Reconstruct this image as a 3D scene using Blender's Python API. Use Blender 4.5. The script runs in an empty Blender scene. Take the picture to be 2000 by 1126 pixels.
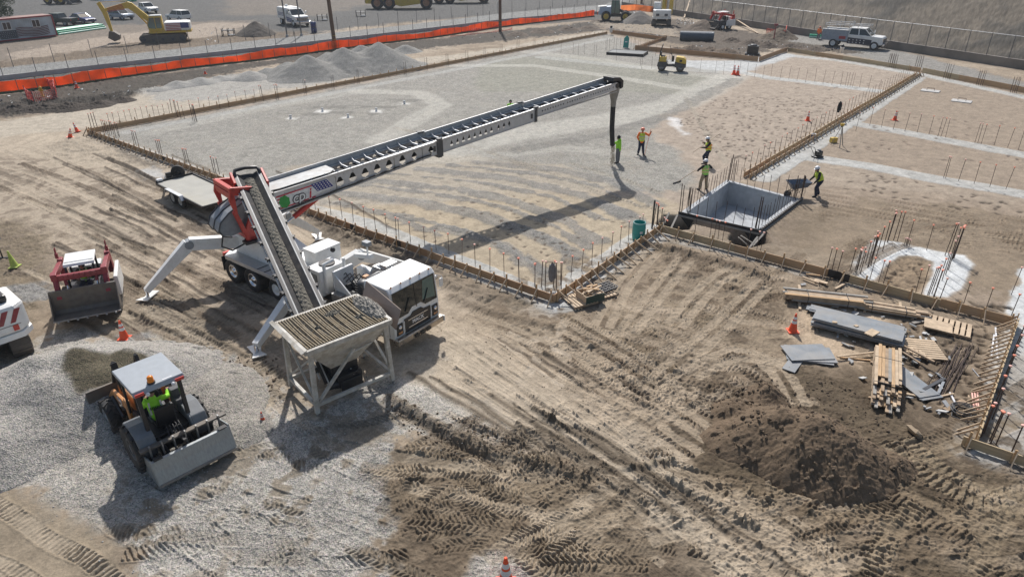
import bpy, bmesh, math, random
import numpy as np
from mathutils import Vector, Matrix, Euler
R = math.radians
PI = math.pi
sc = bpy.context.scene
COL = sc.collection
rng = random.Random(7)

# ---------------------------------------------------------------- camera, light, exposure
F_PX, CAM_H, TILT = 1310.0, 12.7, R(27.7)
cam_d = bpy.data.cameras.new('camera'); cam = bpy.data.objects.new('camera', cam_d); COL.objects.link(cam)
cam.location = (0, 0, CAM_H); cam.rotation_euler = (PI/2 - TILT, 0, 0)
cam_d.sensor_width = 36; cam_d.lens = F_PX/2000*36; cam_d.clip_end = 2000
sc.camera = cam
SUN_EL, SUN_AZ = R(46.5), R(-5.0)      # azimuth measured from +Y towards +X
w = bpy.data.worlds.new('World'); sc.world = w; w.use_nodes = True
nt = w.node_tree; bg = nt.nodes['Background']
sky = nt.nodes.new('ShaderNodeTexSky'); sky.sky_type = 'NISHITA'; sky.sun_disc = False
sky.sun_elevation = SUN_EL; sky.sun_rotation = SUN_AZ; sky.dust_density = 2.5; sky.air_density = 1.2
nt.links.new(sky.outputs[0], bg.inputs[0]); bg.inputs[1].default_value = 0.10
sl = bpy.data.lights.new('sun', 'SUN'); so = bpy.data.objects.new('sun', sl); COL.objects.link(so)
sl.energy = 4.5; sl.angle = R(1.2); sl.color = (1.0, 0.965, 0.925)
to_sun = Vector((math.sin(SUN_AZ)*math.cos(SUN_EL), math.cos(SUN_AZ)*math.cos(SUN_EL), math.sin(SUN_EL)))
so.rotation_euler = to_sun.to_track_quat('Z', 'Y').to_euler()
sc.view_settings.view_transform = 'Standard'; sc.view_settings.look = 'None'
sc.view_settings.exposure = 0.0; sc.view_settings.gamma = 1.0

# ---------------------------------------------------------------- surveying: photo pixel -> ground point
_S, _C = math.sin(TILT), math.cos(TILT)
def P(px, py, z=0.0):
    a = (px-1000)/F_PX; b = (py-563)/F_PX
    t = (CAM_H-z)/(_S+b*_C)
    return (a*t, (_C-b*_S)*t)
def P3(px, py, z=0.0):
    x, y = P(px, py, z); return Vector((x, y, z))

# ---------------------------------------------------------------- object helpers
def tag(o, label=None, cat=None, group=None, kind=None):
    if label: o['label'] = label
    if cat: o['category'] = cat
    if group: o['group'] = group
    if kind: o['kind'] = kind
    return o
def thing(name, label, cat, loc=(0, 0, 0), rz=0.0, group=None, rot=None):
    o = bpy.data.objects.new(name, None); COL.objects.link(o)
    o.location = loc; o.rotation_euler = rot if rot else (0, 0, rz); o.empty_display_size = 0.3
    return tag(o, label, cat, group)
def copy_tree(o, parent=None):
    c = o.copy(); COL.objects.link(c); c.parent = parent
    for ch in list(o.children):
        copy_tree(ch, c)
    return c
def relabel(o, label, group=None):
    o['label'] = label
    if group: o['group'] = group
    return o

def frame(a, b, up=(0, 0, 1)):
    """matrix with local X along a->b"""
    a = Vector(a); b = Vector(b); x = (b-a).normalized(); up = Vector(up)
    if abs(x.dot(up)) > 0.999: up = Vector((0, 1, 0))
    y = up.cross(x).normalized(); z = x.cross(y)
    M = Matrix((x, y, z)).transposed().to_4x4(); M.translation = a
    return M

class MB:
    def __init__(s, M=None):
        s.v = []; s.f = []; s.m = []; s.M = M or Matrix.Identity(4); s.cur = 0; s.sm = []
    def add(s, vs, fs, smooth=False, M=None):
        n = len(s.v); T = s.M @ M if M is not None else s.M
        s.v += [tuple(T @ Vector(v)) for v in vs]
        for f in fs:
            s.f.append(tuple(i+n for i in f)); s.m.append(s.cur); s.sm.append(smooth)
        return s
    def mat(s, i): s.cur = i; return s
    def box(s, c, d, M=None, taper=1.0, tx=None, ty=None):
        """centre, dims; taper scales the top"""
        x, y, z = c; a, b, h = d[0]/2, d[1]/2, d[2]/2
        tx = taper if tx is None else tx; ty = taper if ty is None else ty
        vs = [(x-a, y-b, z-h), (x+a, y-b, z-h), (x+a, y+b, z-h), (x-a, y+b, z-h),
              (x-a*tx, y-b*ty, z+h), (x+a*tx, y-b*ty, z+h), (x+a*tx, y+b*ty, z+h), (x-a*tx, y+b*ty, z+h)]
        return s.add(vs, [(3, 2, 1, 0), (4, 5, 6, 7), (0, 1, 5, 4), (1, 2, 6, 5), (2, 3, 7, 6), (3, 0, 4, 7)], M=M)
    def bar(s, a, b, wd, h, up=(0, 0, 1), tw=1.0, th=1.0):
        """rectangular bar from a to b; width, height at a; scaled by tw, th at b"""
        L = (Vector(b)-Vector(a)).length; T = frame(a, b, up)
        w0, h0, w1, h1 = wd/2, h/2, wd/2*tw, h/2*th
        vs = [(0, -w0, -h0), (L, -w1, -h1), (L, w1, -h1), (0, w0, -h0), (0, -w0, h0), (L, -w1, h1), (L, w1, h1), (0, w0, h0)]
        return s.add(vs, [(3, 2, 1, 0), (4, 5, 6, 7), (0, 1, 5, 4), (1, 2, 6, 5), (2, 3, 7, 6), (3, 0, 4, 7)], M=T)
    def prism(s, poly, y0, y1, M=None, axis='y'):
        """poly of 2D points extruded along an axis: y -> (x,z); x -> (y,z); z -> (x,y)"""
        n = len(poly)
        mk = {'y': lambda p, t: (p[0], t, p[1]), 'x': lambda p, t: (t, p[0], p[1]), 'z': lambda p, t: (p[0], p[1], t)}[axis]
        vs = [mk(p, y0) for p in poly] + [mk(p, y1) for p in poly]
        fs = [tuple(range(n)), tuple(range(2*n-1, n-1, -1))] + [(i, i+n, (i+1) % n+n, (i+1) % n) for i in range(n)]
        return s.add(vs, fs, M=M)
    def cyl(s, a, b, r, r2=None, n=12, caps=True, smooth=True):
        r2 = r if r2 is None else r2
        L = (Vector(b)-Vector(a)).length; T = frame(a, b)
        vs = []
        for x, q in ((0, r), (L, r2)):
            for i in range(n):
                t = 2*PI*i/n; vs.append((x, q*math.cos(t), q*math.sin(t)))
        s.add(vs, [(i, (i+1) % n, (i+1) % n+n, i+n) for i in range(n)], smooth, M=T)
        if caps: s.add(vs, [tuple(range(n-1, -1, -1)), tuple(range(n, 2*n))], M=T)
        return s
    def tube(s, pts, r, n=6, caps=True, smooth=True):
        pts = [Vector(p) for p in pts]; rs = r if isinstance(r, (list, tuple)) else [r]*len(pts)
        vs = []; up = None
        for k, p in enumerate(pts):
            t = (pts[min(k+1, len(pts)-1)]-pts[max(k-1, 0)]).normalized()
            if up is None: up = Vector((0, 0, 1)) if abs(t.z) < 0.9 else Vector((1, 0, 0))
            u = (up-t*up.dot(t)).normalized(); v = t.cross(u); up = u
            for i in range(n):
                a = 2*PI*i/n; vs.append(tuple(p+(u*math.cos(a)+v*math.sin(a))*rs[k]))
        fs = [(k*n+i, k*n+(i+1) % n, (k+1)*n+(i+1) % n, (k+1)*n+i) for k in range(len(pts)-1) for i in range(n)]
        s.add(vs, fs, smooth)
        if caps: s.add(vs, [tuple(range(n-1, -1, -1)), tuple(range((len(pts)-1)*n, len(pts)*n))])
        return s
    def lathe(s, prof, c=(0, 0, 0), axis='z', n=24, smooth=True, M=None):
        """prof [(r,h)] about an axis through c"""
        vs = []
        for r, h in prof:
            for i in range(n):
                a = 2*PI*i/n; x, y = r*math.cos(a), r*math.sin(a)
                p = {'z': (x, y, h), 'y': (x, h, y), 'x': (h, x, y)}[axis]
                vs.append((c[0]+p[0], c[1]+p[1], c[2]+p[2]))
        m = len(prof)
        return s.add(vs, [(k*n+i, k*n+(i+1) % n, (k+1)*n+(i+1) % n, (k+1)*n+i) for k in range(m-1) for i in range(n)], smooth, M=M)
    def sphere(s, c, r, n=10, m=7, sz=1.0, smooth=True):
        return s.lathe([(r*math.sin(PI*k/m)+1e-4, -r*sz*math.cos(PI*k/m)) for k in range(m+1)], c, n=n, smooth=smooth)
    def quad(s, a, b, c, d): return s.add([a, b, c, d], [(0, 1, 2, 3)])
    def plate(s, pts, th, nrm=(0, 0, 1)):
        n = len(pts); o = Vector(nrm).normalized()*th
        vs = [tuple(p) for p in pts]+[tuple(Vector(p)+o) for p in pts]
        return s.add(vs, [tuple(range(n-1, -1, -1)), tuple(range(n, 2*n))]+[(i, (i+1) % n, (i+1) % n+n, i+n) for i in range(n)])
    def build(s, name, mats, parent=None, bev=0.0, loc=None, fixn=True):
        me = bpy.data.meshes.new(name); me.from_pydata(s.v, [], s.f)
        ml = mats if isinstance(mats, (list, tuple)) else [mats]
        for m in ml: me.materials.append(m)
        me.polygons.foreach_set('material_index', s.m); me.polygons.foreach_set('use_smooth', s.sm)
        if fixn:
            b = bmesh.new(); b.from_mesh(me); bmesh.ops.recalc_face_normals(b, faces=b.faces); b.to_mesh(me); b.free()
        me.update()
        o = bpy.data.objects.new(name, me); COL.objects.link(o)
        if parent is not None: o.parent = parent
        if loc is not None: o.location = loc
        if bev > 0:
            md = o.modifiers.new('bevel', 'BEVEL'); md.width = bev; md.segments = 2; md.limit_method = 'ANGLE'; md.angle_limit = R(40)
        return o

# ---------------------------------------------------------------- materials
MATS = {}
def mat(name, col, rough=0.6, metal=0.0, var=0.12, scale=6.0, dust=0.0, dustcol=(0.36, 0.30, 0.24), bump=0.0, bscale=40.0, spec=0.5, streak=None):
    if name in MATS: return MATS[name]
    m = bpy.data.materials.new(name); m.use_nodes = True; t = m.node_tree; N = t.nodes; L = t.links
    b = N['Principled BSDF']; b.inputs['Roughness'].default_value = rough; b.inputs['Metallic'].default_value = metal
    b.inputs['Specular IOR Level'].default_value = spec
    tc = N.new('ShaderNodeTexCoord')
    src = tc.outputs['Object']
    if streak:
        mp = N.new('ShaderNodeMapping'); mp.inputs['Scale'].default_value = streak; L.new(src, mp.inputs[0]); src = mp.outputs[0]
    ns = N.new('ShaderNodeTexNoise'); ns.inputs['Scale'].default_value = scale; ns.inputs['Detail'].default_value = 5; L.new(src, ns.inputs['Vector'])
    mr = N.new('ShaderNodeMapRange'); mr.inputs[1].default_value = 0.3; mr.inputs[2].default_value = 0.7
    mr.inputs[3].default_value = 1-var; mr.inputs[4].default_value = 1+var; L.new(ns.outputs[0], mr.inputs[0])
    mx = N.new('ShaderNodeMix'); mx.data_type = 'RGBA'; mx.blend_type = 'MULTIPLY'; mx.inputs[0].default_value = 1
    mx.inputs[6].default_value = (*col, 1); L.new(mr.outputs[0], mx.inputs[7]); out = mx.outputs[2]
    if dust > 0:
        n2 = N.new('ShaderNodeTexNoise'); n2.inputs['Scale'].default_value = scale*0.35; n2.inputs['Detail'].default_value = 8; n2.inputs['Roughness'].default_value = 0.7
        L.new(tc.outputs['Object'], n2.inputs['Vector'])
        r2 = N.new('ShaderNodeMapRange'); r2.inputs[1].default_value = 0.62-dust*0.45; r2.inputs[2].default_value = 0.80-dust*0.3; r2.inputs[4].default_value = min(1, dust*1.3)
        L.new(n2.outputs[0], r2.inputs[0])
        m2 = N.new('ShaderNodeMix'); m2.data_type = 'RGBA'; L.new(r2.outputs[0], m2.inputs[0]); L.new(out, m2.inputs[6]); m2.inputs[7].default_value = (*dustcol, 1)
        out = m2.outputs[2]
        r3 = N.new('ShaderNodeMapRange'); r3.inputs[3].default_value = rough; r3.inputs[4].default_value = 0.9; L.new(r2.outputs[0], r3.inputs[0]); L.new(r3.outputs[0], b.inputs['Roughness'])
    L.new(out, b.inputs['Base Color'])
    if bump > 0:
        n3 = N.new('ShaderNodeTexNoise'); n3.inputs['Scale'].default_value = bscale; n3.inputs['Detail'].default_value = 3; L.new(src, n3.inputs['Vector'])
        bp = N.new('ShaderNodeBump'); bp.inputs['Strength'].default_value = bump; bp.inputs['Distance'].default_value = 0.02
        L.new(n3.outputs[0], bp.inputs['Height']); L.new(bp.outputs[0], b.inputs['Normal'])
    MATS[name] = m
    return m
WHITE = mat('white_paint', (0.80, 0.80, 0.78), 0.35, dust=0.25, var=0.05, scale=5)
WHITE_OLD = mat('chipped_white_paint', (0.56, 0.54, 0.49), 0.6, dust=0.5, scale=9, dustcol=(0.26, 0.21, 0.15), var=0.1)
RED = mat('red_paint', (0.55, 0.05, 0.035), 0.4, dust=0.15)
DRED = mat('dark_red_paint', (0.26, 0.03, 0.04), 0.45, dust=0.2)
YEL = mat('yellow_paint', (0.62, 0.42, 0.06), 0.45, dust=0.3)
ORG = mat('tan_orange_paint', (0.55, 0.25, 0.09), 0.45, dust=0.3)
BLK = mat('black_rubber', (0.022, 0.022, 0.023), 0.75, dust=0.35, dustcol=(0.17, 0.14, 0.115), scale=8)
BLACK = mat('black_paint', (0.02, 0.02, 0.022), 0.4, dust=0.12)
DGREY = mat('dark_grey_paint', (0.07, 0.072, 0.078), 0.45, dust=0.2)
GREY = mat('grey_paint', (0.27, 0.29, 0.31), 0.5, dust=0.18)
ALU = mat('aluminium', (0.50, 0.51, 0.52), 0.42, 0.55, var=0.08, dust=0.2)
STEEL = mat('worn_steel', (0.30, 0.30, 0.30), 0.45, 0.6, dust=0.35, var=0.2)
DSTEEL = mat('dirty_dark_steel', (0.13, 0.12, 0.11), 0.6, 0.35, dust=0.5, dustcol=(0.22, 0.18, 0.14), var=0.2)
CHROME = mat('chrome', (0.72, 0.72, 0.74), 0.15, 0.95, var=0.03)
GLASS = mat('dark_glass', (0.02, 0.03, 0.03), 0.06, 0.0, var=0.02, spec=0.8)
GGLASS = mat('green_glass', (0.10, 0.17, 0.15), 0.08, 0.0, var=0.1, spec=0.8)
WOOD = mat('form_lumber', (0.50, 0.33, 0.18), 0.8, var=0.25, scale=3, dust=0.2, streak=(0.6, 12, 12))
WOOD2 = mat('pale_lumber', (0.52, 0.40, 0.275), 0.8, var=0.22, scale=4, dust=0.1)
WOOD3 = mat('weathered_lumber', (0.36, 0.26, 0.17), 0.85, var=0.3, scale=4, dust=0.3)
WOODG = mat('greyed_lumber', (0.30, 0.28, 0.25), 0.85, var=0.2, scale=4)
PLY = mat('coated_plywood', (0.20, 0.225, 0.25), 0.5, var=0.2, scale=2.5, dust=0.5, dustcol=(0.36, 0.33, 0.29))
REBAR = mat('rusty_rebar', (0.075, 0.05, 0.04), 0.8, var=0.3, scale=20)
CAPO = mat('orange_rebar_cap', (0.90, 0.30, 0.19), 0.6)
CAPP = mat('faded_pink_cap', (0.85, 0.50, 0.42), 0.6)
CONC = mat('concrete', (0.40, 0.415, 0.43), 0.85, var=0.15, scale=3, bump=0.3, dust=0.15)
CONE = mat('orange_cone_plastic', (0.85, 0.10, 0.03), 0.5, dust=0.12)
CONEW = mat('reflective_white', (0.75, 0.74, 0.72), 0.4, dust=0.15)
LIME = mat('lime_cloth', (0.32, 0.75, 0.04), 0.8, var=0.08)
YVEST = mat('yellow_vest_cloth', (0.62, 0.75, 0.08), 0.8, var=0.08)
OCLOTH = mat('orange_cloth', (0.95, 0.20, 0.03), 0.8, var=0.1)
SILV = mat('silver_tape', (0.5, 0.52, 0.5), 0.4)
NAVY = mat('navy_cloth', (0.022, 0.03, 0.06), 0.85, var=0.2)
BCLOTH = mat('black_cloth', (0.018, 0.018, 0.02), 0.85, var=0.2)
TAN = mat('tan_cloth', (0.30, 0.24, 0.16), 0.85, var=0.15)
GCLOTH = mat('grey_cloth', (0.17, 0.17, 0.18), 0.85, var=0.15)
SKIN = mat('skin', (0.36, 0.20, 0.13), 0.6)
HAIR = mat('dark_hair', (0.015, 0.012, 0.01), 0.7)
HATW = mat('white_hard_hat', (0.75, 0.75, 0.76), 0.35)
HATO = mat('orange_hard_hat', (0.9, 0.25, 0.15), 0.4)
TEAL = mat('teal_plastic', (0.03, 0.30, 0.27), 0.5, dust=0.15)
ORGSTEEL = None
# ---------------------------------------------------------------- numpy noise
_rt = np.random.RandomState(3).rand(256, 256).astype(np.float32)
def vnoise(x, y, seed=0):
    x = x+seed*17.31; y = y+seed*9.77
    xi = np.floor(x); yi = np.floor(y); fx = (x-xi).astype(np.float32); fy = (y-yi).astype(np.float32)
    xi = xi.astype(np.int32) & 255; yi = yi.astype(np.int32) & 255; x1 = (xi+1) & 255; y1 = (yi+1) & 255
    fx = fx*fx*(3-2*fx); fy = fy*fy*(3-2*fy)
    a = _rt[yi, xi]; b = _rt[yi, x1]; c = _rt[y1, xi]; d = _rt[y1, x1]
    return a+(b-a)*fx+(c-a)*fy+(a-b-c+d)*fx*fy
def fbm(x, y, s, oct=4, seed=0, gain=0.5):
    r = 0; amp = 1; tot = 0
    for k in range(oct):
        r = r+amp*vnoise(x*s, y*s, seed+k*3); tot += amp; amp *= gain; s *= 2.03
    return r/tot-0.5
def sstep(a, b, x):
    t = np.clip((x-a)/(b-a), 0, 1); return t*t*(3-2*t)

# ---------------------------------------------------------------- ground heightfield (metres)
BU = Vector((0.614, 0.789)); BV = Vector((0.789, -0.614))     # the building's two axes
NR, NC = 1050, 1560

b_ = (np.linspace(1190, -20, NR)-563)/F_PX
t_ = CAM_H/(_S+b_*_C); Yr = (_C-b_*_S)*t_
Yr = np.concatenate([[-30, -6, 2, 5, Yr[0]*0.92], Yr, [Yr[-1]*1.15, Yr[-1]*1.5, 420, 900]])
c_ = np.linspace(-0.90, 0.90, NC); c_ = np.concatenate([[-6, -3, -1.8, -1.3, -1.1, -1.0, -0.95], c_, [0.95, 1.0, 1.1, 1.3, 1.8, 3, 6]])
tt = np.maximum(Yr, 4)*_C+CAM_H*_S
GX = (tt[:, None]*c_[None, :]).astype(np.float32); GY = np.repeat(Yr[:, None], len(c_), 1).astype(np.float32)
nR, nC = GX.shape
GZ = np.zeros_like(GX); GT = np.zeros_like(GX); GC = np.zeros((nR, nC, 4), np.float32)

# shared noises
N_big = fbm(GX, GY, 0.12, 4, 1); N_mid = fbm(GX, GY, 0.6, 4, 11); N_sm = fbm(GX, GY, 3.0, 4, 21); N_fine = fbm(GX, GY, 11.0, 3, 31); N_cl = np.abs(fbm(GX, GY, 5.0, 3, 77))*0.7
FADE = 1/(1+np.maximum(GY-45, 0)/40)

def sdist(X, Y, poly):
    """signed distance to a polygon (negative inside)"""
    d = np.full(X.shape, 1e9, np.float32); ins = np.zeros(X.shape, bool); n = len(poly)
    for i in range(n):
        ax, ay = poly[i]; bx, by = poly[(i+1) % n]; ex, ey = bx-ax, by-ay
        wx, wy = X-ax, Y-ay; h = np.clip((wx*ex+wy*ey)/(ex*ex+ey*ey+1e-9), 0, 1)
        d = np.minimum(d, (wx-ex*h)**2+(wy-ey*h)**2)
        if ay != by: ins ^= ((ay > Y) != (by > Y)) & (X < (bx-ax)*(Y-ay)/(by-ay)+ax)
    d = np.sqrt(d); return np.where(ins, -d, d)
def sub(pts, pad):
    """row slice and column slice that cover world points with padding"""
    ys = [p[1] for p in pts]; y0, y1 = min(ys)-pad, max(ys)+pad
    r0 = max(0, int(np.searchsorted(Yr, y0))-1); r1 = min(nR, int(np.searchsorted(Yr, y1))+1)
    if r1 <= r0: r1 = r0+1
    xs = [p[0] for p in pts]; x0, x1 = min(xs)-pad, max(xs)+pad
    ta, tb = tt[r0], tt[r1-1]
    c0 = min(x0/ta, x0/tb); c1 = max(x1/ta, x1/tb)
    k0 = max(0, int(np.searchsorted(c_, c0))-1); k1 = min(nC, int(np.searchsorted(c_, c1))+1)
    return slice(r0, r1), slice(k0, max(k1, k0+1))
def region(px, soft=0.3, nz=0.5, nmid=0.0, world=False, z=0):
    pts = px if world else [P(x, y, z) for x, y in px]
    sl = sub(pts, soft+nz+1)
    X, Y = GX[sl], GY[sl]
    d = sdist(X, Y, pts)+nz*2*N_mid[sl]+nmid*N_sm[sl]*2
    return sl, 1-sstep(-soft, soft, d)
def paint(px, col, grav=0.0, soft=0.3, nz=0.5, nmid=0.3, a=1.0, dz=None, rough=None, world=False, breakup=None):
    sl, m = region(px, soft, nz, nmid, world)
    m = m*a
    if breakup is not None: m = m*sstep(breakup-0.12, breakup+0.12, N_sm[sl]+0.7*N_mid[sl]+0.5)
    c = GC[sl]
    for k in range(3): c[..., k] += (col[k]-c[..., k])*m
    c[..., 3] += (grav-c[..., 3])*m
    if dz is not None: GZ[sl] += dz*m
    if rough is not None: GZ[sl] += rough*m*(0.28*N_fine[sl]+N_sm[sl]*0.55+0.5*N_cl[sl])
    return sl, m

DIRT = (0.385, 0.31, 0.235); PALE = (0.455, 0.38, 0.30); DARK = (0.14, 0.105, 0.075); MUD = (0.225, 0.17, 0.12)
GRAVEL = (0.365, 0.35, 0.32); GGRN = (0.34, 0.335, 0.285); PINK = (0.405, 0.335, 0.275); SLURRY = (0.455, 0.455, 0.445)
for k in range(3): GC[..., k] = DIRT[k]
GZ += 0.10*N_big*np.clip(1.3-GY/60, 0.2, 1)+0.03*N_mid+0.022*N_sm*FADE+0.012*N_fine*FADE
# patchy drier / damper soil everywhere
m = sstep(0.0, 0.22, N_big+0.6*N_mid)
for k in range(3): GC[..., k] += (PALE[k]-GC[..., k])*m*0.6
m = sstep(0.06, 0.25, -N_big*0.7+0.8*N_mid+0.3*N_sm)
for k in range(3): GC[..., k] += (MUD[k]-GC[..., k])*m*0.45

# ---- far lot, road, verge
LOT = (0.165, 0.163, 0.16); LOTB = (0.27, 0.225, 0.185)
paint([(-400, -60), (1230, -60), (1235, 12), (1000, 20), (760, 42), (500, 70), (300, 92), (150, 108), (-400, 180)], LOTB, 0.2, 1.0, 3, 0.5)
paint([(-500, 90), (0, 62), (200, 50), (330, 45), (480, 40), (560, 75), (700, 52), (1160, 14), (1230, 5), (1230, -60), (-500, -60)], LOT, 0.3, 1.5, 2.5, 0.8)
paint([(440, 30), (640, 30), (700, 12), (1230, -30), (440, -50)], LOTB, 0.2, 2, 4, 1, a=0.7)
paint([(-300, 145), (0, 118), (160, 85), (330, 78), (480, 62), (600, 62), (600, 72), (480, 84), (330, 97), (100, 122), (0, 134), (-300, 190)], MUD, 0.1, 0.7, 2, 1, a=0.8, rough=0.25)
paint([(10, 105), (150, 80), (270, 62), (400, 45), (500, 45), (430, 70), (250, 85), (100, 108), (20, 118)], (0.40, 0.33, 0.27), 0.0, 0.7, 2, 1, a=0.9)
ROAD_T = [(-500, 195), (0, 133), (250, 106), (500, 79), (750, 54), (1000, 24), (1150, 12), (1240, 4)]
ROAD_B = [(1240, 20), (1150, 31), (1000, 41), (750, 71), (500, 100), (250, 128), (0, 158), (-500, 222)]
paint(ROAD_T+ROAD_B, (0.285, 0.285, 0.28), 0.12, 0.4, 0.4, 0.1)
paint([(-500, 222), (0, 158), (500, 100), (1000, 41), (1240, 20), (1240, 33), (1000, 52), (500, 120), (0, 185), (-500, 250)], (0.16, 0.155, 0.145), 0.1, 0.3, 0.5, 0.4)
# disturbed dark band inside the silt fence
paint([(-300, 230), (0, 183), (300, 145), (520, 118), (600, 100), (760, 85), (900, 70), (1000, 60), (1160, 42), (1180, 60), (1000, 78), (860, 92), (820, 100), (560, 122), (330, 168), (260, 190), (150, 215), (0, 232), (-300, 280)], (0.135, 0.115, 0.095), 0.1, 0.8, 1.6, 1, rough=0.35)
paint([(-100, 215), (60, 196), (150, 190), (260, 176), (330, 165), (250, 195), (170, 212), (60, 222), (-100, 240)], (0.07, 0.06, 0.052), 0.0, 0.5, 1.2, 0.8, rough=0.7, a=0.9, breakup=0.40)
# pale haul road strip behind the back form
paint([(-300, 300), (0, 235), (180, 212), (300, 172), (560, 145), (760, 120), (900, 105), (1050, 80), (1180, 60), (1180, 64), (1000, 95), (800, 132), (500, 190), (300, 226), (180, 250), (60, 262), (-300, 330)], (0.46, 0.405, 0.335), 0.15, 0.6, 1.0, 0.6, a=0.9)
paint([(260, 178), (420, 150), (560, 135), (780, 120), (800, 128), (640, 160), (420, 195), (300, 200)], (0.40, 0.39, 0.37), 0.8, 0.6, 1.5, 0.6, a=0.85)
# ---- busy area at the far corner (plant, pipe, spoil)
FARD = (0.19, 0.155, 0.125)
paint([(1150, 40), (1250, 28), (1400, 52), (1560, 78), (1640, 100), (1600, 100), (1535, 92), (1440, 112), (1300, 82), (1190, 60)], FARD, 0.15, 0.6, 1.5, 1, rough=0.5)
paint([(1160, 46), (1250, 44), (1330, 60), (1330, 72), (1200, 58)], PALE, 0.1, 0.6, 2, 1, a=0.6)
paint([(1530, 62), (1700, 85), (1900, 135), (2150, 200), (2150, 230), (2000, 180), (1800, 136), (1640, 104), (1540, 86)], (0.31, 0.295, 0.275), 0.35, 0.6, 1.0, 0.8)
paint([(1500, 78), (1600, 88), (1700, 104), (1640, 104), (1540, 94)], DARK, 0.1, 0.4, 1, 1, a=0.8, rough=0.5)

# ---- the building pad
PADFRONT = [(180, 262), (1085, 598), (1285, 458)]
paint([(180, 262), (1190, 66), (1300, 92), (1440, 118), (1530, 108), (1640, 118), (1797, 140), (1470, 345), (1400, 372), (1340, 420), (1285, 458), (1085, 598)], PINK, 0.05, 0.1, 0, 0)
PADG = [(180, 262), (500, 204), (1190, 66), (1320, 120), (1440, 148), (1380, 185), (1325, 208), (1290, 240), (1270, 270), (1330, 300), (1360, 330), (1330, 372), (1290, 385), (1180, 372), (1000, 372), (870, 400), (620, 402), (435, 350)]
paint(PADG, GRAVEL, 0.85, 0.5, 0.9, 0.4)
paint([(600, 405), (860, 395), (1000, 372), (1180, 378), (1300, 388), (1340, 420), (1285, 458), (1085, 598), (800, 490)], (0.445, 0.37, 0.275), 0.15, 0.5, 0.8, 0.3)
# worn gravel bands fanning across the soft corner
paint([(560, 330), (760, 300), (1100, 320), (1250, 380), (1000, 385), (700, 395), (600, 398)], (0.43, 0.37, 0.295), 0.3, 0.6, 1.2, 0.5, a=0.75)
def band(pts, wd, col, grav, a=0.8, nz=0.35, dz=0.0, bk=None, sharp=None):
    pw = [P(x, y) for x, y in pts]; sl = sub(pw, wd+1)
    X, Y = GX[sl], GY[sl]; best = np.full(X.shape, 1e9, np.float32)
    for i in range(len(pw)-1):
        ax, ay = pw[i]; bx, by = pw[i+1]; ex, ey = bx-ax, by-ay
        h = np.clip(((X-ax)*ex+(Y-ay)*ey)/(ex*ex+ey*ey), 0, 1)
        best = np.minimum(best, np.hypot(X-ax-ex*h, Y-ay-ey*h))
    m = (1-sstep(wd*(0.35 if sharp is None else 0.46), wd*(0.65 if sharp is None else 0.54), best+nz*N_mid[sl]+nz*0.8*N_sm[sl]))*a
    if bk is not None: m = m*sstep(bk-0.1, bk+0.1, N_sm[sl]+0.5*N_mid[sl]+0.5)
    c = GC[sl]
    for k in range(3): c[..., k] += (col[k]-c[..., k])*m
    c[..., 3] += (grav-c[..., 3])*m
    if dz: GZ[sl] += dz*m
GB = (0.295, 0.29, 0.28)
for pts, wd in [([(620, 372), (800, 392), (940, 420), (1040, 458), (1130, 500)], 0.9), ([(700, 350), (900, 370), (1010, 395), (1100, 430), (1170, 470)], 0.9),
                ([(820, 330), (1000, 350), (1130, 380), (1220, 420)], 1.0), ([(930, 318), (1080, 330), (1200, 355), (1280, 400)], 1.0),
                ([(860, 445), (980, 480), (1060, 530), (1080, 560)], 0.9), ([(1000, 440), (1080, 470), (1130, 520)], 0.7), ([(1180, 400), (1240, 430), (1270, 452)], 1.2),
                ([(660, 396), (760, 420), (860, 460)], 0.5), ([(650, 355), (850, 378), (990, 405), (1090, 445), (1150, 485)], 0.45), ([(760, 338), (950, 358), (1080, 385), (1180, 430)], 0.45), ([(880, 322), (1040, 338), (1160, 362), (1250, 405)], 0.45), ([(780, 420), (900, 450), (1000, 490), (1060, 530)], 0.4)]:
    band(pts, wd, GB, 0.9, a=0.7, nz=0.6, dz=0.05)
# graded lanes (paler, smoother) and damp compacted patches on the gravel
paint([(940, 128), (1000, 112), (1130, 108), (1390, 150), (1330, 185), (1200, 178), (940, 180), (925, 170)], GGRN, 0.7, 0.5, 0.6, 0.3, a=0.8)
for pts, wd, a in [([(880, 128), (1040, 128), (1200, 150), (1330, 172)], 1.6, 0.55), ([(1430, 148), (1330, 200), (1200, 232), (1000, 262), (880, 290)], 3.6, 0.55),
                   ([(1000, 98), (1180, 118), (1320, 142), (1430, 152)], 2.2, 0.45), ([(700, 178), (820, 182), (860, 205), (800, 240), (740, 275)], 2.0, 0.5),
                   ([(700, 178), (500, 215), (300, 258)], 1.6, 0.3), ([(1240, 300), (1100, 290), (900, 310), (760, 318)], 1.4, 0.3)]:
    band(pts, wd, (0.52, 0.50, 0.455), 0.45, a=a, nz=0.5)
band([(1440, 155), (1375, 186), (1310, 222), (1190, 262), (1010, 292)], 1.4, (0.28, 0.27, 0.25), 0.9, a=0.6, nz=0.8)
for cx, cy in ((568, 231), (630, 217), (680, 229), (735, 217), (790, 203)):
    x, y = P(cx, cy); paint([(x-0.45, y-0.4), (x+0.45, y-0.4), (x+0.5, y+0.3), (x-0.4, y+0.4)], (0.60, 0.59, 0.57), 0.2, 0.25, 0.3, 0.3, world=True)
    paint([(x-1.8, y+1.0), (x+1.8, y+1.0), (x+1.6, y+1.8), (x-1.6, y+1.8)], (0.23, 0.22, 0.2), 0.3, 0.4, 0.6, 0.3, a=0.6, world=True)
paint([(1305, 228), (1330, 232), (1340, 262), (1312, 252)], (0.55, 0.53, 0.52), 0.1, 0.3, 0.7, 0.4)
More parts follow.
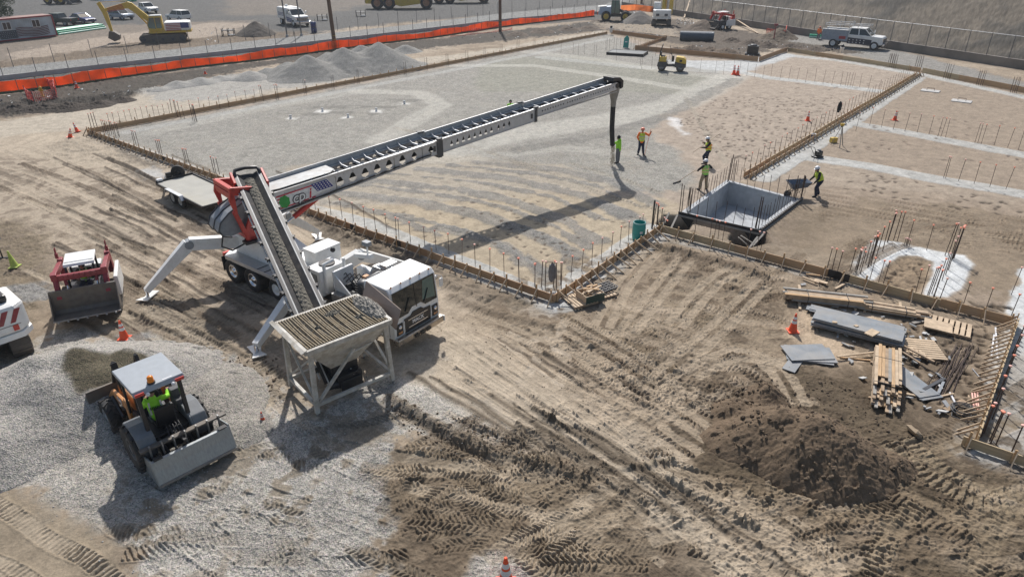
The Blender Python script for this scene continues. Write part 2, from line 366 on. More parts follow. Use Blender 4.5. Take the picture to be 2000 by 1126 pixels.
# ---- soil bays right of the strip wall
paint([(1797, 145), (2300, 230), (2300, 500), (2000, 650), (1960, 636), (1560, 520), (1290, 455), (1360, 420), (1480, 352)], (0.39, 0.32, 0.255), 0.05, 0.15, 0.2, 0.2)
paint([(1560, 400), (1640, 400), (1900, 400), (2100, 450), (2100, 600), (1900, 560), (1600, 520), (1520, 450)], (0.33, 0.265, 0.19), 0.05, 0.6, 2, 1, a=0.6)
paint([(1440, 460), (1640, 500), (1700, 560), (1500, 520), (1300, 462)], (0.37, 0.31, 0.24), 0.05, 0.3, 0.6, 0.5, a=0.6)
# ---- poured footing strips
def strip(pts, wd, a=0.95, col=SLURRY): band(pts, wd*1.25, col, 0.0, a=a, nz=0.25, dz=0.035, sharp=1)
strip([(1655, 240), (1760, 258), (1900, 284), (2100, 322)], 1.3)
strip([(1570, 306), (1700, 325), (1800, 345), (2000, 380), (2200, 418)], 1.3)
strip([(1380, 128), (1500, 152), (1620, 166), (1715, 178)], 1.3)
strip([(1800, 146), (2000, 190), (2200, 230)], 1.2)
strip([(1795, 152), (1700, 214), (1600, 278), (1490, 350)], 1.0)
strip([(1700, 200), (1600, 262), (1480, 335)], 0.8, 0.5)
strip([(1190, 75), (1050, 104), (880, 138), (500, 210), (250, 258)], 0.9, 0.45)
strip([(185, 268), (435, 355), (600, 410), (700, 435), (850, 495), (960, 540), (1085, 590)], 1.1, 0.85, (0.44, 0.45, 0.45))
strip([(1085, 590), (1190, 515), (1285, 452)], 1.4, 0.9)
strip([(1290, 465), (1400, 485), (1500, 510), (1560, 530)], 0.7, 0.6)
strip([(1060, 112), (1250, 132), (1440, 142)], 1.6, 0.5)
strip([(1530, 108), (1640, 118), (1797, 146)], 1.4, 0.85)
paint([(1310, 118), (1440, 118), (1535, 104), (1560, 108), (1450, 142), (1300, 128)], (0.47, 0.48, 0.485), 0.1, 0.5, 0.5, 0.2, a=0.95)
# C-shaped footing
paint([(1672, 500), (1704, 468), (1760, 474), (1830, 490), (1885, 498), (1900, 515), (1880, 560), (1850, 580), (1800, 578), (1818, 540), (1822, 510), (1790, 498), (1755, 500), (1733, 515), (1712, 545), (1680, 560), (1655, 540)], (0.54, 0.55, 0.56), 0.0, 0.12, 0.15, 0.08, dz=0.0)
paint([(1735, 520), (1765, 500), (1812, 508), (1815, 540), (1795, 572), (1760, 566), (1722, 556), (1712, 548)], (0.36, 0.28, 0.20), 0.0, 0.1, 0.15, 0.1, dz=-0.07, rough=0.2)
paint([(1600, 545), (1680, 520), (1700, 560), (1640, 562)], SLURRY, 0.0, 0.3, 0.5, 0.3, a=0.7)
paint([(2000, 525), (1985, 560), (1975, 590), (1950, 605), (2000, 640), (2200, 600), (2200, 480)], (0.52, 0.53, 0.54), 0.0, 0.12, 0.25, 0.15)
paint([(1870, 830), (1895, 815), (1960, 640), (2200, 600), (2300, 900), (2000, 935), (1890, 900), (1848, 872)], (0.47, 0.475, 0.475), 0.05, 0.15, 0.25, 0.15)
paint([(1960, 700), (2200, 650), (2300, 900), (1985, 905), (1930, 850)], (0.40, 0.37, 0.335), 0.05, 0.3, 0.4, 0.2, a=0.8)
paint([(1030, 588), (1085, 606), (1110, 592), (1200, 530), (1150, 535), (1085, 575)], (0.50, 0.50, 0.50), 0.05, 0.15, 0.2, 0.2, a=0.85)
paint([(985, 598), (1075, 602), (1100, 620), (1030, 618)], (0.50, 0.50, 0.50), 0.1, 0.2, 0.3, 0.2, a=0.6)

# ---- yard on the left and foreground
paint([(-200, 290), (60, 262), (180, 262), (435, 350), (600, 405), (1000, 590), (1250, 820), (1500, 1000), (1700, 1200), (1250, 1200), (950, 900), (760, 760), (560, 640), (300, 540), (60, 470), (-200, 430)], (0.45, 0.375, 0.295), 0.05, 1.0, 1.0, 0.4, a=0.75)
paint([(70, 290), (120, 270), (190, 262), (240, 288), (330, 330), (300, 330), (200, 320), (110, 310)], (0.17, 0.145, 0.12), 0.0, 0.5, 0.9, 0.6, a=0.9, rough=0.4, breakup=0.42)
paint([(-200, 440), (40, 430), (90, 480), (95, 560), (60, 640), (-200, 640)], (0.27, 0.215, 0.15), 0.05, 0.6, 0.8, 0.6, a=0.9, rough=0.25)
paint([(220, 600), (330, 590), (440, 620), (420, 720), (300, 700), (200, 660)], (0.33, 0.28, 0.215), 0.1, 0.6, 0.8, 0.6, a=0.7, rough=0.2)
paint([(600, 420), (700, 450), (900, 540), (1030, 590), (1000, 600), (850, 540), (700, 500), (600, 440)], (0.22, 0.18, 0.135), 0.0, 0.35, 0.5, 0.5, a=0.75, rough=0.3)
paint([(900, 560), (1000, 600), (1120, 640), (1260, 600), (1300, 520), (1520, 560), (1560, 620), (1480, 700), (1420, 780), (1250, 780), (1120, 700), (960, 640)], (0.35, 0.285, 0.21), 0.05, 0.6, 0.8, 0.6, a=0.6, rough=0.2)
paint([(1240, 480), (1290, 470), (1560, 545), (1500, 600), (1380, 560), (1250, 540)], (0.27, 0.215, 0.16), 0.0, 0.4, 0.8, 0.7, a=0.75, rough=0.35, breakup=0.4)
paint([(1000, 640), (1120, 650), (1180, 690), (1060, 680)], DARK, 0, 0.3, 0.5, 0.4, a=0.7, rough=0.3, breakup=0.45)
paint([(1560, 590), (1700, 600), (1760, 640), (1700, 710), (1600, 690), (1540, 640)], (0.56, 0.45, 0.34), 0.0, 0.4, 0.4, 0.3, a=1.0)
paint([(1380, 760), (1560, 720), (1720, 740), (1800, 830), (1860, 900), (2100, 960), (2100, 1300), (1500, 1300), (1350, 1050), (1300, 900), (1360, 830)], (0.20, 0.155, 0.105), 0.0, 0.6, 0.8, 0.6, a=0.9, rough=0.2)
paint([(1350, 940), (1460, 920), (1580, 960), (1660, 1010), (1540, 1010), (1420, 980)], DARK, 0, 0.4, 0.6, 0.6, a=0.8, rough=0.35, breakup=0.42)
paint([(1660, 1040), (1760, 1060), (1760, 1130), (1660, 1120)], DARK, 0, 0.4, 0.6, 0.6, a=0.7, rough=0.35, breakup=0.42)
paint([(1280, 880), (1400, 940), (1560, 1010), (1640, 1080), (1560, 1100), (1400, 1000), (1260, 930)], (0.40, 0.33, 0.25), 0.0, 0.3, 0.5, 0.3, a=0.5)
paint([(730, 870), (900, 850), (1050, 880), (1200, 940), (1400, 1060), (1500, 1250), (740, 1250), (720, 1000)], (0.26, 0.205, 0.15), 0.0, 0.4, 0.5, 0.4, a=0.9, rough=0.15)
paint([(1100, 640), (1420, 720), (1400, 800), (1280, 870), (1180, 800)], (0.24, 0.19, 0.14), 0.0, 0.5, 0.8, 0.6, a=0.75, rough=0.25)
# damp brown churned patches over the yard
paint([(880, 600), (1100, 500), (1300, 475), (1560, 545), (1560, 640), (1460, 760), (1380, 900), (1200, 830), (1000, 690)], (0.215, 0.165, 0.118), 0.0, 0.8, 1.6, 1.0, a=0.85, breakup=0.50)
paint([(1300, 880), (1700, 700), (2050, 760), (2050, 1250), (1500, 1250)], (0.16, 0.122, 0.085), 0.0, 0.8, 1.6, 1.0, a=0.85, breakup=0.50)
paint([(730, 870), (1000, 860), (1300, 960), (1500, 1250), (740, 1250)], (0.19, 0.145, 0.105), 0.0, 0.6, 1.2, 1.0, a=0.8, breakup=0.50)
paint([(-100, 300), (200, 300), (560, 420), (560, 640), (300, 660), (-100, 560)], (0.24, 0.19, 0.145), 0.0, 0.8, 1.4, 1.0, a=0.7, breakup=0.56)
paint([(1650, 640), (1960, 650), (1900, 850), (1780, 830), (1690, 760)], (0.26, 0.205, 0.15), 0.0, 0.5, 1.0, 0.8, a=0.8, breakup=0.42)
paint([(1300, 470), (1560, 520), (1640, 420), (1560, 400)], (0.25, 0.20, 0.145), 0.0, 0.6, 1.0, 0.8, a=0.6, breakup=0.45)
# crushed stone: pale apron left front
STONE = (0.455, 0.43, 0.395)
paint([(-200, 690), (100, 650), (300, 660), (420, 700), (500, 770), (620, 800), (740, 740), (860, 700), (900, 800), (780, 850), (730, 900), (720, 1000), (760, 1126), (760, 1250), (240, 1250), (235, 1100), (180, 1030), (60, 950), (-200, 900)], STONE, 1.0, 0.35, 1.1, 0.9, rough=0.02)
paint([(780, 790), (860, 760), (1000, 830), (1030, 880), (900, 870)], STONE, 0.9, 0.4, 0.6, 0.5, a=0.8)
paint([(930, 1085), (990, 1080), (1040, 1100), (1030, 1160), (940, 1180), (920, 1120)], STONE, 0.9, 0.15, 0.25, 0.2, a=0.9)
paint([(180, 1010), (240, 1020), (330, 960), (420, 930), (380, 1010), (330, 1060), (240, 1100)], (0.25, 0.20, 0.145), 0.2, 0.3, 0.6, 0.6, a=0.85, breakup=0.5)
paint([(420, 730), (520, 720), (620, 740), (560, 790), (470, 800), (430, 770)], (0.30, 0.255, 0.20), 0.4, 0.3, 0.5, 0.6, a=0.8, breakup=0.45, rough=0.2)
paint([(390, 880), (470, 850), (520, 870), (480, 920), (400, 930)], (0.30, 0.25, 0.19), 0.2, 0.2, 0.4, 0.4, a=0.8)
paint([(640, 830), (720, 820), (760, 850), (690, 870)], (0.27, 0.22, 0.16), 0.2, 0.2, 0.4, 0.4, a=0.7)
paint([(20, 560), (90, 550), (100, 580), (40, 590)], (0.33, 0.33, 0.33), 0.7, 0.2, 0.3, 0.3, a=0.8)
paint([(225, 655), (290, 650), (300, 675), (230, 680)], (0.36, 0.35, 0.34), 0.7, 0.2, 0.3, 0.3, a=0.8)
paint([(260, 335), (300, 325), (330, 345), (280, 355)], (0.45, 0.45, 0.45), 0.3, 0.3, 0.4, 0.3, a=0.8)

# ---- tyre and crawler tracks
def track(pts, wd=0.45, kind='chev', depth=0.03, pitch=0.16, col=None, a=0.5, side=0.02, world=False, brk=0.0):
    pw = [Vector(p) for p in pts] if world else [Vector(P(x, y)) for x, y in pts]
    s0 = 0.0
    for i in range(len(pw)-1):
        A, B = pw[i], pw[i+1]; L = (B-A).length
        if L < 1e-4: continue
        ex, ey = (B-A)/L; sl = sub([A, B], wd*1.2)
        X, Y = GX[sl], GY[sl]
        s = (X-A.x)*ex+(Y-A.y)*ey; d = -(X-A.x)*ey+(Y-A.y)*ex
        k = (s > -0.001) & (s <= L)
        ad = np.abs(d)/(wd/2)
        ins = (1-sstep(0.85, 1.05, ad))*k
        q = (s+s0)+0.16*N_mid[sl]+0.07*N_sm[sl]+0.02*N_fine[sl]; d = d+0.10*N_sm[sl]; ad = np.abs(d)/(wd/2)
        fade = FADE[sl]
        if kind == 'chev': ph = (q+0.62*np.abs(d))/pitch
        elif kind == 'bar': ph = q/pitch
        elif kind == 'slant': ph = (q+0.8*d)/pitch
        else: ph = None
        if ph is not None:
            wv = np.abs((ph % 1)-0.5)*2
            lug = sstep(0.35, 0.65, wv+0.35*N_fine[sl])*np.clip(0.95+1.5*N_mid[sl]+0.8*N_sm[sl], 0.2, 1.4)
            if kind == 'chev': lug = lug*sstep(0.04, 0.12, ad)
        elif kind == 'line': lug = sstep(0.3, 0.7, np.abs(((d/0.055) % 1)-0.5)*2)*0.5
        else: lug = 0.0
        keep = ins
        if brk > 0: keep = ins*sstep(brk-0.15, brk+0.1, N_mid[sl]+0.5+0.4*N_sm[sl])
        GT[sl] = GT[sl]*(1-keep)+keep*(-depth*0.5+lug*depth*1.0)
        rim = np.exp(-((ad-1.12)/0.14)**2)*k
        GZ[sl] += rim*side*(0.6+1.6*N_sm[sl])
        if col is not None:
            c = GC[sl]; mm = keep*a
            for ch in range(3): c[..., ch] += (col[ch]-c[..., ch])*mm
        s0 += L
def wob(pts, amp=0.15, n=5, seed=0):
    """world polyline through photo points, resampled with a gentle wander"""
    r = random.Random(seed); pw = [Vector(P(x, y)) for x, y in pts]; out = []
    for i in range(len(pw)-1):
        for k in range(n):
            t = k/n
            p0 = pw[max(i-1, 0)]; p1 = pw[i]; p2 = pw[i+1]; p3 = pw[min(i+2, len(pw)-1)]
            q = 0.5*((2*p1)+(p2-p0)*t+(2*p0-5*p1+4*p2-p3)*t*t+(3*p1-p0-3*p2+p3)*t*t*t)
            out.append(q+Vector((r.uniform(-amp, amp), r.uniform(-amp, amp)))*0.3)
    out.append(pw[-1]); return out
def shift(pw, off):
    res = []
    for i, p in enumerate(pw):
        t = (pw[min(i+1, len(pw)-1)]-pw[max(i-1, 0)]).normalized(); res.append(p+Vector((-t.y, t.x))*off)
    return res
DRY = (0.47, 0.395, 0.31); WET = (0.20, 0.155, 0.115)
# the haul lanes from the upper left, past the truck
rt = random.Random(11)
for k in range(34):
    x0 = rt.uniform(-60, 330); y0 = 300+rt.uniform(-30, 230)-x0*0.05
    L = rt.uniform(220, 620); sl_ = 0.42+rt.uniform(-0.08, 0.12)
    pts = [(x0, y0), (x0+L*0.33, y0+L*0.33*sl_*0.85), (x0+L*0.66, y0+L*0.66*sl_), (x0+L, y0+L*sl_*1.12)]
    kd = rt.choice(['chev', 'slant', 'rut', 'chev', 'rut'])
    track(wob(pts, 0.2, 4, k), rt.uniform(0.28, 0.5), kd, rt.uniform(0.03, 0.06), rt.uniform(0.12, 0.2), rt.choice([DRY, WET, WET, None]), rt.uniform(0.3, 0.7), rt.uniform(0.02, 0.06), True, brk=rt.uniform(0.2, 0.55))
# lanes right of the cab running down to the right
for k in range(40):
    x0 = rt.uniform(820, 1150); y0 = 600+rt.uniform(0, 230)+(x0-820)*0.25
    L = rt.uniform(180, 560); sl_ = 0.66+rt.uniform(-0.1, 0.12)
    pts = [(x0, y0), (x0+L*0.5, y0+L*0.5*sl_), (x0+L, y0+L*sl_*1.08)]
    kd = rt.choice(['chev', 'rut', 'rut', 'line', 'slant'])
    track(wob(pts, 0.15, 4, 100+k), rt.uniform(0.2, 0.45), kd, rt.uniform(0.02, 0.05), rt.uniform(0.1, 0.16), rt.choice([DRY, WET, DRY, None]), rt.uniform(0.3, 0.6), rt.uniform(0.01, 0.04), True, brk=rt.uniform(0.2, 0.5))
for pts in ([(960, 650), (1080, 740), (1230, 850), (1300, 900)], [(1105, 620), (1090, 700), (1180, 790), (1290, 870)], [(1075, 660), (1100, 720), (1090, 760)], [(990, 650), (1050, 690), (1010, 760)],
            [(1000, 690), (1060, 660), (1100, 680), (1110, 720)]):
    track(wob(pts, 0.03, 5, 5), 0.34, 'line', 0.02, 0.1, (0.52, 0.45, 0.37), 0.8, 0.008, True)
# herringbone field in the front centre
for k in range(75):
    x0 = rt.uniform(700, 1150); y0 = rt.uniform(870, 1130); ang = rt.choice([rt.uniform(-0.3, 0.2), rt.uniform(0.35, 0.75), rt.uniform(-0.9, -0.5)])
    L = rt.uniform(120, 330)
    pts = [(x0, y0), (x0+L*0.5*math.cos(ang), y0+L*0.5*math.sin(ang)*0.8+rt.uniform(-15, 15)), (x0+L*math.cos(ang), y0+L*math.sin(ang)*0.8+rt.uniform(-30, 30))]
    track(wob(pts, 0.05, 3, 200+k), rt.uniform(0.38, 0.55), 'chev', rt.uniform(0.035, 0.06), rt.uniform(0.11, 0.15), rt.choice([(0.30, 0.24, 0.175), (0.23, 0.18, 0.13), DRY]), rt.uniform(0.3, 0.6), 0.015, True, brk=rt.uniform(0.1, 0.45))
# second herringbone field above the spoil heap
for k in range(85):
    x0 = rt.uniform(1090, 1480); y0 = rt.uniform(500, 820); ang = rt.choice([rt.uniform(0.2, 0.9), rt.uniform(-0.8, -0.2), rt.uniform(0.1, 0.5)])
    L = rt.uniform(80, 230)
    pts = [(x0, y0), (x0+L*0.5*math.cos(ang), y0+L*0.5*math.sin(ang)*0.8+rt.uniform(-10, 10)), (x0+L*math.cos(ang), y0+L*math.sin(ang)*0.8+rt.uniform(-20, 20))]
    track(wob(pts, 0.05, 3, 300+k), rt.uniform(0.38, 0.55), 'chev', rt.uniform(0.035, 0.06), rt.uniform(0.13, 0.18), rt.choice([PALE, DRY, MUD, (0.36, 0.29, 0.21)]), rt.uniform(0.3, 0.65), 0.02, True, brk=rt.uniform(0.1, 0.5))
# long pale sweeping wheel marks over the churned yard
for k, pts in enumerate(([(1190, 640), (1230, 560), (1285, 495)], [(1240, 650), (1300, 570), (1350, 510)], [(1330, 640), (1400, 560), (1450, 530)], [(1290, 760), (1400, 660), (1500, 560)], [(1060, 640), (1160, 720), (1290, 800), (1380, 860)], [(1100, 625), (1220, 700), (1330, 790)], [(880, 640), (1060, 720), (1240, 830), (1340, 900)], [(900, 620), (1100, 700), (1300, 810)], [(1360, 740), (1440, 700), (1500, 720), (1540, 790)], [(1650, 1126), (1560, 1020), (1420, 950), (1300, 900)])):
    for o_ in (0, 0.55): track(shift(wob(pts, 0.05, 6, 60+k), o_), 0.36, 'chev' if k % 2 else 'line', 0.03, 0.13, (0.46, 0.385, 0.30), 0.75, 0.02, True, brk=0.2)
# big lug tracks at the lower right
for k in range(46):
    x0 = rt.uniform(1250, 1900); y0 = rt.uniform(880, 1130); ang = rt.choice([rt.uniform(0.3, 0.7), rt.uniform(0.0, 0.3), rt.uniform(-0.6, -0.3)])
    L = rt.uniform(150, 380)
    pts = [(x0, y0), (x0+L*0.5, y0+L*0.5*math.tan(ang)*0.8), (x0+L, y0+L*math.tan(ang)*0.8+rt.uniform(-30, 30))]
    track(wob(pts, 0.05, 3, 400+k), rt.uniform(0.4, 0.55), rt.choice(['chev', 'bar', 'chev', 'rut', 'slant']), rt.uniform(0.03, 0.06), rt.uniform(0.14, 0.2), rt.choice([(0.34, 0.27, 0.19), (0.27, 0.21, 0.15), DRY]), rt.uniform(0.3, 0.6), 0.025, True, brk=rt.uniform(0.15, 0.5))
for off in (0, 0.62):
    track(shift(wob([(1730, 860), (1810, 930), (1900, 980), (2030, 1010)], 0.02, 5, 9), off), 0.5, 'bar', 0.05, 0.2, (0.38, 0.31, 0.22), 0.6, 0.02, True)
for q in ([(1700, 1130), (1740, 1040), (1790, 990)], [(1900, 1130), (1930, 1060), (1960, 1010)]):
    track(wob(q, 0.02, 5, 9), 0.55, 'bar', 0.055, 0.17, (0.37, 0.30, 0.215), 0.6, 0.02, True)
# wheel marks and brown fines through the stone apron
for q, bk in (([(480, 840), (760, 830), (760, 1010), (640, 1100), (430, 1060), (380, 960)], 0.60), ([(180, 930), (430, 900), (420, 1040), (260, 1090)], 0.52), ([(560, 790), (740, 770), (860, 800), (740, 880), (600, 860)], 0.50), ([(380, 700), (560, 700), (560, 800), (400, 800)], 0.48)):
    paint(q, (0.27, 0.225, 0.17), 0.25, 0.4, 1.2, 1.0, a=0.8, breakup=bk)
for k in range(26):
    x0 = rt.uniform(200, 620); y0 = rt.uniform(840, 1100); ang = rt.choice([rt.uniform(-0.3, 0.3), rt.uniform(0.4, 0.8)]); L = rt.uniform(120, 320)
    track(wob([(x0, y0), (x0+L*0.5, y0+L*0.5*math.tan(ang)*0.8), (x0+L, y0+L*math.tan(ang)*0.8+rt.uniform(-20, 20))], 0.05, 3, 900+k), rt.uniform(0.35, 0.5), rt.choice(['chev', 'rut', 'slant']), rt.uniform(0.03, 0.05), 0.14, rt.choice([None, (0.28, 0.24, 0.19), None]), 0.4, 0.03, True, brk=rt.uniform(0.35, 0.55))
# rubber crawler prints at the lower left corner
paint([(-300, 930), (0, 945), (100, 990), (240, 1060), (240, 1250), (-300, 1250)], (0.33, 0.27, 0.20), 0.0, 0.3, 0.3, 0.3, a=0.9)
for off in (0.0, 1.25):
    base = shift(wob([(-60, 960), (20, 1000), (90, 1050), (170, 1090), (230, 1140)], 0.02, 5, 3), -off)
    track(base, 0.42, 'bar', 0.055, 0.15, (0.42, 0.35, 0.27), 0.7, 0.02, True)
track(wob([(-60, 1080), (20, 1110), (90, 1160)], 0.02, 5, 3), 0.42, 'bar', 0.055, 0.15, (0.42, 0.35, 0.27), 0.7, 0.02, True)
# crawler prints around the skid steer and through the left yard
for k in range(20):
    x0 = rt.uniform(180, 420); y0 = rt.uniform(470, 660); L = rt.uniform(100, 260)
    track(wob([(x0, y0), (x0+L*0.5, y0+L*0.25), (x0+L, y0+L*0.55)], 0.1, 3, 500+k), 0.45, 'bar', 0.045, rt.uniform(0.14, 0.2), rt.choice([DRY, MUD, None]), 0.45, 0.02, True, brk=rt.uniform(0.2, 0.5))
# curved tread marks in the right bay, and over the pad
for k in range(14):
    o = k*9-40
    track(wob([(1610, 560+o*0.35), (1660, 500+o*0.55), (1760, 458+o*0.35), (1900, 440+o*0.5), (2100, 460+o*0.6)], 0.1, 4, 600+k), 0.5, rt.choice(['bar', 'chev', 'slant']), 0.04, 0.22, rt.choice([MUD, (0.30, 0.24, 0.18), None]), 0.5, 0.03, True, brk=rt.uniform(0.3, 0.55))
for k in range(8):
    track(wob([(1600, 372+k*8), (1700, 385+k*9), (1850, 410+k*10), (2100, 450+k*12)], 0.2, 4, 640+k), 0.5, 'chev', 0.035, 0.2, MUD, 0.35, 0.03, True, brk=rt.uniform(0.35, 0.55))
for pts in ([(1000, 318), (1090, 345), (1190, 385), (1300, 415)], [(1110, 318), (1200, 345), (1290, 378)], [(770, 250), (900, 280), (1050, 330)], [(1340, 190), (1380, 260), (1420, 320)]):
    track(wob(pts, 0.05, 5, 8), 0.5, 'chev', 0.05, 0.25, (0.40, 0.36, 0.30), 0.4, 0.02, True, brk=0.3)
# footprints over the soft soil (pink bay)
rf = random.Random(5)
def prints(poly, n, size=0.16, depth=0.07, col=None):
    pw = [P(x, y) for x, y in poly]; xs = [p[0] for p in pw]; ys = [p[1] for p in pw]; c = 0
    while c < n:
        x, y = rf.uniform(min(xs), max(xs)), rf.uniform(min(ys), max(ys)); c += 1
        if sdist(np.array([[x]]), np.array([[y]]), pw)[0, 0] > 0: continue
        a = rf.uniform(0, PI); s = sub([(x, y)], size*1.6); X, Y = GX[s]-x, GY[s]-y
        u = X*math.cos(a)+Y*math.sin(a); v = -X*math.sin(a)+Y*math.cos(a)
        g = np.exp(-((u/size)**2+(v/(size*0.5))**2)**1.5)
        GZ[s] -= depth*g
        if col is not None:
            cc = GC[s]
            for ch in range(3): cc[..., ch] += (col[ch]*0.75-cc[..., ch])*g*0.9
prints([(1320, 235), (1400, 190), (1640, 190), (1660, 215), (1480, 320), (1400, 300)], 700, 0.15, 0.08, (0.15, 0.11, 0.085))
prints([(640, 395), (860, 400), (1000, 380), (1250, 400), (1270, 450), (1090, 580), (900, 500)], 180, 0.13, 0.045, (0.28, 0.22, 0.17))
prints([(1740, 520), (1810, 510), (1800, 560), (1730, 555)], 40, 0.14, 0.05, (0.24, 0.18, 0.13))
prints([(1820, 580), (1980, 600), (1960, 625), (1800, 600)], 120, 0.16, 0.06, (0.22, 0.17, 0.12))
prints([(1690, 330), (2000, 400), (2000, 430), (1640, 370)], 90, 0.2, 0.05, (0.22, 0.17, 0.13))
prints([(1500, 160), (1780, 150), (1680, 215), (1480, 205)], 60, 0.2, 0.05, (0.24, 0.18, 0.14))
prints([(1680, 620), (1960, 640), (1900, 830), (1780, 800)], 500, 0.13, 0.05, (0.25, 0.19, 0.135))
prints([(1700, 210), (2000, 240), (2000, 330), (1600, 290)], 60, 0.2, 0.05, (0.28, 0.21, 0.17))
# ridges: torn furrows
def ridge(pts, wd, h, col=None, a=0.7, seed=0):
    pw = wob(pts, 0.2, 5, seed)
    for i in range(len(pw)-1):
        A, B = pw[i], pw[i+1]; L = (B-A).length; ex, ey = (B-A)/L; s = sub([A, B], wd*1.5); X, Y = GX[s], GY[s]
        u = (X-A.x)*ex+(Y-A.y)*ey; d = -(X-A.x)*ey+(Y-A.y)*ex+0.25*N_mid[s]
        k = (u > 0) & (u <= L); g = np.exp(-(d/(wd*0.5))**2)*k
        GZ[s] += g*h*(0.75+0.9*N_sm[s]+0.9*N_mid[s]+0.25*N_fine[s])
        if col is not None:
            cc = GC[s]
            for ch in range(3): cc[..., ch] += (col[ch]-cc[..., ch])*g*a
ridge([(760, 778), (850, 830), (960, 880), (1050, 905), (1150, 935)], 0.42, 0.20, (0.24, 0.19, 0.14), seed=1)
ridge([(770, 800), (870, 856), (980, 915)], 0.3, -0.13, (0.21, 0.165, 0.12), seed=2)
ridge([(905, 822), (960, 845), (1020, 872)], 0.3, 0.13, (0.25, 0.2, 0.15), seed=3)
ridge([(1180, 920), (1250, 910), (1310, 895)], 0.22, 0.10, (0.28, 0.23, 0.17), seed=4)
ridge([(1300, 930), (1400, 985), (1480, 1030)], 0.3, 0.13, (0.25, 0.2, 0.145), seed=5)
ridge([(1330, 980), (1440, 1060), (1540, 1126)], 0.28, -0.10, (0.21, 0.165, 0.12), seed=6)
ridge([(1100, 900), (1260, 975), (1330, 1020)], 0.35, 0.08, (0.27, 0.21, 0.155), seed=7)
ridge([(600, 430), (720, 480), (860, 545), (960, 585)], 0.7, 0.14, (0.25, 0.2, 0.15), seed=8)
ridge([(1260, 478), (1330, 492), (1420, 515), (1500, 545)], 0.5, 0.15, (0.25, 0.195, 0.145), seed=9)
ridge([(880, 575), (960, 610), (1080, 640)], 0.5, 0.08, (0.25, 0.2, 0.15), seed=10)
for k in range(26):
    x0 = rt.uniform(100, 480); y0 = rt.uniform(300, 640); L = rt.uniform(40, 150)
    ridge([(x0, y0), (x0+L*0.5, y0+L*0.24), (x0+L, y0+L*0.5)], rt.uniform(0.12, 0.25), rt.choice([0.08, 0.1, -0.07]), (0.21, 0.17, 0.125), 0.75, 700+k)
for k in range(18):
    x0 = rt.uniform(860, 1250); y0 = rt.uniform(620, 760)+(x0-860)*0.3; L = rt.uniform(40, 120)
    ridge([(x0, y0), (x0+L*0.5, y0+L*0.33), (x0+L, y0+L*0.68)], rt.uniform(0.1, 0.2), rt.choice([0.06, -0.06]), (0.23, 0.18, 0.135), 0.75, 740+k)
# smooth pale driving lanes where the tread marks are ironed out
for q in ([(700, 700), (870, 640), (1000, 700), (1180, 800), (1300, 885), (1180, 918), (980, 830), (850, 770)], [(1200, 925), (1310, 900), (1400, 960), (1600, 1075), (1800, 1200), (1480, 1200), (1300, 1020)], [(60, 262), (170, 262), (300, 330), (180, 330), (40, 300)]):
    s_, m_ = region(q, 0.35, 0.5, 0.2); GT[s_] *= 1-0.85*m_; GZ[s_] -= 0.01*m_
    paint(q, (0.47, 0.395, 0.31), 0.02, 0.35, 0.5, 0.3, a=0.75)
for k in range(16):
    x0 = rt.uniform(760, 1250); y0 = 690+(x0-760)*0.42+rt.uniform(-30, 30); L = rt.uniform(120, 420)
    ridge([(x0, y0), (x0+L*0.5, y0+L*0.31), (x0+L, y0+L*0.65)], rt.uniform(0.10, 0.24), rt.choice([0.05, -0.05, 0.06, -0.06]), (0.19, 0.15, 0.11), 0.8, 800+k)
for k in range(30):
    x0 = rt.uniform(60, 560); y0 = 290+rt.uniform(0, 300); L = rt.uniform(60, 240)
    ridge([(x0, y0), (x0+L*0.5, y0+L*0.22), (x0+L, y0+L*0.50)], rt.uniform(0.10, 0.22), rt.choice([0.08, 0.10, -0.09]), (0.16, 0.125, 0.095), 0.85, 840+k)
GT *= np.clip(0.5+3.0*(N_mid*0.8+N_sm*0.6+0.12), 0.2, 1.15)
GZ += GT
# excavation round the concrete pit, and the void inside it
PIT = [P(1340, 418), P(1476, 449), P(1552, 392), P(1424, 358)]
PC = Vector((sum(p[0] for p in PIT)/4, sum(p[1] for p in PIT)/4))
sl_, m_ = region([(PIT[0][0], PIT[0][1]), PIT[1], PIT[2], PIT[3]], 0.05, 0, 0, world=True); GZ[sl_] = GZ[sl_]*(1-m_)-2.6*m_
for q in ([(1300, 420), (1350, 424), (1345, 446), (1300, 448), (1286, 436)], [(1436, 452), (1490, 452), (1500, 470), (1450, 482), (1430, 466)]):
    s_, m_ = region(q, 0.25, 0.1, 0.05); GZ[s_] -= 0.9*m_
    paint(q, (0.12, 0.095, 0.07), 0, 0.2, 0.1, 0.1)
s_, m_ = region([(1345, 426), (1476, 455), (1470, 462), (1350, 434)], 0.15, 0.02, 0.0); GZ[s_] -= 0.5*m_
# slope beyond the retaining wall on the right
W0, W1 = Vector(P(1215, 14)), Vector(P(2010, 138))
wd_ = (W1-W0).normalized(); wn = Vector((-wd_.y, wd_.x))
if wn.dot(Vector((1, 1))) < 0: wn = -wn
dW = (GX-W0.x)*wn.x+(GY-W0.y)*wn.y
rise = np.maximum(dW-0.4, 0)
along = (GX-W0.x)*wd_.x+(GY-W0.y)*wd_.y
up = sstep(-30, 25, along)
GZ += np.where(dW > 0.3, (0.5+0.42*np.minimum(rise, 60))*up+0.35*N_mid*up+0.2*N_sm*up+0.5*N_big*up, 0)
mh = sstep(0.2, 0.6, dW)*sstep(-6, 6, along)
hc = [0.165, 0.14, 0.112]; h2 = [0.088, 0.080, 0.070]
mixh = sstep(-0.1, 0.22, N_big+0.5*N_mid)
for k in range(3):
    cc = hc[k]*(1-mixh)+h2[k]*mixh
    GC[..., k] += (cc*(1+0.35*N_sm+0.4*N_fine)-GC[..., k])*mh
GC[..., 3] *= (1-mh)
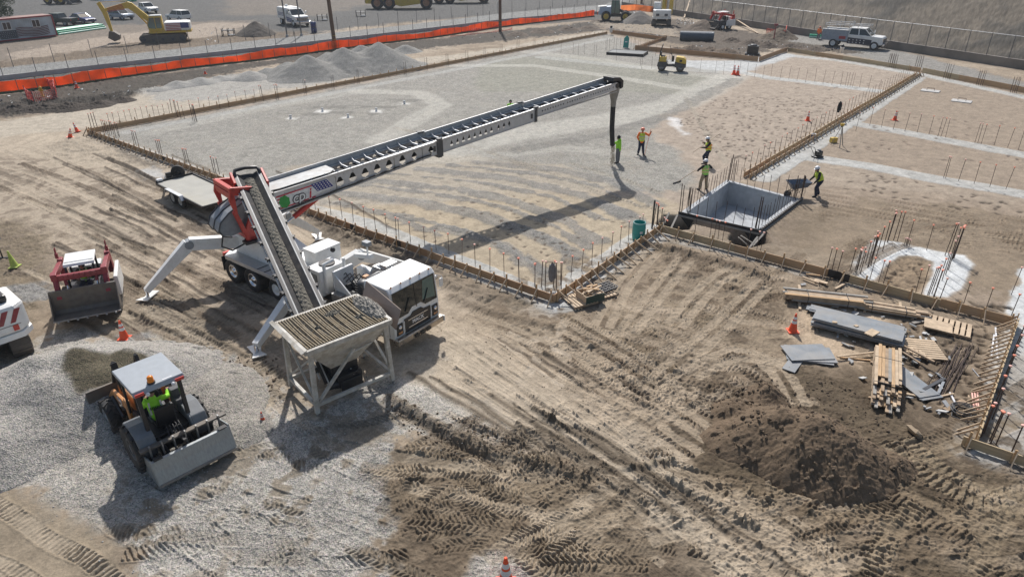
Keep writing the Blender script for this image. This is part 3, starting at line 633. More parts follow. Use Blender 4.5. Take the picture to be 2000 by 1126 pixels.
# stony ground: brown fines showing through, brighter and duller drifts
gm = np.clip(GC[..., 3]*1.3-0.2, 0, 1)*np.clip(1.5-GY/40, 0.25, 1)*(1-mh)
k_ = sstep(0.10, 0.26, N_mid*0.9+N_sm*0.7-0.3*N_big)*0.55*gm
for k, q in enumerate((0.25, 0.205, 0.155)): GC[..., k] += (q-GC[..., k])*k_
GC[..., 3] *= 1-0.5*k_
dr = 1+gm*(0.35*N_mid+0.3*N_big+0.25*N_sm)
for k in range(3): GC[..., k] *= dr
GZ += gm*0.05*(N_mid+0.6*N_sm)
for q, f_ in (([(860, 600), (1085, 600), (1285, 462), (1990, 640), (1950, 860), (2100, 960), (2100, 1300), (1560, 1300), (1300, 900), (1050, 740)], (0.91, 0.88, 0.85)), ([(1480, 350), (2200, 420), (2200, 620), (1960, 632), (1290, 455)], (0.92, 0.89, 0.86)), ([(740, 860), (1100, 900), (1500, 1300), (740, 1300)], (1.0, 0.98, 0.95)), ([(1797, 145), (2300, 230), (2300, 450), (1560, 300)], (0.93, 0.91, 0.89))):
    s_, m_ = region(q, 1.0, 0.8, 0.2); m_ = m_*(1-np.clip(GC[s_][..., 3], 0, 1))
    c = GC[s_]; hi = np.clip((c[..., 2]-0.42)/0.06, 0, 1); m_ = m_*(1-hi)
    for k in range(3): c[..., k] *= 1-m_*(1-f_[k])
lum = GC[..., :3].mean(-1); cf = np.clip((lum/0.30)**0.45, 0.5, 1.4)*(1-mh)+mh
for k in range(3): GC[..., k] *= cf
# grain
g = 1+0.42*N_sm+0.45*N_fine
for k, q in enumerate((0.80, 0.80, 0.775)): GC[..., k] = np.clip(GC[..., k]*g*q, 0.01, 0.9)
FADE2 = np.clip(GC[..., 3], 0, 1)*np.clip(1.6-GY/30, 0.1, 1)
GZ += FADE2*0.018*(vnoise(GX*17, GY*17, 5)-0.5)

def zat(x, y):
    r = np.searchsorted(Yr, y); r = int(min(max(r, 1), nR-1)); t = tt[r]; c = int(min(max(np.searchsorted(c_, x/t), 1), nC-1))
    return float(GZ[max(r-1, 0):r+1, max(c-1, 0):c+1].mean())
def G(px, py, dz=0.0):
    x, y = P(px, py); return Vector((x, y, zat(x, y)+dz))
def gz(x, y, dz=0.0): return Vector((x, y, zat(x, y)+dz))

def grid_mesh(name, X, Y, Z, C, m):
    r, c = X.shape; me = bpy.data.meshes.new(name); n = r*c
    me.vertices.add(n); me.vertices.foreach_set('co', np.stack([X, Y, Z], -1).astype(np.float32).ravel())
    i = np.arange(n).reshape(r, c); q = np.stack([i[:-1, :-1], i[:-1, 1:], i[1:, 1:], i[1:, :-1]], -1).reshape(-1)
    nf = (r-1)*(c-1); me.loops.add(nf*4); me.loops.foreach_set('vertex_index', q.astype(np.int32))
    me.polygons.add(nf); me.polygons.foreach_set('loop_start', np.arange(0, nf*4, 4, dtype=np.int32))
    try: me.polygons.foreach_set('loop_total', np.full(nf, 4, np.int32))
    except Exception: pass
    me.polygons.foreach_set('use_smooth', np.ones(nf, bool))
    me.update(calc_edges=True)
    at = me.color_attributes.new('Soil', 'FLOAT_COLOR', 'POINT'); at.data.foreach_set('color', C.astype(np.float32).ravel())
    me.materials.append(m); o = bpy.data.objects.new(name, me); COL.objects.link(o); return o

def soil_material():
    m = bpy.data.materials.new('soil'); m.use_nodes = True; t = m.node_tree; N = t.nodes; L = t.links
    b = N['Principled BSDF']; b.inputs['Roughness'].default_value = 0.92; b.inputs['Specular IOR Level'].default_value = 0.25
    at = N.new('ShaderNodeAttribute'); at.attribute_name = 'Soil'
    tc = N.new('ShaderNodeTexCoord')
    def noise(s, d=4, r=0.6):
        n = N.new('ShaderNodeTexNoise'); n.inputs['Scale'].default_value = s; n.inputs['Detail'].default_value = d; n.inputs['Roughness'].default_value = r
        L.new(tc.outputs['Object'], n.inputs['Vector']); return n.outputs[0]
    def rng_(x, a, b2, c, d):
        n = N.new('ShaderNodeMapRange'); n.clamp = True
        for i, v in ((1, a), (2, b2), (3, c), (4, d)): n.inputs[i].default_value = v
        L.new(x, n.inputs[0]); return n.outputs[0]
    def mul(x, y):
        n = N.new('ShaderNodeMix'); n.data_type = 'RGBA'; n.blend_type = 'MULTIPLY'; n.inputs[0].default_value = 1
        L.new(x, n.inputs[6]); L.new(y, n.inputs[7]); return n.outputs[2]
    col = mul(at.outputs['Color'], rng_(noise(1.3), 0.3, 0.7, 0.86, 1.14))
    n18 = noise(18, 5, 0.7)
    col = mul(col, rng_(n18, 0.25, 0.75, 0.74, 1.26))
    vo = N.new('ShaderNodeTexVoronoi'); vo.inputs['Scale'].default_value = 34; L.new(tc.outputs['Object'], vo.inputs['Vector'])
    sp = N.new('ShaderNodeSeparateColor'); L.new(vo.outputs['Color'], sp.inputs[0])
    st = rng_(sp.outputs[0], 0, 1, 0.45, 1.55)
    gcol = mul(at.outputs['Color'], st)
    tint = N.new('ShaderNodeMix'); tint.data_type = 'RGBA'; tint.blend_type = 'MULTIPLY'; tint.inputs[0].default_value = 0.12
    L.new(gcol, tint.inputs[6]); L.new(vo.outputs['Color'], tint.inputs[7])
    mx = N.new('ShaderNodeMix'); mx.data_type = 'RGBA'
    ga = N.new('ShaderNodeMath'); ga.operation = 'MULTIPLY'; ga.inputs[1].default_value = 0.85; L.new(at.outputs['Alpha'], ga.inputs[0])
    L.new(ga.outputs[0], mx.inputs[0]); L.new(col, mx.inputs[6]); L.new(tint.outputs[2], mx.inputs[7])
    L.new(mx.outputs[2], b.inputs['Base Color'])
    bp = N.new('ShaderNodeBump'); bp.inputs['Strength'].default_value = 0.8; bp.inputs['Distance'].default_value = 0.03
    ad = N.new('ShaderNodeMath'); ad.operation = 'ADD'; vm = N.new('ShaderNodeMath'); vm.operation = 'MULTIPLY'
    L.new(vo.outputs['Distance'], vm.inputs[0]); L.new(at.outputs['Alpha'], vm.inputs[1]); L.new(n18, ad.inputs[0]); L.new(vm.outputs[0], ad.inputs[1])
    L.new(ad.outputs[0], bp.inputs['Height']); L.new(bp.outputs[0], b.inputs['Normal'])
    return m
SOIL = soil_material()
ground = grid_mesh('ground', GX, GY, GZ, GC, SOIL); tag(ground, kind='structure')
# ---------------------------------------------------------------- timber formwork
BLKP = mat('black_panel', (0.025, 0.025, 0.027), 0.5, var=0.2)
BOARDS = [mat('form_board_%s' % n, c, 0.75, var=0.16, scale=2.5, streak=(0.5, 10, 10), dust=0.3) for n, c in
          (('tan', (0.44, 0.29, 0.165)), ('orange', (0.40, 0.24, 0.13)), ('yellow', (0.47, 0.36, 0.22)))]
def form_wall(label, a, b, out=1, hb=0.34, pitch=0.72, stakes=True, brace=True, blen=4.2, cols=(0, 1), dark=0.05, bl=0.62, seed=0, braceout=0.42, z=None, group='timber form walls round the slab', sh=0.52):
    r = random.Random(seed); A = Vector(a); B = Vector(b); L = (B-A).length; d = (B-A)/L; rz = math.atan2(d.y, d.x)
    t = thing('timber_form', label, 'formwork', (A.x, A.y, 0), rz, group)
    def zg(x, y=0.0):
        p = A+d*x+Vector((-d.y, d.x))*y
        return zat(p.x, p.y) if z is None else z
    x = 0.0
    while x < L-0.05:
        l = min(blen*r.uniform(0.8, 1.15), L-x)
        if L-x-l < 0.8: l = L-x
        z0 = zg(x+0.1)+0.03; z1 = zg(x+l-0.1)+0.03; o = r.uniform(-0.006, 0.006)
        m = MB(); m.bar((x, o, z0+hb/2), (x+l-0.006, o, z1+hb/2), 0.04, hb)
        m.build('board', BOARDS[r.choice(cols)], t, bev=0.004)
        x += l
    if not stakes: return t
    n = int(L/pitch); sm = MB().bar((0, 0, -0.1), (0, 0, sh), 0.038, 0.065, up=(1, 0, 0)); st0 = None; br0 = None
    for k in range(n+1):
        x = 0.15+(L-0.3)*k/max(n, 1)+r.uniform(-0.05, 0.05); zz = zg(x, out*0.07)
        if k < 98:
            if st0 is None: s = st0 = sm.build('stake', WOOD, t)
            else: s = st0.copy(); COL.objects.link(s); s.parent = t
            s.location = (x, out*0.048, zz); s.rotation_euler = (r.uniform(-0.04, 0.04), r.uniform(-0.05, 0.05), 0)
            s.scale = (1, 1, r.uniform(0.85, 1.2))
        if brace and k < 98:
            if br0 is None:
                q = MB().bar((0, 0, 0), (0, out*braceout, -0.46), 0.06, 0.03, up=(1, 0, 0)).build('brace', WOOD2, t); br0 = q
            else: q = br0.copy(); COL.objects.link(q); q.parent = t
            q.location = (x+0.05, out*0.075, zz+0.44); q.rotation_euler = (0, 0, r.uniform(-0.25, 0.25)); q.scale = (1, 1, 1)
    if dark > 0:
        for k in range(int(L*dark)+1):
            x = r.uniform(0.5, max(0.6, L-1.2)); l = r.uniform(0.35, 0.6); zz = zg(x)+0.03
            MB().box((x, out*0.026, zz+hb/2), (l, 0.012, hb*0.96)).build('splice_panel', BLKP, t)
    return t
fA0, fA1, fB1 = P(172, 262), P(1082, 594), P(1287, 456)
form_wall('long orange-tan plank form with kickers behind the boom truck, ending at the near slab corner', fA0, fA1, -1, hb=0.33, cols=(0, 1, 1), dark=0.12, seed=1)
form_wall('short plank form with long splayed kickers between the near slab corner and teal barrel', fA1, fB1, -1, hb=0.34, pitch=0.6, cols=(0, 1), seed=2, braceout=0.8)
fC1 = P(1978, 638)
form_wall('pale yellow plank form below the concrete pit and behind the lumber stacks', fB1, fC1, -1, hb=0.36, pitch=0.82, cols=(2, 2, 0), dark=0.14, seed=3)
fD1 = P(1186, 67)
form_wall('far left plank form crossing from the left slab corner to the far corner', fA0, fD1, 1, hb=0.34, pitch=1.1, cols=(0,), brace=False, dark=0, seed=4, blen=5)
form_wall('reddish plank form at the far corner behind the black sump cover', P(1193, 66), P(1300, 80), 1, hb=0.5, pitch=1.2, cols=(1,), brace=False, dark=0, seed=5)
form_wall('double row plank form stub running back from the sump cover bay', P(1242, 98), P(1302, 76), 1, hb=0.35, pitch=0.7, cols=(1,), dark=0, seed=6)
form_wall('reddish plank form in front of the corrugated pipe and behind the roller', P(1240, 98), P(1480, 121), 1, hb=0.55, pitch=1.4, cols=(1,), brace=False, dark=0, seed=7)
form_wall('short plank form returning from the black manhole box', P(1482, 121), P(1537, 101), 1, hb=0.5, pitch=1.2, cols=(1,), brace=False, dark=0, seed=8)
form_wall('far right plank form in front of the flag-painted service truck', P(1538, 101), P(1797, 142), 1, hb=0.45, pitch=1.2, cols=(2, 0), brace=False, dark=0, seed=9)
form_wall('plank form running out of frame below the retaining wall on the right', P(1800, 143), P(2060, 194), 1, hb=0.5, pitch=1.2, cols=(2, 0), brace=False, dark=0, seed=10)
# strip wall form: two leaves either side of a narrow trench
w0, w1 = Vector(P(1463, 350)), Vector(P(1797, 148)); nd = Vector((-(w1-w0).y, (w1-w0).x)).normalized()
form_wall('left leaf of the long narrow wall form climbing to the far right corner', w0+nd*0.35, w1+nd*0.35, 1, hb=0.30, pitch=0.8, cols=(2, 0), brace=False, dark=0, seed=11)
form_wall('right leaf of the long narrow wall form climbing to the far right corner', w0, w1, -1, hb=0.24, pitch=0.9, cols=(2, 0), braceout=0.35, dark=0, seed=12)
# right-edge form with many kickers, and the board across its end
e0, e1 = Vector(P(1985, 636)), Vector(P(1906, 868))
form_wall('thin plank form with a comb of kickers down the right edge of the yard', e1, e0, 1, hb=0.30, pitch=0.36, cols=(2,), dark=0, seed=13, braceout=0.48)
form_wall('wide plank across the end of the right-edge form', P(1876, 868), P(2075, 940), -1, hb=0.30, pitch=0.9, cols=(2,), dark=0, brace=True, seed=14, braceout=0.35)

# ---------------------------------------------------------------- rebar dowels
BARS = []     # (px, py of top, height, key)
def rows(ox, oy, sc_, lst, h, key, cap='o', r=0.010):
    for x, y in lst: BARS.append((ox+x/sc_, oy+y/sc_, h, key, cap, r))
rows(560, 380, 3.7, [(100, -35), (190, -20), (303, 15), (385, 38), (466, 62), (549, 92), (628, 112), (712, 142), (780, 170), (800, 175), (884, 203), (988, 237), (1072, 262), (1166, 288), (1262, 327), (1358, 360), (1466, 393), (1570, 430), (1680, 460), (1797, 505)], 0.98, 'front')
rows(560, 380, 3.7, [(1845, 487), (1872, 495), (1932, 490), (1955, 497), (1990, 500)], 1.15, 'corner', r=0.014)
rows(1000, 280, 4, [(55, 898), (180, 943), (385, 940), (468, 882), (553, 835), (632, 785), (708, 742), (787, 697), (855, 655), (922, 615), (998, 585), (1030, 562)], 1.0, 'barrel')
rows(1000, 280, 4, [(1122, 475), (1147, 482), (1155, 455), (1183, 470), (1212, 472), (1222, 465), (1232, 470)], 1.15, 'barrelc', r=0.014)
rows(1000, 280, 4, [(1445, 568), (1565, 595), (1598, 605), (1632, 612), (1665, 620), (1860, 675), (1938, 690), (1965, 700)], 1.25, 'pitfront')
rows(1580, 380, 4.69, [(210, 493), (257, 502), (304, 530), (427, 497), (470, 510), (480, 515), (495, 493), (517, 485), (525, 522), (572, 430)], 1.05, 'lumber', r=0.012)
rows(1580, 380, 4.69, [(613, 385), (622, 380), (640, 362), (648, 340), (642, 372), (692, 295), (750, 245), (790, 175), (800, 148), (796, 168), (850, 155), (885, 163)], 1.45, 'cback', r=0.013)
rows(1580, 380, 4.69, [(962, 235), (1150, 275), (610, 580), (692, 605), (738, 612), (1045, 690), (1113, 652), (1490, 800), (1695, 855), (1930, 910), (1955, 655)], 1.25, 'cmisc')
rows(1580, 380, 4.69, [(1343, 260), (1372, 263), (1405, 300), (1410, 292), (1425, 275), (1428, 285), (1380, 383), (1355, 425), (1418, 290)], 1.55, 'cright', r=0.013)
rows(1580, 380, 4.69, [(1302, 535), (1258, 583), (1168, 668), (1182, 665), (1210, 650), (1223, 683), (1228, 690), (1265, 745)], 1.25, 'cfront', r=0.012)
rows(1580, 380, 4.69, [(890, 402), (905, 402), (920, 405), (935, 410)], 0.35, 'cpink', 'p')
rows(1800, 600, 3.31, [(662, 118), (645, 175), (623, 243), (608, 308), (573, 370), (553, 440), (541, 522), (487, 610), (468, 632), (524, 662), (530, 680), (567, 685), (660, 760)], 1.1, 'redge', r=0.014)
rows(1500, 280, 4, [(1422, 105), (1437, 110), (1540, 130), (1665, 150), (1790, 172), (1918, 190)], 1.3, 'strip2')
rows(1500, 0, 4, [(720, 880), (828, 845), (920, 860), (1015, 872), (1107, 885), (1205, 895), (1298, 908), (1370, 920), (1393, 925), (1430, 928), (1665, 962), (1688, 965), (1715, 972), (1818, 982), (1925, 998), (2010, 1015)], 1.35, 'strip1')
rows(1500, 0, 4, [(40, 500), (110, 520), (180, 518), (245, 530), (312, 540), (385, 535), (450, 548), (520, 555), (590, 562), (627, 567), (645, 567), (665, 570), (685, 572), (740, 575), (808, 590), (890, 620)], 1.3, 'strip3')
rows(1000, 0, 4, [(385, 330), (480, 335), (520, 340), (570, 338), (645, 350), (660, 350), (820, 380), (1010, 420), (1020, 440), (1100, 440), (1480, 460), (1600, 470), (1665, 480), (1740, 470), (1790, 480), (1850, 490), (1910, 500), (1975, 510)], 1.3, 'strip3b')
rows(1000, 0, 4, [(738, 296), (745, 296), (765, 300), (800, 292), (820, 286), (850, 290), (935, 290), (955, 292), (965, 288), (990, 310), (1010, 300), (1040, 300), (1070, 320), (1130, 340), (1240, 360), (1250, 380)], 1.45, 'sump')
rows(0, 0, 4, [(682, 890), (705, 885), (727, 878)], 1.25, 'lcorner', r=0.016)
rows(0, 0, 4, [(785, 938), (800, 940), (815, 942), (828, 945), (845, 945), (862, 950), (878, 968), (897, 955), (905, 962)], 1.0, 'lcorner2', r=0.012)
rows(0, 0, 4, [(835, 888), (870, 880), (920, 875), (965, 865), (1012, 855), (1052, 848), (1095, 838), (1137, 830), (1185, 825), (1228, 825), (1268, 818), (1305, 805), (1420, 825), (1470, 785), (1545, 765), (1625, 760), (1700, 750), (1770, 740), (1835, 715), (1910, 705), (1980, 700)], 1.05, 'backleft')
rows(0, 0, 4, [(1320, 775), (1350, 782), (1358, 785), (1385, 795), (1480, 812), (1492, 815), (1505, 815), (1512, 818)], 1.3, 'backcl', r=0.014)
rows(0, 0, 4, [(1020, 1020), (1035, 1022), (1055, 1025), (1215, 1095), (1225, 1100), (1240, 1100)], 1.05, 'leftcl', r=0.013)
rows(0, 280, 4, [(1425, 45), (1435, 47), (1455, 50), (1650, 112), (1662, 113), (1690, 115)], 1.05, 'leftcl', r=0.013)
for cx, cy in ((30, 668), (150, 660), (370, 622), (590, 585), (790, 545), (1160, 482), (1325, 448), (1490, 420), (1645, 395), (1785, 370), (1915, 345), (2045, 312), (2175, 285)):
    rows(500, 0, 4, [(cx-8, cy), (cx+3, cy-3), (cx+10, cy+3)], 1.3, 'backcols')
for cx, cy in ((1200, 432), (985, 415), (1000, 420), (1430, 500), (1690, 548), (1960, 600)):
    rows(1500, 0, 4, [(cx+dx, cy+dx*0.12+dy) for dx in (-28, -12, 4, 20) for dy in (0, 9)], 1.4, 'rightcols', 'n', 0.011)
LBL = {'front': 'thin capped rebar dowel in the row inside the long front form behind the boom truck', 'corner': 'thick capped dowel in the cluster holding the dark jacket at the near slab corner',
 'barrel': 'thin capped dowel in the row between the near slab corner and the green barrel', 'barrelc': 'thick capped dowel in the cluster just right of the green barrel',
 'pitfront': 'capped dowel between the concrete pit and the pale form below it', 'lumber': 'capped dowel in the row just behind the form above the long lumber stack',
 'cback': 'tall capped dowel on the back left arm of the curved white footing', 'cmisc': 'lone capped dowel standing apart around the curved white footing', 'cright': 'tall capped dowel in the dark cluster on the right arm of the curved white footing',
 'cfront': 'capped dowel in the cluster on the near right end of the curved white footing', 'cpink': 'short pink-capped dowel on the back of the curved white footing',
 'redge': 'capped dowel beside the kicker-lined form at the right edge', 'strip2': 'capped dowel in the row on the nearer white footing strip of the right bay', 'strip1': 'capped dowel in the row on the farther white footing strip of the right bay',
 'strip3': 'thin dowel in the row on the footing strip left of the long wall form', 'strip3b': 'thin dowel in the row beyond the roller and the black sump cover', 'sump': 'tall dowel in the dense cluster around the black sump cover',
 'lcorner': 'very thick dowel at the far left slab corner', 'lcorner2': 'dowel in the tight bunch just inside the far left slab corner', 'backleft': 'thin dowel in the row outside the far left form',
 'backcl': 'thick dowel in a bunch on the far left form near its corner', 'leftcl': 'thick pink-capped dowel in a trio behind the flatbed trailer', 'backcols': 'dowel in one of the small bunches along the far left form beside the gravel piles',
 'rightcols': 'bare dowel in one of the square bunches along the far right form', 'wall': 'dowel standing in the long narrow wall form', 'pit': 'bare dowel rising from the rim of the concrete pit'}
n_wall = 44
for k in range(n_wall):
    q = w0+nd*0.9+(w1-w0)*(k+0.3)/n_wall; BARS.append((q.x, q.y, 0.95, 'wall', 'o' if k % 3 else 'n', 0.010, 1))
pe = [Vector(p) for p in PIT]; pe = [q+(q-PC).normalized()*0.12 for q in pe]
for i in range(4):
    a_, b2 = pe[i], pe[(i+1) % 4]; n = int((b2-a_).length/0.42)
    for k in range(n): q = a_+(b2-a_)*(k+0.5)/n; BARS.append((q.x, q.y, 1.15+rng.uniform(-0.15, 0.15), 'pit', 'n', 0.010, 1))
for q in pe:
    for k in range(5): BARS.append((q.x+rng.uniform(-0.25, 0.25), q.y+rng.uniform(-0.25, 0.25), 1.5+rng.uniform(-0.2, 0.2), 'pit', 'n', 0.016, 1))
cap_m = {}
def cap_mesh(k):
    if k not in cap_m:
        o = MB().lathe([(0.001, 0.0), (0.018, 0.0), (0.020, -0.045), (0.05, -0.002), (0.05, 0.014), (0.03, 0.022), (0.001, 0.024)], n=10).build('cap', {'o': CAPO, 'p': CAPP}[k]); cap_m[k] = o.data; bpy.data.objects.remove(o)
    return cap_m[k]
bar_m = {}
def bar_mesh(r):
    if r not in bar_m:
        o = MB().cyl((0, 0, -0.12), (0, 0, 1), r*1.35, n=6).build('bar', REBAR); bar_m[r] = o.data; bpy.data.objects.remove(o)
    return bar_m[r]
items = []
for b in BARS:
    if len(b) == 7: x, y = b[0], b[1]
    else: x, y = P(b[0], b[1], b[2])
    z = 0.0 if b[3] == 'pit' else zat(x, y)
    if b[3] == 'pit': z = 0.02
    items.append((math.hypot(x, y), x, y, z, b[2], b[3], b[4], b[5]))
items.sort()
extra = MB()
for i, (dst, x, y, z, h, key, cap, r) in enumerate(items):
    lx, ly = rng.uniform(-0.035, 0.035), rng.uniform(-0.035, 0.035)
    if i < 290:
        t = thing('rebar_dowel', LBL[key], 'rebar', (x, y, z), 0, LBL[key].replace('dowel', 'dowels', 1), rot=(lx, ly, rng.uniform(0, 6)))
        o = bpy.data.objects.new('bar', bar_mesh(r)); COL.objects.link(o); o.parent = t; o.scale = (1, 1, h)
        if cap != 'n':
            if cap == 'o' and rng.random() < 0.45: cap = 'p'
            c = bpy.data.objects.new('cap', cap_mesh(cap)); COL.objects.link(c); c.parent = t; c.location = (0, 0, h)
    else:
        extra.cyl((x, y, z-0.1), (x+lx*h, y+ly*h, z+h), r+0.002, n=5)
eo = extra.build('rebar_dowels', REBAR); tag(eo, 'far-off rusty rebar dowels along the far edges of the slab', 'rebar', kind='stuff')

# ---------------------------------------------------------------- concrete pit
t = thing('concrete_pit', 'open square concrete pit with dark form panels on its near sides', 'pit', (PC.x, PC.y, 0))
pl = [Vector((p[0]-PC.x, p[1]-PC.y)) for p in PIT]
def off(poly, d):
    out = []; n = len(poly)
    for i in range(n):
        p0, p1, p2 = poly[i-1], poly[i], poly[(i+1) % n]; e1_ = (p1-p0).normalized(); e2_ = (p2-p1).normalized()
        n1 = Vector((e1_.y, -e1_.x)); n2 = Vector((e2_.y, -e2_.x)); bis = (n1+n2).normalized(); out.append(p1+bis*d/max(0.3, bis.dot(n1)))
    return out
area = sum(pl[i].x*pl[(i+1) % 4].y-pl[(i+1) % 4].x*pl[i].y for i in range(4)); sgn = 1 if area > 0 else -1
inn = off(pl, -0.02*sgn); outp = off(pl, 0.24*sgn)
for i in range(4):
    j = (i+1) % 4; m = MB()
    a, b, c, d = inn[i], inn[j], outp[j], outp[i]; zt = 0.10
    m.add([(a.x, a.y, -1.4), (b.x, b.y, -1.4), (c.x, c.y, -1.4), (d.x, d.y, -1.4), (a.x, a.y, zt), (b.x, b.y, zt), (c.x, c.y, zt), (d.x, d.y, zt)],
          [(0, 1, 5, 4), (1, 2, 6, 5), (2, 3, 7, 6), (3, 0, 4, 7), (4, 5, 6, 7)])
    m.build('pit_wall', CONC, t)
m = MB(); m.add([(p.x, p.y, -1.22) for p in outp]+[(p.x, p.y, -1.42) for p in outp], [(0, 1, 2, 3), (7, 6, 5, 4)]); m.build('pit_floor', CONC, t)
o2 = off(pl, 0.30*sgn); o3 = off(pl, 0.33*sgn)
for i in (0, 1):
    a, b = o2[i], o2[(i+1) % 4]
    MB().bar((a.x, a.y, -0.18), (b.x, b.y, -0.18), 0.05, 0.72).build('form_panel', BLKP, t)
    a, b = off(pl, 0.35*sgn)[i], off(pl, 0.35*sgn)[(i+1) % 4]
    MB().bar((a.x, a.y, -0.02), (b.x, b.y, -0.02), 0.05, 0.09).build('waler', WOODG, t)
a, b = o2[1], o2[2]
for k in range(26):
    q = a+(b-a)*(k+0.5)/26; MB().box((q.x, q.y, 0.20), (0.10, 0.10, 0.07)).build('clamp', STEEL, t)
for (px1, py1, px2, py2) in ((1307, 415, 1295, 440), (1323, 420, 1310, 447), (1447, 460, 1475, 478), (1442, 463, 1462, 480), (1493, 455, 1470, 480), (1480, 462, 1462, 486)):
    a, b = P3(px1, py1, 0.25), P3(px2, py2, -0.15); a -= Vector((PC.x, PC.y, 0)); b -= Vector((PC.x, PC.y, 0))
    MB().bar(a, b, 0.09, 0.04).build('prop', WOODG, t)
# ---------------------------------------------------------------- text and wheels
def text_mesh(txt, size, depth=0.004, bold=0.0, shear=0.0):
    cu = bpy.data.curves.new('lettering', 'FONT'); cu.body = txt; cu.size = size; cu.extrude = depth; cu.offset = bold; cu.shear = shear
    cu.align_x = 'CENTER'; cu.align_y = 'CENTER'; cu.resolution_u = 3
    o = bpy.data.objects.new('lettering', cu); COL.objects.link(o)
    dg = bpy.context.evaluated_depsgraph_get(); me = bpy.data.meshes.new_from_object(o.evaluated_get(dg)); bpy.data.objects.remove(o); return me
def lettering(txt, size, m, parent, org, right, up, name='lettering', **k):
    me = text_mesh(txt, size, **k); me.materials.clear(); me.materials.append(m)
    o = bpy.data.objects.new(name, me); COL.objects.link(o); r = Vector(right).normalized(); u = Vector(up).normalized(); n = r.cross(u)
    M = Matrix((r, u, n)).transposed().to_4x4(); M.translation = Vector(org); o.matrix_local = M; o.parent = parent
    o.location = M.translation; o.rotation_euler = M.to_euler(); return o
def wheel(parent, c, r, wd, side=-1, rim=None, hub=0.55, name='wheel', knob=0.0, dish=0.06, lugs=0):
    """wheel with its axle along local y; side = outward y"""
    rim = rim or CHROME
    h = wd/2; m = MB()
    m.lathe([(r*hub, -h*0.8), (r*0.8, -h), (r*0.95, -h*0.92), (r, -h*0.7), (r, h*0.7), (r*0.95, h*0.92), (r*0.8, h), (r*hub, h*0.8)], (0, 0, 0), 'y', n=28)
    if lugs:
        for k in range(lugs):
            a = 2*PI*k/lugs
            for s in (-1, 1):
                a2 = a+(PI/lugs if s > 0 else 0)
                p = Vector((math.cos(a2)*r, s*h*0.05, math.sin(a2)*r)); q = Vector((math.cos(a2+0.22)*r, s*h*0.92, math.sin(a2+0.22)*r))
                m.bar(p, q, 0.055*r/0.6, 0.07*r/0.6, up=(math.cos(a2), 0, math.sin(a2)))
    w_ = m.build(name, BLK, parent, loc=c)
    m = MB(); o = side*h
    m.lathe([(r*hub*1.02, o*0.8), (r*hub*0.95, o*0.86), (r*hub*0.86, o*0.8), (r*hub*0.78, o*0.8-side*dish), (r*0.26, o*0.8-side*dish*1.2), (r*0.22, o*0.8), (r*0.10, o*0.86), (0.001, o*0.86)], (0, 0, 0), 'y', n=24)
    m.lathe([(r*hub*1.02, o*0.8), (r*hub*1.02, -o*0.8), (0.001, -o*0.7)], (0, 0, 0), 'y', n=24)
    m.build('rim', rim, w_)
    return w_

# ---------------------------------------------------------------- telescopic conveyor truck
TO = (-10.25, 25.29); TH = R(-36.9)
truck = thing('conveyor_truck', 'white four-axle truck with a long telescopic conveyor boom reaching over the gravel pad', 'truck', (TO[0], TO[1], 0), TH)
tz = 0.03
for x in (-0.6, 0.74): 
    for y in (-0.98, 0.98): wheel(truck, (x, y, 0.52), 0.52, 0.52, -1 if y < 0 else 1, CHROME)
for y in (-1.0, 1.0): wheel(truck, (2.15, y, 0.50), 0.44, 0.28, -1 if y < 0 else 1, WHITE)
for x in (5.6, 6.95):
    for y in (-0.98, 0.98): wheel(truck, (x, y, 0.52), 0.52, 0.32, -1 if y < 0 else 1, CHROME, dish=-0.05)
m = MB(); m.box((3.2, -0.42, 0.75), (9.0, 0.12, 0.30)); m.box((3.2, 0.42, 0.75), (9.0, 0.12, 0.30))
for x in (-1, 0.1, 1.5, 3, 4.5, 6, 7.4): m.box((x, 0, 0.75), (0.12, 0.8, 0.2))
m.box((3.6, -0.75, 0.72), (1.1, 0.55, 0.45)); m.cyl((2.9, 0.85, 0.65), (4.6, 0.85, 0.65), 0.3, n=16)
m.build('chassis', BLACK, truck)
m = MB(); m.prism([(-1.25, -0.8), (-0.95, -1.22), (2.75, -1.22), (2.75, 1.22), (-0.95, 1.22), (-1.25, 0.8)], 1.10, 1.16, axis='z'); m.build('deck', ALU, truck, bev=0.01)
m = MB(); m.box((0.9, -1.20, 1.06), (3.7, 0.03, 0.12)); m.box((0.9, 1.20, 1.06), (3.7, 0.03, 0.12)); m.build('deck_skirt', ALU, truck)
for y in (-0.98, 0.98):
    MB().box((-1.22, y, 0.72), (0.02, 0.5, 0.62)).build('mud_flap', BLK, truck)
MB().box((-1.30, -0.9, 0.98), (0.14, 0.34, 0.30)).build('tail_lamp_box', RED, truck)
MB().box((-1.30, 0.9, 0.98), (0.14, 0.34, 0.30)).build('tail_lamp_box', RED, truck)
m = MB()
for x in (1.25, 1.7): m.box((x, -0.95, 1.165), (0.05, 0.5, 0.012))
m.build('step_slots', BLACK, truck)
# pedestal body
m = MB(); m.prism([(-0.95, 1.14), (3.1, 1.14), (3.1, 1.42), (1.35, 1.90), (0.75, 1.98), (-0.95, 1.98)], -0.68, 0.68)
m.build('pedestal', WHITE, truck, bev=0.03)
MB().cyl((-0.1, 0, 1.98), (-0.1, 0, 2.10), 0.66, n=32).build('slew_ring', DGREY, truck)
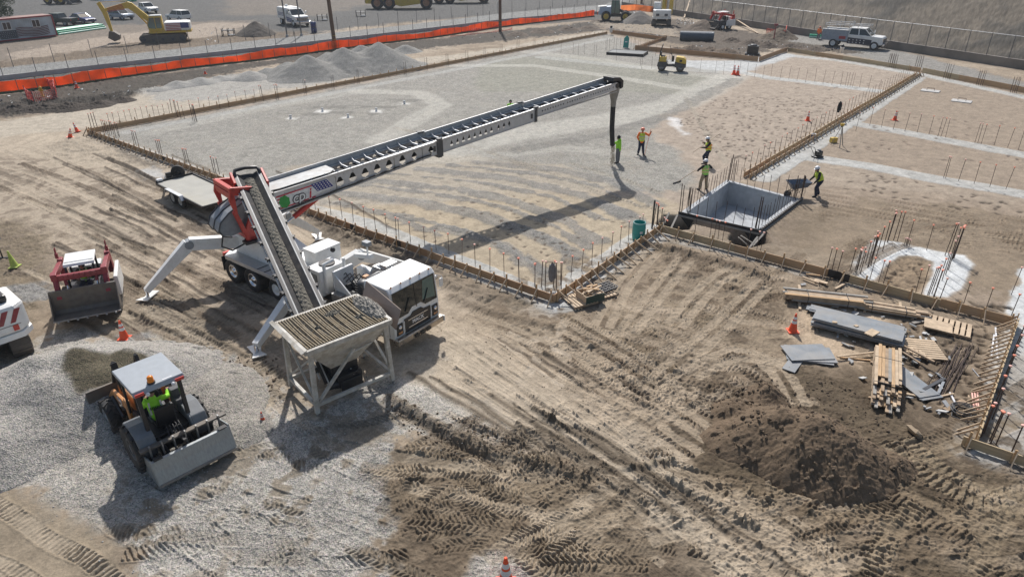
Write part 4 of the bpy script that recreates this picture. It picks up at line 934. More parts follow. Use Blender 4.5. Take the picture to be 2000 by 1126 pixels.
# outriggers
def outrigger(body, knee, foot, w0=0.42, name='outrigger'):
    b, k, f = Vector(body), Vector(knee), Vector(foot)
    m = MB(); m.bar(b, k, 0.34, 0.50, tw=0.95, th=0.95); o = m.build(name, WHITE, truck, bev=0.015)
    top = f+Vector((0, 0, 0.30))
    MB().bar(k, top, 0.32, 0.47, tw=0.72, th=0.5).build('leg', WHITE, o, bev=0.015)
    d = (k-b).normalized()
    m = MB().cyl(k-Vector((-d.y, d.x, 0))*0.2, k+Vector((-d.y, d.x, 0))*0.2, 0.17, n=14); m.build('knee_joint', GREY, o)
    m = MB().cyl(f+Vector((0, 0, 0.06)), top, 0.07, n=10); m.build('jack', CHROME, o)
    m = MB(); dx = (f-k); a = math.atan2(dx.y, dx.x)+R(50); M = Matrix.Translation(f+Vector((0, 0, 0.035)))@Matrix.Rotation(a, 4, 'Z')
    m.add([(-0.42, -0.24, 0.07), (0, -0.13, 0), (0.42, -0.24, 0.07), (0.42, 0.24, 0.07), (0, 0.13, 0), (-0.42, 0.24, 0.07),
           (-0.42, -0.24, 0.03), (0, -0.13, -0.04), (0.42, -0.24, 0.03), (0.42, 0.24, 0.03), (0, 0.13, -0.04), (-0.42, 0.24, 0.03)],
          [(0, 1, 4, 5), (1, 2, 3, 4), (6, 11, 10, 7), (7, 10, 9, 8), (0, 6, 7, 1), (1, 7, 8, 2), (2, 8, 9, 3), (3, 9, 10, 4), (4, 10, 11, 5), (5, 11, 6, 0)], M=M)
    m.build('foot_plate', WHITE, o)
    return o
outrigger((-0.75, -0.55, 1.62), (-1.55, -2.25, 1.88), (-2.17, -4.04, 0.03))
outrigger((-0.7, 0.55, 1.62), (-1.15, 2.0, 1.80), (-1.53, 3.82, 0.03))
outrigger((3.7, -0.4, 0.95), (3.95, -1.35, 1.25), (4.75, -3.83, 0.03))
outrigger((3.7, 0.4, 1.1), (4.1, 1.6, 1.55), (4.75, 3.83, 0.03))
# middle section
m = MB(); m.box((3.15, 0.55, 1.60), (0.72, 1.22, 0.86)); m.box((3.15, 0.55, 2.05), (0.76, 1.26, 0.05)); m.build('top_tool_box', WHITE, truck, bev=0.015)
m = MB(); m.box((3.35, -0.80, 1.22), (1.15, 0.72, 0.62)); m.build('side_cabinet', WHITE, truck, bev=0.015)
MB().box((3.5, -1.17, 1.25), (0.06, 0.02, 0.08)).build('latch', DGREY, truck)
m = MB(); m.box((4.50, -0.40, 1.50), (0.75, 1.15, 1.02)); cool = m.build('cooler_housing', WHITE, truck, bev=0.03)
m = MB(); m.box((4.50, -0.985, 1.62), (0.44, 0.02, 0.46)); m.build('louvre_recess', DGREY, cool)
m = MB()
for k in range(6): m.box((4.30+0.08*k, -1.0, 1.62), (0.012, 0.02, 0.46))
for k in range(7): m.box((4.50, -1.0, 1.41+0.07*k), (0.44, 0.02, 0.022))
m.build('louvre_grid', WHITE_OLD, cool)
MB().cyl((4.5, -0.3, 2.0), (4.5, -0.3, 2.06), 0.30, n=20).build('fan_ring', BLACK, cool)
MB().sphere((4.15, 0.3, 2.25), 0.10, n=10).build('beacon_ball', BLACK, truck)
m = MB(); m.tube([(4.9, -0.75, 1.1), (4.9, -0.75, 2.25), (5.05, -0.4, 2.35)], 0.07, n=8); m.tube([(5.1, 0.0, 1.2), (5.1, 0.0, 2.3)], 0.06, n=8)
m.box((5.3, -0.25, 1.7), (0.10, 0.9, 0.7)); m.prism([(5.2, 1.0), (6.3, 1.0), (6.2, 1.25), (5.35, 1.9)], -0.66, -0.60)
m.prism([(5.2, 1.0), (6.6, 1.0), (6.4, 1.35), (5.5, 1.85)], 0.55, 0.62); m.box((5.7, 0.85, 1.35), (1.6, 0.3, 0.5))
m.box((6.3, 0.95, 1.75), (0.9, 0.22, 0.30)); m.bar((4.6, 1.0, 1.9), (5.6, 0.9, 2.15), 0.2, 0.16)
m.build('frame_panels', WHITE, truck, bev=0.01)
m = MB(); m.box((5.75, -0.05, 1.05), (1.5, 0.9, 0.5)); m.box((6.0, 0.1, 1.38), (0.9, 0.5, 0.25)); m.box((6.9, 0.45, 1.9), (0.35, 0.5, 0.5))
for k in range(6): m.tube([(5.1+0.15*k, -0.5+0.13*k, 1.5), (5.4+0.15*k, -0.2+0.08*k, 1.85), (5.9+0.1*k, -0.3+0.12*k, 1.45)], 0.025, n=5)
m.build('engine', BLACK, truck, bev=0.01)
m = MB(); m.cyl((6.95, -0.72, 1.25), (6.95, -0.72, 2.15), 0.21, n=18); m.sphere((6.95, -0.72, 2.15), 0.21, n=18, m=8, sz=0.5)
m.tube([(7.0, -0.55, 2.15), (7.15, -0.2, 2.3), (7.1, 0.1, 2.2)], 0.13, n=10); m.build('air_cleaner', DGREY, truck)
m = MB(); m.tube([(6.1, 0.35, 1.6), (6.35, 0.4, 2.05), (6.8, 0.45, 2.2), (7.15, 0.5, 2.2)], [0.14, 0.15, 0.15, 0.13], n=12); m.box((6.55, 0.42, 2.15), (0.4, 0.3, 0.14)); m.build('intake_pipe', ALU, truck)
MB().box((6.5, -0.2, 1.95), (0.16, 0.2, 0.25)).build('filter_housing', ORG, truck)
m = MB(); m.cyl((7.1, 0.95, 2.15), (8.6, 1.18, 2.1), 0.06, n=10); m.box((6.9, 0.55, 2.35), (0.35, 0.55, 0.1)); m.build('vent_stack', ALU, truck)
m = MB()
for k in range(9): m.cyl((6.75+0.0*k, -0.94, 1.3+k*0.1), (7.12, -0.94, 1.3+k*0.1), 0.018, n=6)
m.build('cleaner_guard', BLACK, truck)
MB().bar((5.35, 0.95, 2.0), (5.35, 0.95, 2.55), 0.05, 0.05).build('lamp_post', WHITE, truck)
MB().box((5.35, 0.95, 2.6), (0.3, 0.22, 0.16)).build('work_lamp', GREY, truck)
MB().box((5.6, -0.75, 1.15), (0.5, 0.35, 0.3)).build('battery_tray', STEEL, truck)
# cab
cx0, cx1, cw, cz0, cz1 = 7.40, 8.72, 1.10, 0.62, 2.50
cabm = MB()
cabm.prism([(cx0, cz0), (cx1, cz0), (cx1+0.03, 0.95), (cx1, 1.45), (cx1-0.10, 2.34), (cx1-0.24, cz1), (cx0+0.03, cz1+0.03), (cx0, 2.35)], -cw, cw)
cab = cabm.build('cab', WHITE, truck, bev=0.05)
def on_front(y, z):       # point on the windscreen plane
    t = (z-1.45)/(2.34-1.45); return (cx1-0.10*t, y, z)
m = MB(); o = Vector((0.024, 0, 0.005))
pw = [(-1.0, 1.40), (-0.42, 1.40), (-0.22, 1.56), (0.22, 1.56), (0.42, 1.40), (1.0, 1.40), (1.0, 2.34), (-1.0, 2.34)]
vs = [tuple(Vector(on_front(y, z))+o) for y, z in pw]; m.add(vs, [tuple(range(8))]); ws = m.build('windscreen', GLASS, cab)
m = MB(); o = Vector((0.028, 0, 0.006)); m.add([tuple(Vector(on_front(y, z))+o) for y, z in ((0.30, 1.62), (0.92, 1.50), (0.93, 2.28), (0.42, 2.28))], [(0, 1, 2, 3)]); m.build('painted_see_through', GGLASS, ws)  # view through the windscreen imitated by an opaque green overlay
m = MB(); m.bar(Vector(on_front(0, 1.5))+Vector((0.03, 0, 0)), Vector(on_front(0, 2.34))+Vector((0.03, 0, 0)), 0.03, 0.01); m.build('centre_bar', BLACK, ws)
m = MB(); m.prism([(7.62, 1.42), (8.50, 1.42), (8.46, 2.12), (8.32, 2.27), (7.70, 2.27), (7.62, 2.18)], -cw-0.008, -cw+0.01); m.build('door_window', GLASS, cab)
m = MB(); m.prism([(7.62, 1.42), (8.50, 1.42), (8.46, 2.12), (8.32, 2.27), (7.70, 2.27), (7.62, 2.18)], cw-0.01, cw+0.008); m.build('door_window', GLASS, cab)
for s in (-1, 1):
    m = MB(); m.box((8.08, s*(cw+0.004), 1.42), (0.86, 0.008, 0.02)); m.box((7.65, s*(cw+0.004), 1.45), (0.012, 0.008, 1.5)); m.box((8.5, s*(cw+0.004), 1.35), (0.012, 0.008, 1.3)); m.build('door_seam', DGREY, cab)
    m = MB(); m.tube([(7.8, s*(cw+0.02), 2.25), (7.85, s*(cw+0.12), 2.3), (8.3, s*(cw+0.1), 2.32), (8.4, s*(cw+0.02), 2.25)], 0.015, n=6); m.build('grab_rail', CHROME, cab)
    MB().tube([(8.55, s*cw, 2.2), (8.75, s*(cw+0.18), 2.15), (8.75, s*(cw+0.18), 1.6), (8.55, s*cw, 1.55)], 0.012, n=6).build('mirror_arm', CHROME, cab)
    MB().box((8.73, s*(cw+0.17), 1.9), (0.06, 0.16, 0.32)).build('mirror', WHITE, cab, bev=0.02)
for k in range(5): MB().sphere((cx1-0.20, -0.9+0.45*k, 2.50), 0.035, n=8, m=5).build('marker_lamp', ORG, cab)
m = MB(); xf = cx1+0.036
m.prism([(-0.62, 0.72), (0.62, 0.72), (0.64, 1.26), (0.32, 1.28), (0.20, 1.38), (-0.20, 1.38), (-0.32, 1.28), (-0.64, 1.26)], xf-0.03, xf, axis='x'); gr = m.build('grille', BLACK, cab)
m = MB()
for z in (1.16, 0.88): m.box((xf+0.008, 0, z), (0.02, 0.95, 0.022))
m.build('grille_bar', CHROME, gr)
lettering('MACK', 0.20, CONEW, gr, (xf+0.012, 0, 1.02), (0, 1, 0), (0, 0, 1), bold=0.006)
for s in (-1, 1):
    m = MB(); m.box((xf-0.012, s*0.86, 0.98), (0.05, 0.30, 0.44)); hl = m.build('lamp_panel', BLACK, cab, bev=0.03)
    m = MB(); m.lathe([(0.075, 0), (0.07, 0.03), (0.04, 0.045), (0.001, 0.05)], (xf+0.012, s*0.86, 1.06), 'x', n=16); m.build('headlight', CHROME, hl)
    MB().box((xf+0.02, s*0.86, 0.86), (0.02, 0.18, 0.07)).build('indicator', ORG, hl)
    MB().box((xf+0.005, s*0.66, 1.0), (0.02, 0.03, 0.42)).build('trim_strip', WHITE, cab)
    m = MB(); m.bar(Vector(on_front(s*0.45-0.1, 1.53))+Vector((0.05, 0, 0)), Vector(on_front(s*0.45+0.15, 1.95))+Vector((0.05, 0, 0)), 0.03, 0.02); m.build('wiper', BLACK, cab)
m = MB(); m.box((8.84, 0, 0.58), (0.20, 2.28, 0.24)); m.box((8.6, 0, 0.52), (0.4, 2.0, 0.2)); bmp = m.build('bumper', mat('dirty_chrome', (0.45, 0.40, 0.34), 0.25, 0.8, dust=0.35), truck, bev=0.04)
m = MB()
for y in (-0.28, 0.0, 0.28): m.box((8.975, y, 0.56), (0.02, 0.22, 0.12))
m.build('tow_slots', BLACK, bmp)
MB().box((8.9, 1.1, 0.6), (0.16, 0.04, 0.2)).build('bumper_guide', WHITE, bmp)

# ---- turret frame, boom (local frame with x along the boom)
TX, TYY = W_t = (-0.06, 0.0)
bw = Vector((6.52, 40.84)); tw_ = Vector((TO[0]+math.cos(TH)*-0.06, TO[1]+math.sin(TH)*-0.06))
BA = math.atan2((bw-tw_).y, (bw-tw_).x)-TH; BL = (bw-tw_).length
BM = Matrix.Translation((-0.06, 0, 0))@Matrix.Rotation(BA, 4, 'Z')
def top(d): return 3.62+0.0735*d
tur = MB(BM)
for s in (-1, 1):
    tur.prism([(-0.85, 2.1), (0.75, 2.1), (0.66, 2.6), (0.05, 3.2), (-0.25, 4.20), (-1.10, 4.34), (-1.22, 3.85), (-1.08, 3.3), (-0.98, 3.3), (-0.98, 4.0), (-0.58, 3.9), (-0.50, 3.2), (-0.85, 2.5)], s*0.66, s*0.78)
tur.box((-1.05, 0, 4.24), (0.20, 1.56, 0.16)); tur.box((-0.36, 0, 4.12), (0.20, 1.56, 0.16)); tur.box((0.0, 0, 2.18), (1.6, 1.56, 0.16)); tur.box((-1.10, 0, 4.0), (0.12, 1.56, 0.25))
for s in (-1, 1): tur.bar((-1.1, s*0.72, 3.4), (-0.75, s*0.72, 2.1), 0.14, 0.16)
tur = tur.build('turret_frame', RED, truck, bev=0.02)
m = MB(BM); m.prism([(0.15, 3.45), (-0.5, 3.62), (-1.25, 3.28), (-1.62, 2.98), (-1.74, 2.68), (-1.62, 2.44), (-1.3, 2.34), (-0.6, 2.46), (0.15, 2.8)], -0.52, 0.52); tl = m.build('boom_tail_hood', GREY, truck, bev=0.05)
for y in (-0.53, 0.0, 0.53):
    MB(BM).tube([(0.1, y, 3.48), (-0.5, y, 3.64), (-1.26, y, 3.29), (-1.63, y, 2.99), (-1.75, y, 2.68), (-1.62, y, 2.43), (-1.3, y, 2.32)], 0.03, n=6).build('hood_rib', DGREY, tl)
MB(BM).tube([(-1.6, -0.45, 2.5), (-1.75, -0.5, 2.05), (-1.4, -0.55, 1.8), (-0.9, -0.5, 1.9), (-0.7, -0.4, 2.2)], 0.035, n=6).build('hydraulic_hose', BLACK, truck)
MB(BM).box((-0.75, -0.75, 2.05), (0.45, 0.4, 0.12)).build('valve_block', BLACK, truck, bev=0.03)

def plate_holes(m, d0, d1, zt0, zt1, h0, h1, y, holes):
    """side plate of the boom with cut-outs; holes = [(centre, half width, half height, shape)]"""
    def Z(d):
        t = (d-d0)/(d1-d0); return zt0+(zt1-zt0)*t, (zt0+(zt1-zt0)*t)-(h0+(h1-h0)*t)
    cuts = [d0]
    for c, hw, hh, sh in holes: cuts += [c-hw*1.35, c+hw*1.35]
    cuts.append(d1)
    for i in range(0, len(cuts)-1):
        a, b = cuts[i], cuts[i+1]
        if b-a < 1e-4: continue
        ta, ba = Z(a); tb, bb = Z(b)
        if i % 2 == 0: m.add([(a, y, ba), (b, y, bb), (b, y, tb), (a, y, ta)], [(0, 1, 2, 3)])
        else:
            c, hw, hh, sh = holes[i//2]; tc, bc = Z(c); zc = (tc+bc)/2
            outer = [(a, ba), (c, bc), (b, bb), (b, (tb+bb)/2), (b, tb), (c, tc), (a, ta), (a, (ta+ba)/2)]
            if sh == 't': inner = [(-0.8, -0.55), (0, -0.95), (0.8, -0.55), (0.95, -0.15), (0.35, 0.9), (0, 1), (-0.35, 0.9), (-0.95, -0.15)]
            elif sh == 'd': inner = [(-0.55, -0.5), (0, -1), (0.55, -0.5), (0.95, 0), (0.55, 0.5), (0, 1), (-0.55, 0.5), (-0.95, 0)]
            elif sh == 'tri': inner = [(-1, -0.9), (0, -0.95), (1, -0.9), (0.55, 0), (0.12, 0.95), (0, 1), (-0.12, 0.95), (-0.55, 0)]
            else: inner = [(-0.7, -0.7), (0, -1), (0.7, -0.7), (1, 0), (0.7, 0.7), (0, 1), (-0.7, 0.7), (-1, 0)]
            inner = [(c+q[0]*hw, zc+q[1]*hh) for q in inner]
            vs = [(p[0], y, p[1]) for p in outer]+[(p[0], y, p[1]) for p in inner]
            m.add(vs, [(k, (k+1) % 8, (k+1) % 8+8, k+8) for k in range(8)])
BW1, BW2, BW3 = 1.16, 0.96, 0.76
s1, s2, s3 = 8.9, 15.3, 21.9
def section(name, d0, d1, h0, h1, wd, holes, m_=ALU, dz=0.0):
    m = MB(BM)
    for s in (-1, 1): plate_holes(m, d0, d1, top(d0)+dz, top(d1)+dz, h0, h1, s*wd/2, holes)
    o = m.build(name, m_, truck, fixn=False); md = o.modifiers.new('thick', 'SOLIDIFY'); md.thickness = 0.03; md.offset = 0
    return o
BOOMG = mat('boom_grey_aluminium', (0.55, 0.56, 0.58), 0.45, 0.35, var=0.07, dust=0.15)
H1 = [(3.55+0.62*k, 0.20, 0.22, 't') for k in range(5)]+[(6.75, 0.19, 0.22, 't'), (7.4, 0.17, 0.2, 'd'), (8.35, 0.17, 0.2, 'd')]
sec1 = section('boom_section', 0.2, s1, 0.92, 0.62, BW1, H1, BOOMG)
H2 = [(s1+0.75+0.36*k, 0.12, 0.15, 'tri') for k in range(8)]+[(s1+3.75+0.36*k, 0.09, 0.16, 'd') for k in range(3)]
sec2 = section('boom_section', s1-0.1, s2, 0.66, 0.60, BW2, H2, BOOMG, -0.03)
H3 = [(s2+0.55+0.20*k+0.12*(k//9), 0.05, 0.07, 'd') for k in range(28)]
sec3 = section('boom_section', s2-0.1, s3, 0.44, 0.40, BW3, H3, BOOMG, -0.05)
# rails on the top edges, belt and cross members
m = MB(BM)
for d0, d1, wd, dz in ((0.2, s1, BW1, 0.0), (s1-0.1, s2, BW2, -0.03), (s2-0.1, s3, BW3, -0.05)):
    for s in (-1, 1):
        m.bar((d0, s*wd/2, top(d0)+dz), (d1, s*wd/2, top(d1)+dz), 0.10, 0.07)
    m.bar((d0, wd/2-0.02, top(d0)+dz+0.13), (d1, wd/2-0.02, top(d1)+dz+0.13), 0.05, 0.24); m.bar((d0, wd/2-0.16, top(d0)+dz-0.02), (d1, wd/2-0.16, top(d1)+dz-0.02), 0.16, 0.03); m.bar((d0, -wd/2+0.13, top(d0)+dz-0.03), (d1, -wd/2+0.13, top(d1)+dz-0.03), 0.10, 0.03)
    m.bar((d0, -wd/2, top(d0)+dz-(0.92 if d0 < 1 else 0.62 if d0 < 12 else 0.43)), (d1, -wd/2, top(d1)+dz-0.5 if d1 > 20 else top(d1)+dz-0.6), 0.08, 0.04)
m.build('boom_rail', ALU, truck)
m = MB(BM); m.bar((0.0, 0, top(0)-0.16), (s3, 0, top(s3)-0.18), 0.62, 0.03); m.bar((0.0, 0, top(0)-0.52), (s3, 0, top(s3)-0.40), 0.6, 0.03); m.build('boom_belt', BLK, truck)
m = MB(BM); d = 2.3
while d < s3-0.4:
    wd = BW1 if d < s1 else BW2 if d < s2 else BW3
    m.prism([(-wd/2, top(d)-0.10), (wd/2, top(d)-0.10), (wd*0.22, top(d)-0.02), (-wd*0.22, top(d)-0.02)], d, d+0.06, axis='x')
    for s in (-1, 1): m.bar((d, s*wd*0.22, top(d)-0.12), (d, s*wd*0.48, top(d)+0.02), 0.22 if d < 14 else 0.1, 0.02, up=(1, 0, 0))
    d += 0.62 if d < 13 else 0.75
m.build('idler_frames', BOOMG, truck)
m = MB(BM); m.prism([(0.45, -0.40), (0.9, -0.52), (3.2, -0.52), (3.5, -0.3), (3.5, 0.52), (2.4, 0.62), (0.7, 0.58)], 0, 0.025, axis='z', M=Matrix.Translation((0, 0, top(0.4)+0.05))@Matrix.Rotation(-math.atan(0.0735), 4, 'Y')); m.build('walkway_cover', mat('dusty_cover', (0.40, 0.41, 0.41), 0.55, 0.2, dust=0.35, var=0.12), truck)
m = MB(BM); m.bar((5.4, -BW1/2-0.06, top(5.4)-0.02), (8.5, -BW1/2-0.06, top(8.5)-0.02), 0.12, 0.10); m.build('guide_rail', ALU, truck)
for d, wd, h in ((s1, BW1, 0.78), (s2, BW2, 0.66)):
    m = MB(BM)
    for s in (-1, 1): m.box((d-0.05, s*(wd/2+0.02), top(d)-h/2), (0.34 if d < 10 else 0.16, 0.09, h)); m.box((d-0.35, s*(wd/2+0.02), top(d)-0.35), (0.12, 0.06, 0.25))
    m.box((d-0.05, 0, top(d)-h), (0.2, wd+0.1, 0.08)); m.box((d-0.05, -wd/2, top(d)+0.06), (0.25, 0.2, 0.08)); m.box((d-0.3, wd/2, top(d)+0.2), (0.3, 0.2, 0.08))
    m.build('slide_bracket', DGREY, truck, bev=0.01)
for k in range(3):      # cables and seams along the near side
    m = MB(BM); m.tube([(0.5+0.2*j, -BW1/2-0.05-0.02*k, top(0.5+0.2*j)-0.86+0.34*(0.5+0.2*j)/8.9+0.035*k+0.012*math.sin(j*0.9+k)) for j in range(40)], 0.014, n=5); m.build('cable', BLACK, truck)
m = MB(BM)
for d in [0.6+0.45*k for k in range(18)]: m.box((d, -BW1/2-0.02, top(d)-0.12), (0.03, 0.015, 0.03)); m.box((d+0.2, -BW1/2-0.02, top(d)-0.60), (0.025, 0.012, 0.025))
for d in (3.35, 6.3, 7.85): m.box((d, -BW1/2-0.02, top(d)-0.42), (0.03, 0.015, 0.6))
for d in [s1+0.4+0.4*k for k in range(15)]: m.box((d, -BW2/2-0.02, top(d)-0.14), (0.025, 0.012, 0.025))
m.build('boom_bolts', STEEL, sec1)
# tip
m = MB(BM); m.cyl((s3+0.05, -0.42, top(s3)-0.2), (s3+0.05, 0.42, top(s3)-0.2), 0.16, n=14); m.prism([(s3-0.35, top(s3)+0.05), (s3-0.3, top(s3)+0.28), (s3+0.30, top(s3)+0.22), (s3+0.62, top(s3)), (s3+0.62, top(s3)-0.38), (s3+0.42, top(s3)-0.45), (s3+0.40, top(s3)-0.05), (s3+0.1, top(s3)+0.08)], -0.40, 0.40); m.build('discharge_hood', BLACK, truck, bev=0.02)
m = MB(BM); m.lathe([(0.33, 0), (0.30, -0.25), (0.17, -0.85), (0.16, -1.15)], (s3+0.30, 0, top(s3)-0.35), n=14); m.build('discharge_funnel', WOODG, truck)
hx = s3+0.30
m = MB(BM); m.tube([(hx, 0, top(s3)-1.4), (hx-0.02, -0.02, 3.2), (hx+0.0, -0.02, 2.5), (hx+0.08, -0.02, 1.9), (hx+0.2, 0, 1.35)], 0.15, n=12); m.build('discharge_hose', BLK, truck)
# hydraulic ram
m = MB(BM); m.cyl((1.35, -0.42, 2.42), (2.55, -0.42, 3.0), 0.11, n=12); m.build('ram_barrel', RED, truck)
m = MB(BM); m.cyl((0.55, -0.42, 2.05), (1.35, -0.42, 2.42), 0.05, n=10); m.build('ram_rod', CHROME, truck)
# sign panel on the boom's near side
yb = -BW1/2-0.025; FB = mat('decal_blue', (0.04, 0.05, 0.22), 0.4); FR_ = mat('decal_red', (0.55, 0.04, 0.06), 0.4); FG = mat('decal_green', (0.02, 0.30, 0.05), 0.4)
def bp(d, f): return (d, top(d)-0.08-f*0.66)
m = MB(BM); q = [bp(0.62, 0.16), bp(2.95, 0.0), bp(3.25, 0.62), bp(0.75, 1.08)]; m.prism([(a, b) for a, b in q][::-1], yb-0.006, yb); sg = m.build('sign_panel', CONEW, truck)
m = MB(BM)
for k in range(5):
    f = 0.12+0.19*k; xe = 2.35 if k in (0, 4) else 1.05; m.prism([(0.66+0.02*k, bp(0.7, f)[1]), (xe, bp(xe, f-0.03)[1]), (xe, bp(xe, f+0.05)[1]), (0.66+0.02*k, bp(0.7, f+0.08)[1])], yb-0.012, yb-0.006)
m.build('sign_stripes', FR_, sg)
m = MB(BM); m.prism([bp(2.20, 0.06), bp(2.93, 0.03), bp(3.20, 0.60), bp(2.45, 0.60)], yb-0.016, yb-0.008); m.build('sign_star_field', FB, sg)
m = MB(BM)
for i in range(5):
    for j in range(4):
        a, b = bp(2.33+0.14*i+0.05*j, 0.12+0.13*j); m.box((a, yb-0.018, b), (0.045, 0.008, 0.045))
m.build('sign_stars', CONEW, sg)
m = MB(BM)
pts = []
for k in range(14):
    a = 2*PI*k/14; rr = 0.24*(1+0.15*(k % 2)); a2, b2 = bp(0.98, 0.58); pts.append((a2+rr*math.cos(a)*0.9, b2+rr*math.sin(a)))
m.prism(pts, yb-0.022, yb-0.012); m.build('sign_mascot_shape', FG, sg)
for txt, d, mm, b in (('cp', 1.58, CONEW, 0.0), ('i', 2.08, FR_, 0.0)):
    for mt, bo, o in ((BLACK if txt == 'cp' else CONEW, 0.042, 0.018), (mm, 0.008, 0.028)):
        org = BM@Vector((d, yb-o-0.006, top(d)-0.46)); rr = BM.to_3x3()@Vector((1, 0, 0.0735)); uu = BM.to_3x3()@Vector((-0.0735, 0, 1))
        lettering(txt, 0.60, mt, sg, org, rr, uu, bold=bo, shear=0.25)
# ---- feed conveyor, from under the hopper to the top of the turret
def to_truck(x, y, z):
    v = Vector((x-TO[0], y-TO[1])); return Vector((v.x*math.cos(TH)+v.y*math.sin(TH), -v.x*math.sin(TH)+v.y*math.cos(TH), z))
c0 = to_truck(-5.28, 17.02, 0.55); c1 = Vector((-0.13, -0.05, 4.42)); CL = (c1-c0).length
CM = frame(c0, c1); feed = thing('feed_conveyor', None, None); del_ = feed; 
bpy.data.objects.remove(feed)
m = MB(CM)
for s in (-1, 1):
    m.bar((0, s*0.40, 0.05), (CL-0.1, s*0.40, 0.05), 0.05, 0.16); m.bar((0.3, s*0.56, -0.02), (CL-0.3, s*0.56, -0.02), 0.05, 0.10)
fc = m.build('feed_conveyor', mat('worn_white', (0.50, 0.50, 0.48), 0.5, dust=0.35), truck, bev=0.008)
m = MB(CM)
for s in (-1, 1):
    m.bar((0, s*0.47, 0.10), (CL-0.1, s*0.47, 0.10), 0.10, 0.06)
    x = 0.6
    while x < CL-0.4: m.box((x, s*0.50, 0.04), (0.12, 0.22, 0.14)); m.cyl((x+0.06, s*0.6, 0.04), (x+0.06, s*0.66, 0.04), 0.03, n=6); x += 0.85
m.build('belt_skirt', BLACK, fc)
m = MB(CM); m.add([(0, -0.38, 0.12), (0, -0.18, 0.0), (0, 0.18, 0.0), (0, 0.38, 0.12), (CL, -0.38, 0.12), (CL, -0.18, 0.0), (CL, 0.18, 0.0), (CL, 0.38, 0.12)], [(0, 1, 5, 4), (1, 2, 6, 5), (2, 3, 7, 6)])
m.bar((0, 0, -0.2), (CL, 0, -0.2), 0.66, 0.02); m.build('belt', BLK, fc, fixn=False)
MB(CM).cyl((0, -0.4, -0.09), (0, 0.4, -0.09), 0.13, n=14).build('tail_roller', BLACK, fc)
m = MB(CM); m.cyl((CL-0.02, -0.4, -0.09), (CL-0.02, 0.4, -0.09), 0.13, n=14)
m.tube([(CL-0.25, -0.46, 0.0), (CL-0.05, -0.46, 0.17), (CL+0.12, -0.42, 0.2), (CL+0.2, 0, 0.2), (CL+0.12, 0.42, 0.2), (CL-0.05, 0.46, 0.17), (CL-0.25, 0.46, 0.0)], 0.07, n=8); m.build('head_roller', BLACK, fc)
MB(CM).box((CL-0.35, -0.58, 0.0), (0.9, 0.10, 0.35)).build('head_plate', RED, fc, bev=0.02); MB(CM).box((CL-0.25, 0.58, 0.0), (0.7, 0.10, 0.35)).build('head_plate', RED, fc, bev=0.02)
n1, n2 = 190, 11; vs = []
for i in range(n1):
    for j in range(n2):
        u = (j/(n2-1)-0.5)*2; x = CL*0.02+CL*0.95*i/(n1-1); q = math.sin(i*1.7+j*3.1)*math.sin(i*0.37-j*2.3)
        vs.append((x, u*0.175, 0.035+0.06*(1-u*u)+0.016*q+rng.uniform(-0.01, 0.01)))
m = MB(CM); m.add(vs, [(i*n2+j, i*n2+j+1, (i+1)*n2+j+1, (i+1)*n2+j) for i in range(n1-1) for j in range(n2-1)])
def stones_mat(name, base, s=38.0, lo=0.45, hi=1.5):
    mt = bpy.data.materials.new(name); mt.use_nodes = True; N = mt.node_tree.nodes; L = mt.node_tree.links; b = N['Principled BSDF']; b.inputs['Roughness'].default_value = 0.9
    tc = N.new('ShaderNodeTexCoord'); vo = N.new('ShaderNodeTexVoronoi'); vo.inputs['Scale'].default_value = s; L.new(tc.outputs['Object'], vo.inputs['Vector'])
    sp = N.new('ShaderNodeSeparateColor'); L.new(vo.outputs['Color'], sp.inputs[0]); mr = N.new('ShaderNodeMapRange'); mr.inputs[3].default_value = lo; mr.inputs[4].default_value = hi; L.new(sp.outputs[0], mr.inputs[0])
    mx = N.new('ShaderNodeMix'); mx.data_type = 'RGBA'; mx.blend_type = 'MULTIPLY'; mx.inputs[0].default_value = 1; mx.inputs[6].default_value = (*base, 1); L.new(mr.outputs[0], mx.inputs[7]); L.new(mx.outputs[2], b.inputs['Base Color'])
    bp_ = N.new('ShaderNodeBump'); bp_.inputs['Distance'].default_value = 0.03; L.new(vo.outputs['Distance'], bp_.inputs['Height']); L.new(bp_.outputs[0], b.inputs['Normal']); return mt
STN = stones_mat('crushed_stone', (0.22, 0.20, 0.16)); STNL = stones_mat('pale_crushed_stone', (0.36, 0.335, 0.295), 34)
gl = m.build('gravel_on_belt', STN, None, fixn=False); gl.location = (TO[0], TO[1], 0); gl.rotation_euler = (0, 0, TH); tag(gl, 'long strip of grey gravel riding up the feed conveyor belt', 'gravel', kind='stuff')
# falling stone below the hose
p0 = Matrix.Translation((TO[0], TO[1], 0))@Matrix.Rotation(TH, 4, 'Z')@BM@Vector((hx+0.22, 0, 1.4))
m = MB()
for k in range(420):
    z = rng.random()**0.8*1.5; sp_ = 0.10+0.05*(1.5-z); a = rng.uniform(0, 2*PI); q = sp_*math.sqrt(rng.random()); m.sphere((p0.x+q*math.cos(a)+0.06*(1.4-z), p0.y+q*math.sin(a), z), rng.uniform(0.012, 0.03), n=5, m=3)
tag(m.build('falling_gravel', mat('buff_stone', (0.40, 0.34, 0.25), 0.9), None, fixn=False), 'buff gravel pouring from the end of the boom hose', 'gravel', kind='stuff')

